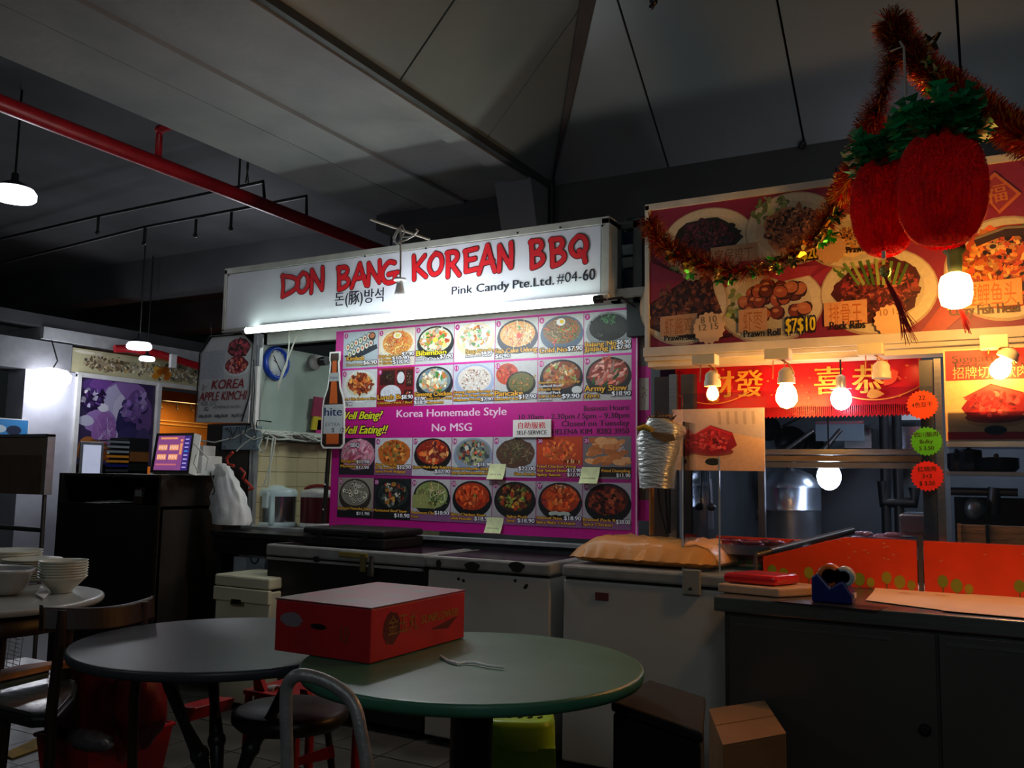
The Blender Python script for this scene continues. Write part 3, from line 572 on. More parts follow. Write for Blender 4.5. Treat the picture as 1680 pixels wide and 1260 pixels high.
for i, (num, bg, bowl, kind, pal, caps) in enumerate([(d[0], d[1], d[2], d[3], d[4], d[5]) for d in D]):
    r, c = divmod(i, 7); u0, u1 = cu[c]*W, cu[c+1]*W; v1, v0 = -rv[r][0]*Hh, -rv[r][1]*Hh; w_, h_ = u1-u0, v1-v0
    P = mp(.0004); P.z = .0002
    P.rect(u0+.002, v0, u1-.002, v1, bg)
    cx, cy, rx, ry = (u0+u1)/2+.006, v0+h_*.59, w_*.475, h_*.40
    cl = (u0+.02, v0+.02, u1-.02, v1-.015)
    if kind == 'roll':
        P.poly([(u0+.01,v0+h_*.35),(u0+w_*.95,v0+h_*.62),(u0+w_*.98,v0+h_*.5),(u0+w_*.25,v0+h_*.18)], '#1a2438')
        for row in range(2):
            for k in range(6):
                xx, yy = u0+w_*(.14+.12*k+.06*row), v0+h_*(.58-.2*row+.055*k)
                P.disc(xx, yy, .019, .023, '#18201c', 10); P.disc(xx-.002, yy, .015, .019, '#e6e2d6', 9); P.disc(xx-.002, yy, .007, .009, random.choice(['#d8642a','#b03c28','#6a8a3a']), 7)
        P.disc(u0+w_*.82, v0+h_*.84, .026, .026, '#2c2018', 12); P.disc(u0+w_*.82, v0+h_*.86, .019, .016, '#c8744a', 10)
    elif kind == 'bento':
        P.rect(u0+.012,v0+.035,u1-.008,v1-.006,'#7c1a20')
        for a in ((.08,.56,.48,.94),(.54,.56,.74,.94),(.78,.5,.96,.94),(.74,.12,.96,.42)): P.rect(u0+w_*a[0],v0+h_*a[1],u0+w_*a[2],v0+h_*a[3],'#3a1416')
        P.food(u0+w_*.28,v0+h_*.76,w_*.17,h_*.16,['#2a1c18','#4a3a2a','#6a5a3a','#18100e'],30); P.disc(u0+w_*.64,v0+h_*.74,w_*.1,h_*.15,'#dfe2ea'); P.food(u0+w_*.87,v0+h_*.72,w_*.08,h_*.18,['#1c1612','#8a7a5a','#3a2a20'],20); P.food(u0+w_*.85,v0+h_*.28,w_*.09,h_*.12,['#d85a2a','#b03820','#e8e0d0'],18)
        P.disc(u0+w_*.38,v0+h_*.34,w_*.28,h_*.22,'#d8dce8',18); P.food(u0+w_*.38,v0+h_*.34,w_*.27,h_*.2,['#e8eaf2','#c8cedc','#f4f6fa'],60,'grain')
    elif kind == 'two':
        P.disc(u0+w_*.3,v0+h_*.7,w_*.26,h_*.26,'#c84a2a'); P.food(u0+w_*.3,v0+h_*.7,w_*.25,h_*.25,['#e05a34','#c83c24','#d86a40','#b83420'],50)
        P.disc(u0+w_*.62,v0+h_*.45,w_*.34,h_*.3,'#23261f'); P.disc(u0+w_*.62,v0+h_*.48,w_*.29,h_*.24,'#6a6a34'); P.food(u0+w_*.62,v0+h_*.48,w_*.28,h_*.23,['#6a7a3a','#a87a3a','#4a5a2a','#c89a50','#d86a3a'],70,'grain')
        P.food(u0+w_*.92,v0+h_*.6,w_*.07,h_*.08,['#d8b03a','#b8902a'],8)
    elif kind == 'sq':
        P.rect(u0+.002,v0+h_*.32,u1-.002,v1,'#c84820'); P.food(u0+w_*.5,v0+h_*.66,w_*.46,h_*.3,pal,60,'chunk',(u0+.02,v0+h_*.36,u1-.02,v1-.015)); P.food(u0+w_*.4,v0+h_*.8,w_*.3,h_*.1,['#3a1a18','#5a2018'],8)
        for k in range(9): P.stroke([(u0+w_*(.6+.04*k),v0+h_*.36),(u0+w_*(.61+.04*k),v0+h_*(.42+.05*random.random()))],.005,random.choice(['#e8e0a8','#1c1c10']))
    elif kind == 'dump':
        P.rect(u0+.002,v0+h_*.05,u1-.002,v0+h_*.28,'#26221f')
        for k in range(38): P.disc(u0+w_*random.uniform(.14,.88), v0+h_*random.uniform(.38,.92), w_*.13, h_*.07, random.choice(pal), 12, random.uniform(-.3,.5), .06); 
        P.food(u0+w_*.75,v0+h_*.75,w_*.18,h_*.12,['#b8b8c4','#9a98a8'],8)
    else:
        if kind == 'ring': cx -= .01; rx *= .95
        if bowl:
            P.disc(cx, cy-.012, rx, ry*1.02, bowl[0], 28); P.disc(cx, cy+.004, rx*.96, ry*.93, bowl[0], 28)
            P.disc(cx, cy+.006, rx*.86, ry*.8, bowl[1], 26)
        else: P.disc(cx, cy, rx*.92, ry*.92, pal[0], 26, jag=.04)
        P.food(cx, cy+.006, rx*.9, ry*.84, pal, {'noodle': 75, 'ring': 42, 'grain': 150}.get(kind, 95), kind, cl)
        if num == 15: P.poly([(u0+w_*.62,v1-.004),(u1-.01,v0+h_*.6),(u0+w_*.9,v0+h_*.4),(u0+w_*.55,v0+h_*.7)],'#e8a0b8'); P.food(u0+w_*.75,v0+h_*.68,.05,.05,['#c8607c','#f0b0c8'],20,'slice')
        if num == 6: P.disc(cx-.005,cy+ry*.6,.026,.02,'#f2f0e8'); P.disc(cx,cy+ry*.62,.012,.010,'#f2c81e'); P.food(cx+.0,cy+ry*.2,.03,.025,['#e8562a','#f2a03a','#6a9a3a'],18)
        if num == 7: P.food(cx,cy+ry*.55,.05,.035,['#4a9a5a','#78b878','#2f7a44'],50,'noodle'); P.food(cx-.05,cy-.03,.03,.012,['#c8c4a8','#a8a080'],20,'noodle')
        if num in (5,10,4): P.food(cx+.01,cy+ry*.45,.026,.018,['#3a9a4a','#5ab85a','#2a7a3a'],16)
        if num == 5: P.disc(cx+.01,cy-.004,.014,.016,'#d8442a')
        if num == 3: P.disc(cx,cy+.005,.017,.015,'#f4d848'); P.disc(cx-.02,cy-.03,.024,.014,'#efe8d0')
        if num == 2: P.disc(cx,cy+ry*.55,.03,.018,'#f4f0d8'); P.disc(cx,cy+ry*.55,.017,.01,'#e8e078')
        if num == 11: P.food(cx,cy+.01,.03,.018,['#6a4438','#8a5a48','#4a3430'],30,'grain')
        if num == 13: P.disc(u1-.035,v0+h_*.24,.034,.026,'#2a2c30'); P.disc(u1-.035,v0+h_*.26,.03,.02,'#d8dad8'); P.food(cx,cy+.02,.03,.014,['#d8c8a0','#7a9a4a'],20)
        if num == 14: P.food(cx+.02,cy+ry*.75,.05,.014,['#1f3a24','#2c5030'],24); P.food(cx,cy,.012,.012,['#e88a9a'],3)
        if num == 24: P.rect(u0+.01,v0+h_*.3,u0+w_*.45,v0+h_*.62,'#9aa060'); P.food(u0+w_*.24,v0+h_*.45,.04,.03,['#a8b068','#c0c880'],40,'grain'); P.food(cx+.02,cy-.01,.025,.05,['#2f5a28','#1f4420'],22)
        if num == 25: P.disc(cx+.02,cy+.01,.007,.008,'#4a9a3a')
        if num == 27: 
            for a in range(5): P.disc(cx-.045+.022*a, cy-ry*.75+.004*(a%2), .018, .01, '#b8c4b8', 10, jag=.1)
            P.food(cx,cy+ry*.75,.05,.014,['#c8d0b0','#e0e4d0','#5a8a3a'],24); P.food(cx-rx*.7,cy-.01,.02,.03,['#5a2a50','#3a1a38'],14)
    P.disc(u0+.021, v1-.022, .0145, .0165, '#c0308c' if num < 15 else '#a02478', 16); P.text(str(num), u0+.021, v1-.030, .017, '#f6e8f4', al='c', off=.02)
    if num >= 20 and kind != 'sq' and num > 21 or num == 16: P.rect(u0+.002, v0, u1-.002, v0+h_*.17, '#8a5a88' if num != 23 and num != 22 else '#1c1c20')
    for (t, h, uo, vo, col) in caps:
        h *= 1.14
        yy = v1-(vo/.19)*h_*.965
        L_ = len(t)*h*.86; mw = w_*(1-uo)-.006; P.text(t, u0+uo*w_, yy, h, col, off=.04, out=DK if col != Wt else '#141830', oo=.06, w=min(L_, mw))
    if num == 10: P.z += .0001
    P.build('dish_photo', PRINT, mn)
# second menu sheet behind
m2 = T('rear_menu_sheet', 'narrow strip of a second magenta menu sheet showing right of the menu board', 'menu board', (mx1+.03, YM+.03, mzb))
bx((mx1-.1,YM+.022,mzb+.1), (mx1+.06,YM+.028,mzt-.008)).build('sheet', mat('magenta_panel'), m2)
P = Paint((mx1, YM+.0215, mzb), (1,0,0), (0,0,1))
for k in range(4): P.rect(.0,.2+.22*k,.052,.36+.22*k,['#5a4a40','#8a5a48','#b0a8a0','#6a6460'][k]); P.food(.03,.28+.22*k,.018,.05,['#c8622a','#6a8a3a','#3a2a20','#e8d0a0'],24)
P.build('printed_dishes', PRINT, m2)
# ledge under the board
lg = bx((-4.16,YM-.05,mzb-.045), (-1.2,YM+.04,mzb-.028)); tag(lg.build('counter_ledge', ALU), 'long pale metal ledge strip running below the magenta menu board', 'ledge')
S(bx((-4.14,YM+.02,0), (-1.45,YM+.08,mzb-.05)), 'wall_front', mat('stall_front_panel', '#5a5c5e', .6))
# notices
P0 = onY(842,689,YM-.012); P1 = onY(904,717,YM-.012)
n1 = T('self_service_notice', 'small white notice reading SELF-SERVICE on the magenta menu board', 'sign', P0)
bx((P0.x,YM-.014,P1.z), (P1.x,YM-.008,P0.z)).build('notice_card', WHITE, n1)
P = Paint((P0.x,YM-.0145,P1.z), (1,0,0), (0,0,1)); ww, hh_ = P1.x-P0.x, P0.z-P1.z
P.text('自助服務', ww/2, hh_*.52, .026, '#d02c30', al='c', w=ww*.72, off=.02); P.text('SELF-SERVICE', ww/2, hh_*.15, .021, '#18181c', al='c', w=ww*.78, off=.03); P.build('lettering', PAPER, n1)
for k, (px, py, pos) in enumerate(((813,774,'covering the lower left of dish photo 19'),(966,780,'covering the lower left of dish photo 21'),(809,862,'on the bottom row at dish photo 26'))):
    q = onY(px, py, YM-.02); t = T('sticky_note', 'pale yellow paper note '+pos, 'note', q, 'paper notes over dishes on the menu')
    s_ = .05; t['label'] = ('left pale paper note of the upper two, over dish photo 19','right pale paper note of the upper two, over dish photo 21','single lower pale paper note, over dish photo 26')[k]; pts = []
    mb = MB(); mb.M = Matrix.Translation(q)
    vs = []; fs = []
    for j in range(6):
        for i in range(2): vs.append(((i*2-1)*s_-.008*(j/5)+.004, -.022*(j/5)**2+.016, .042-.082*j/5))
    for j in range(5): fs.append((2*j, 2*j+1, 2*j+3, 2*j+2))
    mb.add(vs, fs, True); mb.add([(v[0], v[1]+.001, v[2]) for v in vs], [tuple(reversed(f)) for f in fs], True)
    mb.build('note_paper', mat('note_paper', '#dfe8b4', .8, scale=20), t)
    P = Paint(q+Vector((-.05,-.0065,-.03)), (1,0,0), (0,-.14,.85)); P.text(['sold out today','not available','sold out today'][k], .02, .012, .011, '#6a6e58', w=.07); P.build('handwriting', PAPER, t)
# bottle cut-out
BY = YM-.05
bt_ = T('bottle_cutout', 'bottle shaped cardboard advert of a brown beer bottle left of the menu', 'advert', onY(545,733,BY))
bp = Paint(onY(545,733,BY)+Vector((0,0,0)), Vector((1,0,0)), (-.012,0,1)); 
Hb = onY(545,580,BY).z-onY(545,733,BY).z; Wb = (onY(562,700,BY)-onY(528,700,BY)).x
def outline(g=0):
    prof = [(.0,.5),(.03,.5),(.42,.48),(.52,.42),(.62,.27),(.75,.2),(.9,.16),(.93,.2),(1.0,.19)]
    R_ = [(x*Wb+g*(1 if 1 else 0), z*Hb) for z, x in prof]; L_ = [(-x*Wb-g, z*Hb) for z, x in reversed(prof)]
    R_[0] = (R_[0][0]-.02, -g); L_[-1] = (L_[-1][0]+.02, -g); R_[-1] = (R_[-1][0], Hb+g); L_[0] = (L_[0][0], Hb+g)
    return R_+L_
pts = [bp.p(*q) for q in outline(.010)]
MB().prism(pts, (0,.006,0)).build('card', WHITE, bt_)
bp.z = .0006; bp.poly(outline(), '#2a1712')
bp.poly([(-.2*Wb,.46*Hb),(.2*Wb,.46*Hb),(.12*Wb,.72*Hb),(.1*Wb,.92*Hb),(-.1*Wb,.92*Hb),(-.12*Wb,.72*Hb)], '#c05a24'); bp.poly([(-.3*Wb,.03*Hb),(.3*Wb,.03*Hb),(.3*Wb,.14*Hb),(-.3*Wb,.14*Hb)], '#c05a24')
bp.rect(-.45*Wb,.14*Hb,.47*Wb,.45*Hb,'#b8bcc0'); bp.rect(-.24*Wb,.70*Hb,.24*Wb,.79*Hb,'#a8acb0'); bp.rect(-.16*Wb,.93*Hb,.16*Wb,1.0*Hb,'#3a2418')
bp.text('hite', 0, .33*Hb, .05, '#1c2a5a', al='c', off=.03, w=Wb*.84); bp.text('hite', 0, .725*Hb, .016, '#1c2a5a', al='c', w=Wb*.34)
bp.text('EXTRA', 0, .22*Hb, .02, '#5a6068', al='c', w=Wb*.7); bp.text('$   /2', .04, .155*Hb, .026, '#1a1a1c', al='c', w=Wb*.6)
bp.build('printed_bottle', PRINT, bt_)
# black leaning posts right of the tiles
dp = T('dark_post', 'thin dark post with bright screws beside the menu board left edge', 'post', (-3.5,YM-.01,0))
MB().tube([onY(540,735,YM-.0), onY(531,858,YM)], .014, 6).build('post_tube', BLKPL, dp)
for q in ((533,795),(530,836)): MB().ell(onY(*q,YM-.02), (.006,.005,.006), 8, 5).build('screw_head', ALU, dp)
# ---------------------------------------------------------------- kimchi sign
YK = 3.93
kA, kB, kC, kD = onY(334,547,YK), onY(416,552,YK), onY(410,698,YK), onY(320,693,YK)
km = T('kimchi_sign', 'worn hanging board reading KOREA APPLE KIMCHI left of the stall', 'sign', kD)
kx0, kx1, kz0, kz1 = kD.x+.01, kB.x-.01, kD.z, kA.z-.03
MB().prism([(kx0,YK,kz0),(kx1,YK,kz0-.01),(kx1+.005,YK,kz1-.06),(kx1-.07,YK,kz1+.0),(kx0+.1,YK,kz1),(kx0+.01,YK,kz1-.1)], (0,.008,0)).build('board', mat('worn_white_board', '#b9babd', .55, scale=5, var=.12), km)
P = Paint((kx0, YK-.0006, kz0), (1,0,0), (0,0,1)); Kw, Kh = kx1-kx0, kz1-kz0
P.poly([(.005,.005),(Kw-.005,.0),(Kw-.005,Kh-.08),(Kw-.08,Kh-.01),(.1,Kh-.01),(.012,Kh-.11)],'#b9babd'); P.rect(Kw*.03,Kh*.5,Kw*.5,Kh*.84,'#a9adb8')
for k in range(15): P.rect(Kw*.07, Kh*(.82-.021*k), Kw*(.44-.05*random.random()), Kh*(.825-.021*k), '#8d929e')
P.disc(Kw*.76,Kh*.85,Kw*.22,Kh*.11,'#5a2026',20,jag=.05); P.food(Kw*.76,Kh*.85,Kw*.23,Kh*.125,['#8a2c34','#3a1a20','#b8443c','#a83a50','#2c1818'],70)
P.disc(Kw*.73,Kh*.62,Kw*.25,Kh*.1,'#c8ccd0'); P.disc(Kw*.73,Kh*.65,Kw*.22,Kh*.1,'#6a1a24',20,jag=.05); P.food(Kw*.73,Kh*.65,Kw*.25,Kh*.11,['#a02c3a','#c84a5a','#5a141c','#e8a0a0','#d87050'],60)
P.food(Kw*.13,Kh*.41,Kw*.08,Kh*.05,['#2a1416','#5a2024','#d8d0cc'],14)
P.text('KOREA',Kw*.27,Kh*.385,.058,'#8a1820',off=.02,w=Kw*.62,shear=.25); P.text('APPLE KIMCHI',Kw*.04,Kh*.25,.056,'#8a1820',off=.02,w=Kw*.92,shear=.25)
P.text('애플 김치', Kw*.08,Kh*.195,.022,'#6a6c74',w=Kw*.3); P.text('HOMEMADE No MSG',Kw*.33,Kh*.155,.018,'#55565e',w=Kw*.52); P.text('82',Kw*.16,Kh*.13,.026,'#2c2c34')
P.text('500g $5.00    600g $6.00    1kg $15.00',Kw*.05,Kh*.055,.018,'#22222a',w=Kw*.88,off=.03)
P.build('printed_face', PRINT, km)
rim = [(kx0-.006,kz0),(kx0+.004,kz1-.1),(kx0+.09,kz1+.006),(kx1-.07,kz1+.008),(kx1+.01,kz1-.06),(kx1+.005,kz0+.16),(kx1-.05,kz0)]
MB().tube([(a,YK-.004,b) for a, b in rim], .0045, 6).build('black_cord', BLKPL, km)
MB().tube([(kx0+.1,YK,kz1),(kx0+.08,YK,2.2)], .003, 5).build('string', BLKPL, km)
MB().tube([(kx1-.08,YK,kz1),(kx1-.06,YK,2.2)], .003, 5).build('string', BLKPL, km)
# ---------------------------------------------------------------- inside the left window
ck = onX(450, 596, SW)
cl = T('wall_clock', 'round blue rimmed wall clock on the green grey side panel', 'clock', ck)
def xdisc(mb, c, prof, seg=32):
    mb.M = Matrix.Translation(c) @ Matrix.Rotation(PI/2, 4, 'Y'); mb.lathe(prof, (0,0,0), seg); mb.M = Matrix(); return mb
RC = (onX(450,570,SW).z-onX(450,626,SW).z)/2
xdisc(MB(), ck, [(RC*.8,.0),(RC,.005),(RC,.025),(RC*.9,.04),(RC*.78,.035),(RC*.76,.02)]).build('blue_rim', mat('blue_rim', '#1646b8', .3, scale=5), cl)
xdisc(MB(), ck, [(RC*.79,.008),(RC*.79,.02),(.001,.021)]).build('clock_face', mat('clock_face', '#dfe6e4', .4), cl)
clf = cl.children[-1] if cl.children else cl
clf = [o for o in SC.objects if o.name.startswith('clock_face')][0]
for a, L_ in ((2.2,.5),(-.9,.62),(2.6,.3)): MB().tube([ck+Vector((.024,0,0)), ck+Vector((.024,math.cos(a)*RC*L_,math.sin(a)*RC*L_))], .003, 5).build('clock_hand', BLKPL, clf)
for k in range(12):
    a = k*PI/6; MB().ell(ck+Vector((.022,math.cos(a)*RC*.68,math.sin(a)*RC*.68)), (.002,.004,.004), 6, 4).build('hour_mark', BLKPL, clf)
c_ = onX(518, 594, SW+.02)
sc_ = T('security_camera', 'white wall camera with black lens beside the brown bottle advert', 'camera', c_)
xdisc(MB(), c_, [(.05,-.02),(.055,0),(.045,.03),(.02,.045)], 20).build('camera_base', WHITE, sc_)
MB().tube([c_+Vector((.03,0,0)), c_+Vector((.1,.0,.005))], [.03,.032], 14).build('camera_lens', BLKPL, sc_)
# magenta and yellow packets at the back of the panel
for k, (px, py, s_, col, lb) in enumerate(((521,668,.07,'#a03a5a','dark pink packet hanging behind the bottle advert'),(517,694,.05,'#d8c23a','yellow packet hanging behind the bottle advert'),(524,700,.05,'#c83a8a','bright pink packet beside the yellow packet'))):
    q = onX(px, py, SW+.02); t = MB(); t.prism([(q.x,q.y-s_,q.z-s_),(q.x,q.y+s_,q.z-s_),(q.x,q.y+s_*.9,q.z+s_),(q.x,q.y-s_*.7,q.z+s_)], (.015,0,0)); tag(t.build('snack_packet', mat('packet%d'%k, col, .3, scale=30, bump=.2), bevel=.004), lb, 'packet', 'packets on the side panel')
# cables, trunking
WC = mat('white_cable', '#cfd3c8', .5, scale=8)
tr_ = T('cable_bundle', 'tangled bundle of white cables along the side wall pipe', 'cables', onX(470,712,SW+.05))
MB().tube([(SW+.04,YM+.02,onX(425,709,SW+.04).z),(SW+.04,6,onX(425,709,SW+.04).z)], .022, 10).build('trunking_pipe', mat('pipe_grey_white', '#b8beb4', .5), tr_)
for k in range(9):
    z0 = onX(425,712,SW+.07).z; pts = []
    for j in range(9): pts.append((SW+.07+random.uniform(-.02,.03), YM+.04+j*.1+random.uniform(-.03,.03), z0+random.uniform(-.03,.03)))
    MB().tube(pts, .006, 5).build('cable', WC, tr_)
for pts in ([(398,706),(405,716),(418,722),(432,716),(428,706),(412,703),(400,710)], [(440,716),(436,735),(428,742),(424,732),(430,720)], [(452,718),(448,745),(440,775),(432,800)], [(448,718),(444,750),(442,790),(440,800)], [(326,722),(352,726),(385,718),(405,708)], [(333,722),(345,745),(362,757)], [(418,716),(400,728),(388,740)]):
    MB().tube([onY(*q_, YM-.02) for q_ in pts], .0055, 5).build('loose_cable', WC, tr_)
for pts in ([(475,540),(474,570),(470,600),(462,620),(455,640)], [(486,552),(476,580),(464,610),(456,632)]):
    MB().tube([onY(*q_, YM-.03) for q_ in pts], .0055, 5).build('hanging_cable', WC, tr_)
for pts in ([(413,600),(411,640),(408,680),(402,712)], [(416,590),(418,640),(414,690),(420,715)], [(420,700),(422,690),(430,690),(445,692)]):
    MB().tube([onY(*q_, YM-.04) for q_ in pts], .004, 5).build('dark_wire', BLKPL, tr_)
jb = T('junction_box', 'flat grey junction box with loose wires below the kimchi board', 'box', onY(393,738,YM))
a, b = onY(365,699,YM-.02), onY(421,738,YM-.02); bx((a.x,YM-.02,b.z), (b.x,YM+.02,a.z)).build('box_body', mat('grey_blue_metal', '#7d8d98', .5, .3, scale=6), jb, bevel=.004)
for px, py in ((370,704),(417,733),(368,733),(415,704)): q = onY(px,py,YM-.025); MB().ell(q, (.005,.003,.005), 6, 4).build('box_screw', BLKPL, jb)
for pts in ([(378,700),(382,718),(390,700)], [(392,700),(396,716),(394,728)], [(372,702),(380,712),(376,722)]): MB().tube([onY(*q_, YM-.03) for q_ in pts], .003, 5).build('wire', BLKPL, jb)
bk = bx((onY(352,700,YM+.06).x,YM+.0,0), (SW-.005,YM+.06,1.56)); S(bk, 'wall_corner', mat('dark_brown_post', '#28221e', .6))
# ---------------------------------------------------------------- rear shelf with cookers
zc = onY(450,864,YM+.2).z
shf = T('kitchen_counter', 'black counter below the beige tiles carrying the two rice cookers', 'counter', (-3.8,YM,0))
sx0, sx1 = onY(362,868,YM-.25).x, -3.35
bx((sx0,YM-.33,zc-.03), (sx1,YM+.016,zc)).build('counter_top', BLKPL, shf, bevel=.004)
bx((sx0,YM-.3,zc-.13), (sx1-.3,YM-.02,zc-.03)).build('counter_front', BLACK, shf)
bx((sx0+.02,YM-.3,0), (sx0+.05,YM-.02,zc-.13)).build('counter_side', BLACK, shf)
shf2 = T('rear_shelf', 'dark shelf standing behind the frame under the cookers', 'shelf', (-3.7,4.4,0))
bx((SW+.02,YM+.09,zc-.03), (-3.3,4.62,zc)).build('shelf_top', BLKPL, shf2); bx((SW+.02,4.5,0), (-3.3,4.6,zc-.03)).build('shelf_back', BLACK, shf2)
ck1 = onY(450,862,4.34); R1 = pxr(ck1, 35); hC = onY(450,800,4.34).z-zc
rc = T('rice_cooker', 'steel bodied rice cooker with a pale blue white lid', 'rice cooker', (ck1.x,4.34,zc))
c0 = Vector((ck1.x,4.34,zc)); LB = mat('pale_blue_plastic', '#c3d6d8', .35)
MB().lathe([(R1*1.0,0),(R1*1.05,.015),(R1*.96,.03)], c0, 32).build('cooker_base', LB, rc)
MB().lathe([(R1*.96,.03),(R1*.98,hC*.78)], c0, 36).build('cooker_body', mat('polished_steel', '#a9adad', .18, .95, scale=3), rc)
MB().lathe([(R1*1.0,hC*.78),(R1*1.01,hC*.9),(R1*.9,hC*.97),(R1*.5,hC*1.0),(R1*.3,hC*1.06),(.001,hC*1.07)], c0, 32).build('cooker_lid', LB, rc)
bx(c0+Vector((R1*.15,-R1*1.05,hC*.48)), c0+Vector((R1*.5,-R1*.8,hC*.9))).build('latch', LB, rc, bevel=.008); bx(c0+Vector((R1*.55,-R1*.95,.02)), c0+Vector((R1*.66,-R1*.6,hC*.8))).build('cord_strip', LB, rc)
rc2c = onY(520,862,4.42); R2 = R1*.95; c1 = Vector((rc2c.x,4.45,zc)); MAR = mat('maroon_enamel', '#5a0f18', .3, scale=5)
rc2 = T('rice_cooker', 'maroon rice cooker with a white lid and red handle', 'rice cooker', c1)
MB().lathe([(R2,0),(R2*1.04,.02),(R2*.97,.03)], c1, 32).build('cooker_base', WHITE, rc2); MB().lathe([(R2*.97,.03),(R2*.98,hC*.78)], c1, 32).build('cooker_body', MAR, rc2)
MB().lathe([(R2,hC*.78),(R2*1.02,hC*.86),(R2*.9,hC*.96),(.001,hC*1.02)], c1, 32).build('cooker_lid', WHITE, rc2)
MB().tube([c1+Vector((R2*.85*math.cos(t),-R2*.2,hC*.95+.03*math.sin(t))) for t in [PI*k/10 for k in range(11)]], .012, 8).build('handle', mat('red_handle', '#8a1c1c', .35), rc2)
# small tubs in front (below)
for k, (px, pyb, pyt, pxe, col, lb) in enumerate(((383,938,912,404,'#b8c0c8','small pale plastic tub beside the black cabinet'),(404,936,906,434,'#9aa4b0','grey blue plastic box with a black handle under the counter'))):
    zt_ = onY(px, pyt, 3.85).z; a = onY(px,pyt,3.85).x; b = onY(pxe,pyt,3.85).x; 
    t = T('storage_tub', lb, 'tub', (a,3.85,zt_-.2)); bx((a,3.85,zt_-.2), (b,3.98,zt_)).build('tub_body', mat('tub%d'%k, col, .4), t, bevel=.006)
    if k: MB().tube([((a+b)/2+.03*math.cos(t_), 3.845, zt_-.03+.03*math.sin(t_)) for t_ in [PI+PI*j/8 for j in range(9)]], .004, 6).build('handle', BLKPL, t)
    else: MB().ell(((a+b)/2,3.9,zt_), (.05,.05,.02), 12, 6).build('crumpled_film', mat('film_white', '#d8dcdf', .3, bump=.5), t)
us = T('under_shelf', 'low dark shelf under the kitchen counter holding two tubs', 'shelf', (-3.9,3.85,0)); zq = onY(383,938,3.85).z
bx((-4.25,3.98,0), (-3.5,4.05,onY(383,912,3.85).z-.2)).build('shelf_box', BLACK, us)
# ---------------------------------------------------------------- plastic bag
bgp = onY(382,860,3.85)
bgp = onY(385,860,3.88); bb = T('plastic_bag', 'crumpled white plastic bag with red handles on the black counter', 'bag', bgp)
mb = MB(); prof = [(0,.30),(.03,.31),(.07,.30),(.11,.31),(.15,.28),(.19,.27),(.23,.25),(.27,.21),(.31,.2),(.35,.15),(.38,.16),(.41,.11),(.43,.12),(.44,.02)]; vs = []; fs = []; n = 60
bw = pxr(bgp, 36); bh = onY(375,760,3.85).z-bgp.z
for zz_, rr in prof:
    for k in range(n):
        t = 2*PI*k/n; j = 1+.13*noise.noise(Vector((math.cos(t)*2.5,math.sin(t)*2.5,zz_*12)))+.07*noise.noise(Vector((math.cos(t)*6,math.sin(t)*6,zz_*20)))
        sh_ = -.10*(zz_/.44)**1.5
        vs.append((bgp.x-.01+sh_+rr/.31*bw*1.05*j*math.cos(t), 3.86+rr/.31*.085*j*math.sin(t), bgp.z+zz_/.44*bh))
for i in range(len(prof)-1):
    for k in range(n): k2 = (k+1) % n; fs.append((i*n+k, i*n+k2, (i+1)*n+k2, (i+1)*n+k))
mb.add(vs, fs, True).build('bag_film', mat('white_bag_film', '#eceef0', .4, bump=.9, scale=3, bscale=9, transl=.15), bb)
RB = mat('red_bag_film', '#a82a18', .4, bump=.3)
mb = MB(); 
for pts, r in (([(382,742),(372,752),(374,762),(384,764)], .009), ([(394,768),(402,776),(398,786)], .007), ([(402,788),(410,796),(415,802),(408,803)], .009)): mb.tube([onY(*q_,3.80) for q_ in pts], r, 7)
mb.build('red_handles', RB, bb)

# ---------------------------------------------------------------- black cabinet + point of sale screen
CY = 3.62
cx0, cxm, cx1 = onY(98,775,CY).x, onY(266,780,CY).x, onY(369,782,CY).x; cz = onY(266,779,CY).z
cab = T('till_cabinet', 'tall black open backed till cabinet carrying the ordering screen', 'cabinet', ((cx0+cxm)/2,CY,0))
cyb = onX(369,782,cxm).y; bx((cxm-.02,CY-.005,0), (cxm,cyb,cz)).build('side_panel', BROWNL, cab)
bx((cx0,CY,0), (cx0+.02,CY+.5,cz)).build('end_panel', BLACK, cab)
bx((cx0,CY+.5,0), (cxm-.02,CY+.52,cz)).build('rear_panel', BLACK, cab)
bx((cx0,CY+.02,cz-.02), (cxm-.021,CY+.5,cz+.0)).build('top_board', BLACK, cab)
zs = onY(150,826,CY).z
bx((cx0,CY,zs-.02), (cxm,CY+.5,zs)).build('shelf', BLACK, cab); bx((cx0+.02,CY+.0,0), (cxm,CY+.02,zs-.02)).build('front_panel', BLACK, cab)
bx((cx0,CY-.0,zs), (cx0+.3,CY+.02,cz)).build('upper_panel', BLACK, cab) if False else None
for k, (px, py) in enumerate(((170,33),(222,36))): pass
pap = T('paper_slips', 'white paper slips lying in the open black cabinet shelf', 'paper', onY(170,822,CY+.1)); 
for k in range(3): q = onY(162+k*14,823-k*2,CY+.08); MB().prism([(q.x-.09,q.y-.03,zs+.001+k*.004),(q.x+.08,q.y-.05,zs+.001+k*.004),(q.x+.1,q.y+.06,zs+.003+k*.004),(q.x-.06,q.y+.07,zs+.012+k*.004)], (0,0,.002)).build('slip', WHITE, pap)
rd = T('card_reader', 'black card reader standing in the open cabinet shelf', 'card reader', onY(226,822,CY+.12)); q = onY(226,800,CY+.12)
MB().prism([(q.x-.05,q.y,zs),(q.x+.05,q.y,zs),(q.x+.05,q.y+.1,zs),(q.x-.05,q.y+.1,zs)], (0,.02,.11)).build('reader_body', mat('gloss_black', '#0c0c0e', .12), rd, bevel=.006)
bx((q.x-.03,q.y+.004,zs+.05),(q.x+.03,q.y+.008,zs+.09)).build('reader_screen', ALU, rd)
sA, sB, sC, sD = onY(257,711,CY+.12), onY(317,709,CY+.12), onY(309,776,CY+.02), onY(246,775,CY+.02)
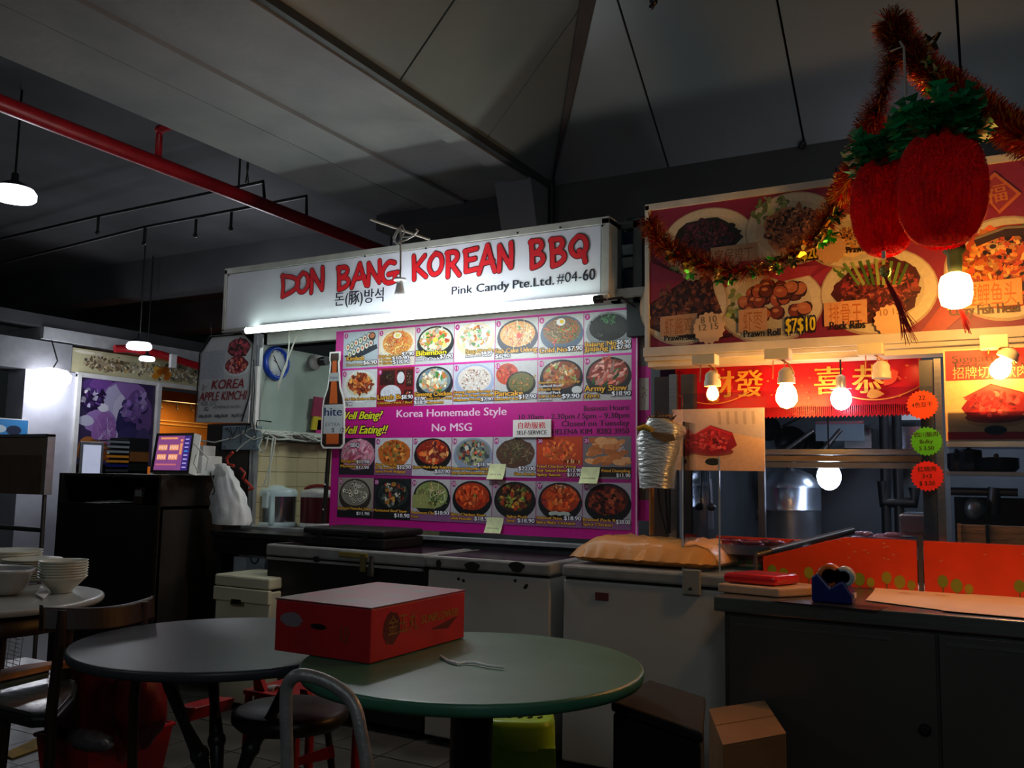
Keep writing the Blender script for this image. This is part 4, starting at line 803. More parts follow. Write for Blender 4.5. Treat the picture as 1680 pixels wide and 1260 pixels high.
pos = T('ordering_screen', 'tilted touch screen with purple and orange buttons on the black cabinet', 'screen', (sC+sD)/2)
U_ = (sC-sD); V_ = (sA-sD); Nn = U_.cross(V_).normalized()
if Nn.y > 0: Nn = -Nn
zfix = cz+.012-sD.z
pD = sD+Vector((0,0,0)); q4 = [pD, pD+U_, pD+U_+V_, pD+V_]
MB().prism([p_-Nn*.004 for p_ in q4], -Nn*.03).build('screen_case', mat('white_case', '#e0e0dc', .4), pos, bevel=.004)
MB().prism([q4[1]-Nn*.004, q4[1]+U_*.07-Nn*.03, q4[2]+U_*.07-Nn*.03, q4[2]-Nn*.004], -Nn*.01).build('case_edge', mat('white_case'), pos)
P = Paint(pD, U_, V_); P.V = V_.normalized(); P.N = Nn; uw, vh = U_.length, V_.length
P.rect(0,0,uw,vh,'#101014')
P.build('bezel', PRINT, pos)
P = Paint(pD, U_, V_); P.V = V_.normalized(); P.N = Nn; P.z = .0008
P.rect(uw*.08,vh*.06,uw*.95,vh*.93,'#8a4a86'); P.rect(uw*.78,vh*.06,uw*.95,vh*.93,'#3c2d7a')
OR = '#f29a6a'
P.rect(uw*.15,vh*.84,uw*.6,vh*.89,OR)
for r in range(2):
    for c in range(2): P.rect(uw*(.12+.3*c),vh*(.56-.24*r),uw*(.36+.3*c),vh*(.7-.24*r),OR)
for r in range(2):
    for c in range(2):
        for k in range(5): P.rect(uw*(.13+.3*c+.045*k),vh*(.58-.24*r+.02*(k%2)),uw*(.15+.3*c+.045*k),vh*(.67-.24*r),'#fbe0cc')
P.rect(uw*.69,vh*.45,uw*.75,vh*.74,OR); P.rect(uw*.69,vh*.78,uw*.75,vh*.84,OR); P.rect(uw*.12,vh*.18,uw*.65,vh*.22,'#c8707a')
for k in range(8): P.rect(uw*.81,vh*(.12+.1*k),uw*.91,vh*(.15+.1*k),'#b8a8e8' if k != 4 else '#3a9ae8')
P.build('lit_display', SCREEN, pos)
MB().prism([(sD.x+.08,CY+.1,cz),(sC.x-.05,CY+.1,cz),(sC.x-.05,CY+.25,cz),(sD.x+.08,CY+.25,cz)], (0,0,.012)).build('stand_foot', mat('white_case'), pos)
MB().tube([((sD.x+sC.x)/2,CY+.2,cz+.01),((sD.x+sC.x)/2,CY+.14,cz+.12)], .02, 8).build('stand_neck', mat('white_case'), pos)
# receipt printer + charger
pr = T('receipt_printer', 'white receipt printer with trailing cables beside the ordering screen', 'printer', onY(335,780,CY+.2))
a, b = onY(326,748,CY+.25), onY(341,779,CY+.25); bx((a.x,CY+.2,cz), (b.x,CY+.36,a.z)).build('printer_body', WHITE, pr, bevel=.006)
a2, b2 = onY(318,731,CY+.3), onY(333,750,CY+.3); bx((a2.x,CY+.3,a.z-.06), (b2.x,CY+.4,a2.z)).build('paper_cover', WHITE, pr, bevel=.004)
for pts in ([(318,728),(330,740),(342,752),(338,772)], [(322,745),(318,760),(326,776)], [(345,775),(350,792),(352,806),(349,812)]): MB().tube([onY(*q_,CY-.03) for q_ in pts], .004, 5).build('cable', WC if pts[0][0] != 345 else BLKPL, pr)
# ---------------------------------------------------------------- freezers
def freezer(name, label, xa, xb, yf, h, depth, bodym, lidm, lidh=.05, glasstop=None):
    t = T(name, label, 'freezer', ((xa+xb)/2, yf, 0), None)
    bo_ = bx((xa,yf+.012,.04), (xb,yf+depth,h-lidh-.012)).build('body', bodym, t, bevel=.008)
    li_ = bx((xa-.003,yf,h-lidh), (xb+.003,yf+depth,h)).build('lid', lidm, t, bevel=.01)
    bx((xa+.01,yf+.02,h-lidh-.014), (xb-.01,yf+depth-.02,h-lidh)).build('seal', BLKPL, li_)
    if glasstop: bx((xa+.04,yf+.03,h-.004), (xb-.04,yf+depth-.02,h+.002)).build('lid_glass', glasstop, li_)
    for x in (xa+.05, xb-.05): bx((x-.02,yf+.05,0), (x+.02,yf+.09,.04)).build('foot', BLKPL, bo_)
    return t
GT = mat('tinted_glass_lid', '#3a1e30', .12, .0, scale=3, coat=.5)
FZB = mat('black_body', '#0f0f10', .5); FZL = mat('grey_lid', '#8e8f8c', .4, scale=12, bump=.1); FZW = mat('white_enamel', '#b9b9b4', .4, scale=1.5, var=.1, bump=.03); FZC = mat('beige_enamel', '#cfcbae', .45, scale=4)
fa = onZ(452,891,.87); fb = onZ(688,909,.87); f1y = 3.58
f1 = freezer('chest_freezer', 'black chest freezer with a grey lid under the black case', fa.x, fb.x+.04, f1y, .87, .44, FZB, FZL, .06, GT)
q = onY(520,914,f1y); MB().ell((q.x,f1y-.002,q.z-.01), (.028,.006,.018), 14, 6).build('lid_lock', BLKPL, f1)
a, b = onY(558,905,f1y), onY(604,915,f1y); bx((a.x,f1y-.012,a.z-.022), (b.x,f1y,a.z)).build('yellow_tape', mat('dirty_yellow', '#8a7a3a', .5), f1)
bx((b.x-.04,f1y-.014,a.z-.09), (b.x-.01,f1y-.002,a.z-.005)).build('hasp', mat('old_brass', '#8a8050', .4, .6), f1); q = onY(612,915,f1y); MB().lathe([(.02,-.09),(.022,-.06),(.012,-.02),(.012,.01)], (q.x,f1y-.015,q.z), 10, sy=.5).build('padlock', STEELD, f1)
bx((fa.x+.01,f1y-.004,.79), (fb.x+.03,f1y+.012,.802)).build('trim_strip', FZL, f1)
f2y = 3.56; a, b = onZ(716,914,.87), onZ(913,923,.87)
f2 = freezer('chest_freezer', 'scuffed white chest freezer with tinted top next to the black freezer', fb.x+.07, b.x, f2y, .87, .46, FZW, FZL, .055, GT)
for px, py, rx in ((775,926,.04),(848,926,.04),(720,922,.015)): q = onY(px,py,f2y); MB().disc if False else None; mb = MB(); mb.M = Matrix.Translation((q.x,f2y-.001,q.z-.012)) @ Matrix.Rotation(PI/2,4,'X'); mb.add([(rx*(1+.2*math.sin(3*t))*math.cos(t), .024*math.sin(t) , .001) for t in [2*PI*k/16 for k in range(16)]], [tuple(range(16))]); mb.build('rust_patch', mat('peeled_black', '#161412', .7), f2)
for px, py in ((750,950),(758,953),(843,953),(860,964),(862,961)): q = onY(px,py,f2y); mb = MB(); mb.M = Matrix.Translation((q.x,f2y+.0108,q.z)) @ Matrix.Rotation(PI/2,4,'X'); mb.add([(.009*math.cos(t)*random.uniform(.6,1.3), .008*math.sin(t), 0) for t in [2*PI*k/8 for k in range(8)]], [tuple(range(8))]); mb.build('chip', mat('peeled_black'), f2)
f3y = 3.56; a, b = onZ(948,922,.87), onZ(1160,938,.87)
f3 = freezer('chest_freezer', 'white chest freezer carrying the orange sack beside the steel counter', a.x, b.x+.18, f3y, .87, .5, FZW, FZL, .05)
q = onY(986,979,f3y); bx((q.x-.03,f3y+.006,q.z-.016), (q.x+.03,f3y+.013,q.z+.016)).build('badge', mat('dull_maroon', '#5a2c2c', .5), f3)
q = onY(1134,955,f3y); bx((q.x-.035,f3y-.012,q.z-.05), (q.x+.04,f3y+.012,q.z+.05)).build('lock_plate', mat('grey_plate', '#8d8d82', .5), f3, bevel=.004); MB().ell((q.x+.0,f3y-.014,q.z-.025), (.008,.004,.008), 8, 4).build('keyhole', BLKPL, f3)
f0y = 3.5; a, b = onZ(345,942,.70), onZ(446,950,.70)
f0 = freezer('bar_freezer', 'low beige cabinet with a stepped lid between black cabinet and black freezer', a.x, b.x-.02, f0y, .70, .33, FZC, FZC, .06)
bx((a.x-.004,f0y-.004,.565), (b.x-.016,f0y+.02,.636)).build('middle_band', FZC, f0, bevel=.004)
q = onY(388,987,f0y); bx((q.x-.045,f0y-.002,q.z-.02), (q.x+.045,f0y+.014,q.z+.02)).build('brass_plate', mat('brass_plate', '#8a7a48', .4, .5), f0); bx((q.x-.036,f0y-.004,q.z-.012), (q.x+.036,f0y,q.z+.012)).build('plate_slot', BLACK, f0)
# black case on the black freezer
a, b = onY(498,880,f1y+.06), onY(566,893,f1y+.04); c_ = onY(645,889,f1y+.1)
cs = T('black_case', 'flat black carrying case lying on the black chest freezer', 'case', (a.x+.3,f1y+.2,.872))
ang = .0; ztop = onY(566,868,f1y+.05).z
bx((a.x,f1y+.05,.873), (c_.x-.02,f1y+.40,.873+.055)).build('case_base', mat('case_leather', '#0d0d0e', .5, bump=.2, scale=20), cs, bevel=.01); bx((a.x,f1y+.05,.932), (c_.x-.02,f1y+.40,ztop+.0)).build('case_lid', mat('case_leather'), cs, bevel=.012)
for x in (a.x+.12, c_.x-.14): bx((x-.02,f1y+.044,.91), (x+.02,f1y+.052,.95)).build('clasp', BLKPL, cs)
# ================================================================ red banner stall on the right
RS = 3.85
a, b = onY(1063,338,RS), onY(1063,572,RS); rx0 = a.x; rzt, rzb = a.z, (b.z+onY(1600,550,RS).z)/2; rx1 = 1.3
rs = T('menu_sign', 'wide red sign board of seafood dishes above the right stall', 'sign', ((rx0+rx1)/2, RS, rzb))
bx((rx0,RS+.004,rzb), (rx1,RS+.16,rzt)).build('sign_box', SGF, rs)
mb = bx((rx0-.012,RS-.01,rzt-.025), (rx1,RS+.17,rzt+.006)); mb.box((rx0-.012,RS-.01,rzb-.02),(rx0+.01,RS+.17,rzt)); mb.box((rx0-.012,RS-.03,rzb-.03),(rx1,RS+.02,rzb+.012)); mb.build('sign_frame', mat('cream_frame', '#cfc9b8', .45, scale=8), rs, bevel=.002)
R = Paint((rx0, RS+.003, rzb), (1,0,0), (0,0,1)); Rw, Rh = rx1-rx0, rzt-rzb
def rp(px, py): return R.inv(onY(px, py, RS))
def rpoly(pts, col): R.poly([rp(*q) for q in pts], col)
def rell(px, py, rx, ry, col, n=30, jag=0, rot=0):
    c = rp(px, py); e = rp(px+rx, py-rx*.14); f_ = rp(px, py-ry); rw = e[0]-c[0]; rh = f_[1]-c[1]; R.disc(c[0], c[1], rw, rh, col, n, rot, jag); return c[0], c[1], rw, rh
R.rect(.012,.012,Rw,Rh-.025,'#8e2440')
for i in range(24): R.disc(random.uniform(.25,Rw-.25), random.uniform(.16,Rh-.17), random.uniform(.05,.2), random.uniform(.03,.12), random.choice(['#a82a3c','#92203a','#8c1e2c','#a8304a']), 12, jag=.2)
CRM = '#d8c8a4'
for (px, py, rx, ry, f, pal, kind, n, veg) in (
 (1160,396,78,55,.72,['#3a1e2a','#5a2838','#28281e','#6a3040','#1e2a22','#4a2430'],'chunk',150,None),
 (1300,375,82,60,.66,['#a8683a','#8a4a2c','#c88a5a','#6a3a28','#b87848'],'chunk',140,(1265,345,'#7c8a4a')),
 (1120,500,74,66,.86,['#5a2c1c','#7a4028','#46241a','#8a5234','#3a1c14'],'chunk',150,(1118,460,'#3a5a2a')),
 (1262,500,90,64,.62,['#8a3a1e','#a8502c','#6a2a18','#b8683c','#7a3420'],'ball',26,(1215,500,'#8a9a4a')),
 (1440,478,100,72,.76,['#6a1e24','#8a2c2c','#4a161c','#a84438','#5a2024','#b8604a'],'chunk',190,(1405,430,'#5a7a2a')),
 (1400,395,80,45,.6,['#d8a860','#c88a48','#e8c890','#b87838'],'chunk',80,None),
 (1650,440,108,86,.84,['#d8641e','#e8842a','#c04a18','#f0a044','#a83c1a','#e8b060'],'chunk',200,(1690,400,'#5a5a3a'))):
    R.z = .0012+.00037*((px*7) % 11); rell(px, py, rx, ry, '#b89c7c', 36); c = rell(px, py-1, rx*.97, ry*.95, CRM, 36); R.disc(c[0], c[1], c[2]*.8, c[3]*.78, '#c8b894', 30)
    if veg:
        v = rp(veg[0], veg[1]); R.food(v[0], v[1], c[2]*.55, c[3]*.5, [veg[2], '#9aa860', '#b8b878', veg[2], '#6a7a3a'], 40, 'chunk')
    if kind == 'ball':
        for k in range(n):
            t = random.uniform(0,2*PI); q = math.sqrt(random.random()); X, Y2 = c[0]+.02+c[2]*f*q*math.cos(t), c[1]+.005+c[3]*f*q*math.sin(t); cc_ = random.choice(pal)
            R.disc(X, Y2, .036, .03, '#3c1a10', 12, random.random()*3, .05); R.disc(X-.002, Y2+.003, .031, .025, cc_, 12, random.random()*3, .05); R.disc(X-.006, Y2+.009, .014, .008, '#c07a4c', 8)
    else:
        R.disc(c[0], c[1], c[2]*f, c[3]*f, pal[2], 20, 0, .12); R.food(c[0], c[1], c[2]*f*1.08, c[3]*f*1.08, pal, n//2, kind); R.food(c[0], c[1], c[2]*f*1.05, c[3]*f*1.05, pal+['#2a1414'], 420, 'fine')
R.z = .009
for k in range(9):  # spring onion fan on the ribs, fish head shapes
    q0_, q1_ = rp(1410+k*8, 468), rp(1385+k*13, 425+abs(k-4)*2); R.stroke([q0_, q1_], .012, random.choice(['#4a6a24','#9aa850','#6a8a34']))
R.stroke([rp(1600,400),rp(1640,384),rp(1690,380)], .028, '#3c2418'); R.stroke([rp(1600,392),rp(1650,374),rp(1690,372)], .01, '#8a7a5a'); q = rp(1628,405); R.disc(q[0], q[1], .022, .014, '#d8a860'); R.disc(q[0]+.002, q[1], .012, .009, '#3a2818')
rpoly([(1602,310),(1632,283),(1676,318),(1640,352)], '#c86a34'); rpoly([(1608,311),(1633,290),(1668,318),(1639,346)], '#9c3438'); q = rp(1636,330); R.text('福', q[0], q[1]-.0, .055, '#c8742c', al='c', off=.02, rot=.1)
rpoly([(1250,450),(1290,438),(1345,436),(1330,452),(1285,462)], '#a83440'); rpoly([(1066,430),(1130,456),(1066,500)], '#8c1e34')
rpoly([(1530,560),(1600,500),(1545,500),(1500,560)], '#b03a2a')
R.z = .0105
def rtx(t, p0, p1, h, col, box=None, **k):
    u0, v0 = rp(*p0); u1, v1 = rp(*p1)
    if box: R.poly([(u0-.02,v0-.015),(u1+.02,v1-.015),(u1+.02,v1+h+.02),(u0-.02,v0+h+.02)], box)
    R.text(t, u0, v0, h, col, w=u1-u0, **k)
rtx('虾酱鸡', (1091,548), (1138,543), .06, '#a8641c', '#c49468', off=.01); rtx('Prawn Sauce Chicken', (1091,560), (1202,552), .026, '#18110c', off=.05)
rtx('宫保鸡丁', (1174,430), (1236,422), .045, '#8a5020', '#b8906a'); rtx('虾枣', (1220,540), (1252,537), .065, '#a8641c', '#c49468', off=.01)
rtx('Prawn Roll', (1221,554), (1281,549), .032, '#18110c', off=.06); rtx('$7$10', (1290,545), (1338,538), .058, '#e8d020', off=.04, out='#141008', oo=.07)
rtx('排骨王', (1361,530), (1415,525), .065, '#b8641c', '#d89c68', off=.01); rtx('Pork Ribs', (1362,542), (1420,537), .035, '#18110c', off=.06)
rtx('麦片虾', (1383,392), (1410,388), .04, '#a8641c'); rtx('Cereal Prawn', (1352,420), (1420,411), .028, '#18110c', off=.06); rtx('$8$20', (1298,428), (1343,421), .05, '#e8d020', off=.04, out='#141008', oo=.07)
rtx('咖喱鲤鱼头', (1563,503), (1668,494), .068, '#d06a14', '#eca45a', off=.01); rtx('Curry Fish Head', (1558,519), (1672,510), .038, '#5a3a14', off=.06)
R.build('printed_dishes', PRINT, rs)
def star(px, py, Y, rpx, col, label, texts, n=22, tcol='#2a1a10'):
    c = onY(px, py, Y); r = (onY(px+rpx,py,Y).x-onY(px-rpx,py,Y).x)/2
    t = T('price_star', label, 'price tag', c, None); ps = []
    for k in range(2*n): th = PI*k/n; q = r if k % 2 else r*.88; ps.append((c.x+q*math.cos(th), Y, c.z+q*math.sin(th)))
    MB().prism(ps, (0,.003,0)).build('star_card', mat('card_'+col.strip('#'), col, .7, scale=20, var=.04), t)
    P = Paint((c.x, Y-.0006, c.z), (1,0,0), (0,0,1))
    for i, (s_, h) in enumerate(texts): P.text(s_, 0, r*(.32-.45*i), h*r, tcol, al='c', off=.02, rot=.05)
    P.build('handwriting', PAPER, t)
PCH = '#d8b48c'
star(1163,538,RS-.018,27,PCH,'peach price star over the prawn sauce chicken caption',[('8 10',.4),('12 15',.4)],16,'#7a6a50')
star(1137,441,RS-.018,21,'#c8a880','peach price star under the tinsel near the left end of the red sign',[],14)
star(1363,409,RS-.018,26,'#d0a070','tan price star beside the cereal prawn caption',[('$8',.4)],14,'#8a6a40')
star(1461,525,RS-.018,29,'#e8b480','pale star cards beside the pork ribs caption',[('10 15',.4)],16,'#a8784a')
# cream fascia beam, post, poles
bm = T('fascia_beam', 'cream painted beam under the red sign lit by the warm bulbs', 'beam', (rx0, RS, rzb-.1))
bx((rx0-.01,RS-.02,rzb-.05), (rx1,RS+.1,rzb-.03)).build('upper_beam', mat('cream_frame'), bm, bevel=.003)
bx((rx0+.0,RS+.0,rzb-.075), (rx1,RS+.12,rzb-.05)).build('lower_beam', CREAM, bm)
wl_ = T('window_vent', 'dark blue louvre window between the white sign and the red sign', 'window', onY(1030,480,4.0))
A_, B_ = onY(1006,378,4.02), onY(1052,484,4.02)
mb = MB()
for aa, bb_ in (((A_.x,4.0,B_.z-.03),(A_.x+.05,4.04,A_.z+.02)), ((B_.x-.035,4.0,B_.z-.03),(B_.x+.01,4.04,A_.z+.04)), ((A_.x,4.0,A_.z-.005),(B_.x,4.04,A_.z+.03)), ((A_.x,4.0,B_.z-.03),(B_.x,4.04,B_.z+.01))): mb.box(aa, bb_)
mb.build('vent_frame', mat('dull_alu', '#5a5d5e', .5, .4), wl_)
for k, col in enumerate(('#16243f','#8a949c','#7c8284','#131e38','#131e38')):
    z = A_.z-.02-k*(A_.z-B_.z-.02)/5; dz = (A_.z-B_.z-.02)/5
    if k in (1,2): dz *= .75
    MB().prism([(A_.x+.05,4.01,z),(B_.x-.035,4.01,z),(B_.x-.035,4.03,z-dz*.95),(A_.x+.05,4.03,z-dz*.95)], (0,.006,0)).build('louvre', mat('louvre_'+col.strip('#'), col, .25, scale=4), wl_)
S(bx((x1+.02,4.05,1.95), (rx0,4.1,rzt+.02)), 'wall_infill', mat('infill_dark', '#1d2024', .6))
pst = T('steel_post', 'upright steel post at the left end of the red stall', 'post', (onY(1112,700,3.9).x,3.9,0))
px_ = onY(1107,700,3.9).x; bx((px_-.02,3.88,.0), (px_+.015,3.92,rzb-.11)).build('post_face', STEEL, pst); bx((px_+.03,3.9,.0), (px_+.09,3.95,rzb-.11)).build('dark_slat', STEELD, pst); bx((px_-.12,3.96,.0), (px_-.03,3.98,rzb-.11)).build('dark_panel', mat('brown_panel','#3a2e28',.5), pst)
ps2 = T('corner_pole', 'bright steel display pole between the price stars and the meat poster', 'pole', (onY(1540,700,3.74).x,3.74,.85))
c_ = onY(1541,700,3.74); bx((c_.x-.012,3.735,.85), (c_.x+.012,3.76,rzb-.11)).build('pole_tube', STEEL, ps2); q = onY(1525,700,3.78); bx((q.x-.03,3.77,.85), (q.x+.02,3.80,rzb-.11)).build('pole_plate', STEELD, ps2)
# ---- red new year banner with gold characters
YN = 3.98
a, b, c_, d_ = onY(1108,592,YN), onY(1511,574,YN), onY(1511,662,YN), onY(1108,674,YN)
nb = T('new_year_banner', 'glossy red banner with gold Chinese characters across the right stall opening', 'banner', d_)
nzt, nzb = (a.z+b.z)/2, (c_.z+d_.z)/2; nw = b.x-a.x
mb = MB(); vs = []; fs = []; nx = 50
for i in range(nx+1):
    for j in range(5): vs.append((a.x+nw*i/nx, YN+.006*math.sin(i*.5)+.004*math.sin(i*.17), nzb+.0+(nzt-nzb)*j/4))
for i in range(nx):
    for j in range(4): k = i*5+j; fs.append((k, k+5, k+6, k+1))
REDM = mat('red_banner', '#d0101c', .35, var=.08, scale=5, transl=.35)
mb.add(vs, fs, True).build('banner_cloth', REDM, nb)
mb = MB()
for i in range(120):
    x = a.x+.02+(nw-.04)*i/120; mb.prism([(x,YN,nzb-.04-.008*(i%2)),(x+.010,YN,nzb-.04),(x+.012,YN,nzb+.004),(x-.001,YN,nzb+.004)], (0,.002,0))
o = mb.build('fringe', REDM, nb); o['kind'] = 'stuff'
P = Paint((a.x, YN-.013, nzb), (1,0,0), (0,0,1)); nh = nzt-nzb
GOLD = '#c8962c'
for ch, px, sz in (('财',1182,1), ('發',1229,1), ('喜',1360,1), ('恭',1424,1)):
    u = onY(px, 620, YN-.013).x-a.x; P = Paint((a.x, YN-.013, nzb), (1,0,0), (0,0,1)); P.z = .002; P.text(ch, u, nh*.27, nh*.4, GOLD, al='c', off=.025); P.build('gold_character', PRINT, nb)
P = Paint((a.x, YN-.013, nzb), (1,0,0), (0,0,1))
for k in range(70): P.disc(random.uniform(.02,nw-.02), random.uniform(.02,nh-.02), .006, .004, random.choice(['#d8701c','#c8401c','#b00c18']), 6)
for s0 in (.0, nw-.36):
    P.stroke([(s0+.01+.34*k/14, nh*(.10+.22*(2*k/14-1)**2)) for k in range(15)], .005, '#f08a2a'); P.disc(s0+.18, nh*.2, .03, .02, '#d8862c', 9, jag=.25); P.disc(s0+.24, nh*.5, .035, .03, '#c83c1c', 9, jag=.3)
P.stroke([(.008,.0),(.008,nh)], .003, '#e0501c'); P.stroke([(nw-.008,.0),(nw-.008,nh)], .003, '#f09a2a')
P.build('banner_pattern', PRINT, nb)['kind'] = 'stuff'
# ---- bulbs with cream boxes
WARM = mat('warm_bulb', '#ffffff', .5, emit=80, ecol='#ffb054'); HOLD = mat('holder_cream', '#d8d0b8', .4)
def sock(px, pyb, pyt, label, bulb, boxpx, Y=3.74, tilt=0):
    c = onY(px, (pyb+pyt)/2, Y); t = T('bulb_holder', label, 'lamp', c, None); zb_, zt_ = onY(px,pyb,Y).z, onY(px,pyt,Y).z; h = zt_-zb_
    mb = MB(); mb.M = Matrix.Translation((c.x,c.y,zb_)) @ Matrix.Rotation(tilt,4,'Y')
    mb.lathe([(.036,0),(.036,h*.35),(.032,h*.4),(.032,h*.7),(.026,h*.85),(.012,h)], (0,0,0), 20).build('holder', HOLD, t)
    if bulb:
        r = bulb*.01
        mb = MB(); mb.M = Matrix.Translation((c.x,c.y,zb_)) @ Matrix.Rotation(tilt,4,'Y'); mb.lathe([(.001,-2.4*r),(.6*r,-2.2*r),(.95*r,-1.7*r),(r,-1.2*r),(.8*r,-.5*r),(.45*r,0),(.4*r,.01)], (0,0,0), 20).build('lit_bulb', WARM if bulb > 3 else mat('dim_bulb', '#ffffff', .3, emit=24, ecol='#ffa24a'), t)
    A = onY(boxpx[0],boxpx[1],Y); B = onY(boxpx[2],boxpx[3],Y); bx((A.x,Y-.03,B.z), (B.x,Y+.04,A.z)).build('junction_block', CREAM, t, bevel=.004)
    m_ = (B.x-A.x)/2; MB().tube([(A.x+m_*1.3,Y,B.z),(A.x+m_*1.9,Y-.01,B.z-.02),(B.x+.015,Y-.01,B.z-.06),(c.x+.02,Y,zt_)], .004, 6).build('lead', mat('amber_wire', '#c88a4a', .5), t)
    MB().tube([(A.x+m_*.6,Y,B.z),(A.x+m_*.55,Y,zb_+.02)], .0025, 5).tube([(A.x+m_*1.5,Y,B.z),(A.x+m_*1.5,Y,zb_+.02)], .0025, 5).build('hanger_wire', mat('amber_wire'), t)
sock(1169, 634, 608, 'first bulb holder from the left with a dim bulb in front of the red banner', 2.6, (1138,583,1176,598))
sock(1290, 629, 603, 'bulb holder with a brightly glowing warm bulb before the red banner', 4.4, (1256,574,1297,590))
sock(1446, 621, 592, 'cream bulb holder without a lit bulb at the right end of the red banner', 0, (1407,565,1450,582))
sock(1651, 588, 570, 'tilted bulb holder with a glowing bulb over the right meat poster', 3.4, (1607,552,1655,571), 3.6, .5)
# ---- lantern-like bulb hanging right
q = onY(1568,476,3.30)
lb_ = T('hanging_bulb', 'glaring warm bulb under a black holder hanging before the fish head dish', 'lamp', q)
MB().lathe([(.02,-.062),(.045,-.05),(.052,-.02),(.052,.02),(.044,.048),(.02,.06)], q, 12).build('lit_globe', mat('warm_globe', '#ffffff', .5, emit=120, ecol='#ffb85c'), lb_)
MB().lathe([(.02,.055),(.024,.09),(.024,.12),(.036,.135),(.034,.16),(.012,.17)], q, 14).build('black_holder', mat('dark_green_cap', '#14200f', .5), lb_)
MB().tube([q+Vector((0,0,.17)), q+Vector((.0,.0,.5))], .004, 5).build('cord', BLKPL, lb_)
# ---- meat posters
def meat(P, cx, cy, s_):
    P.disc(cx, cy-s_*.62, s_*.85, s_*.25, '#c8a070', 24); P.disc(cx, cy-s_*.52, s_*.9, s_*.2, '#8a3a30', 24); P.disc(cx, cy-s_*.95, s_*.34, s_*.16, '#1c2418', 16)
    P.poly([(cx-s_,cy-s_*.2),(cx-s_*.75,cy+s_*.15),(cx-s_*.1,cy+s_*.62),(cx+s_*.85,cy+s_*.3),(cx+s_*1.05,cy-s_*.25),(cx+s_*.7,cy-s_*.5),(cx,cy-s_*.68),(cx-s_*.8,cy-s_*.5)], '#8e1420')
    for k in range(9):
        o_ = s_*(.34-.1*k); P.poly([(cx-s_*(.85-.03*k)+random.uniform(-.02,.02),cy+o_*.6-s_*.05),(cx-s_*.15,cy+o_+s_*.25),(cx+s_*(.9-.04*k),cy+o_*.7),(cx+s_*.1,cy+o_*.5-s_*.22)], random.choice(['#c4202c','#b01826','#d83a3a','#a01420']))
    P.food(cx, cy-s_*.05, s_*.85, s_*.5, ['#c8242e','#a81422','#d8444a','#7a1018','#e05a58'], 70, 'chunk')
YP = 3.86
a, b = onY(1103,672,YP), onY(1255,773,YP)
mp1 = T('meat_poster', 'cream poster with a pile of red meat in a bowl below the new year banner', 'poster', (a.x,YP,b.z))
bx((a.x,YP,b.z), (b.x,YP+.006,a.z)).build('poster_sheet', mat('poster_cream', '#d8bfa0', .5), mp1)
P = Paint((a.x,YP-.0006,b.z), (1,0,0), (0,0,1)); w_, h_ = b.x-a.x, a.z-b.z; P.rect(0,0,w_,h_,'#d8ae88'); P.poly([(0,h_*.55),(w_*.6,h_*.62),(w_,h_*.5),(w_,h_),(0,h_)], '#b8a8a4')
for k in range(5): P.stroke([(w_*(.52+.09*k),h_*.95),(w_*(.53+.09*k),h_*.74)], .014, '#a09088')
meat(P, w_*.45, h_*.5, w_*.25); P.build('printed_meat', PRINT, mp1)
YP2 = 3.70; a, b = onY(1547,575,YP2), onY(1547,724,YP2); x2 = a.x+.62
mp2 = T('meat_poster', 'large poster of sliced red meat with a red heading at the right edge', 'poster', (a.x,YP2,b.z))
bx((a.x,YP2,b.z), (x2,YP2+.006,a.z)).build('poster_sheet', mat('poster_cream'), mp2)
P = Paint((a.x,YP2-.0006,b.z), (1,0,0), (0,0,1)); w_, h_ = x2-a.x, a.z-b.z
P.rect(0,0,w_,h_,'#e8c08a'); P.rect(.006,h_*.66,w_,h_*.99,'#c42a2e'); P.rect(.006,.006,w_,h_*.1,'#c81e2c')
P.text('Signature', .03, h_*.86, .026, '#3a1814', off=.03, w=.2); P.text('Tender Bak Kwa', .03, h_*.775, .03, '#3a1814', off=.06, w=.27); P.text('招牌切片软肉干', .03, h_*.69, .034, '#e8a070', w=.29)
meat(P, .165, h_*.42, .11); P.build('printed_meat', PRINT, mp2)
# ---- price stars on the glass
star(1513,664,3.66,27,'#f04a10','round orange price star, topmost of three by the steel pole',[('22',.3),('4色豆干',.26)],24)
star(1520,724,3.66,27,'#4ab41c','round green price star, the middle one of three by the steel pole',[('四川酿肉',.26),('Bulky',.26),('S 3.50',.26)],24)
star(1521,781,3.66,28,'#e8201c','round red price star, lowest of three by the steel pole',[('红烧肉',.26),('3+3',.26),('$ 3.50',.26)],24)
# ---- steel counter
ca = onZ(1171,966,.88); cy0 = onZ(1171,980,.85).y; cy0 = 3.08; cxl = onZ(1171,978,.85).x
ctr = T('steel_counter', 'long stainless steel serving counter with dull cupboard doors at right', 'counter', (.2,cy0,0))
bx((cxl,cy0,.80), (1.3,4.0,.85)).build('worktop', STEEL, ctr, bevel=.004)
bx((cxl+.03,cy0+.03,.06), (1.3,3.98,.80)).build('cupboard_body', STEELD, ctr)
for i, (xa, xb) in enumerate(((cxl+.05,onY(1535,1000,cy0).x-.005),(onY(1535,1000,cy0).x+.005,.9))):
    dd = bx((xa,cy0+.015,.1), (xb,cy0+.03,.785)).build('door', mat('dull_steel_door', '#5f5c59', .42, .6, scale=2, bump=.05), ctr, bevel=.002)
    bx((xa+.02,cy0+.012,.755), (xb-.12,cy0+.018,.765)).build('rail', STEEL, dd); dd0 = dd if not i else dd0
q = onY(1518,1197,cy0+.015); MB().lathe([(.02,0),(.02,.012)], (0,0,0), 14) if False else None
mb = MB(); mb.M = Matrix.Translation((q.x,cy0+.018,q.z)) @ Matrix.Rotation(PI/2,4,'X'); mb.lathe([(.018,0),(.018,.014),(.01,.02)], (0,0,0), 16); mb.build('door_lock', BLKPL, dd0)
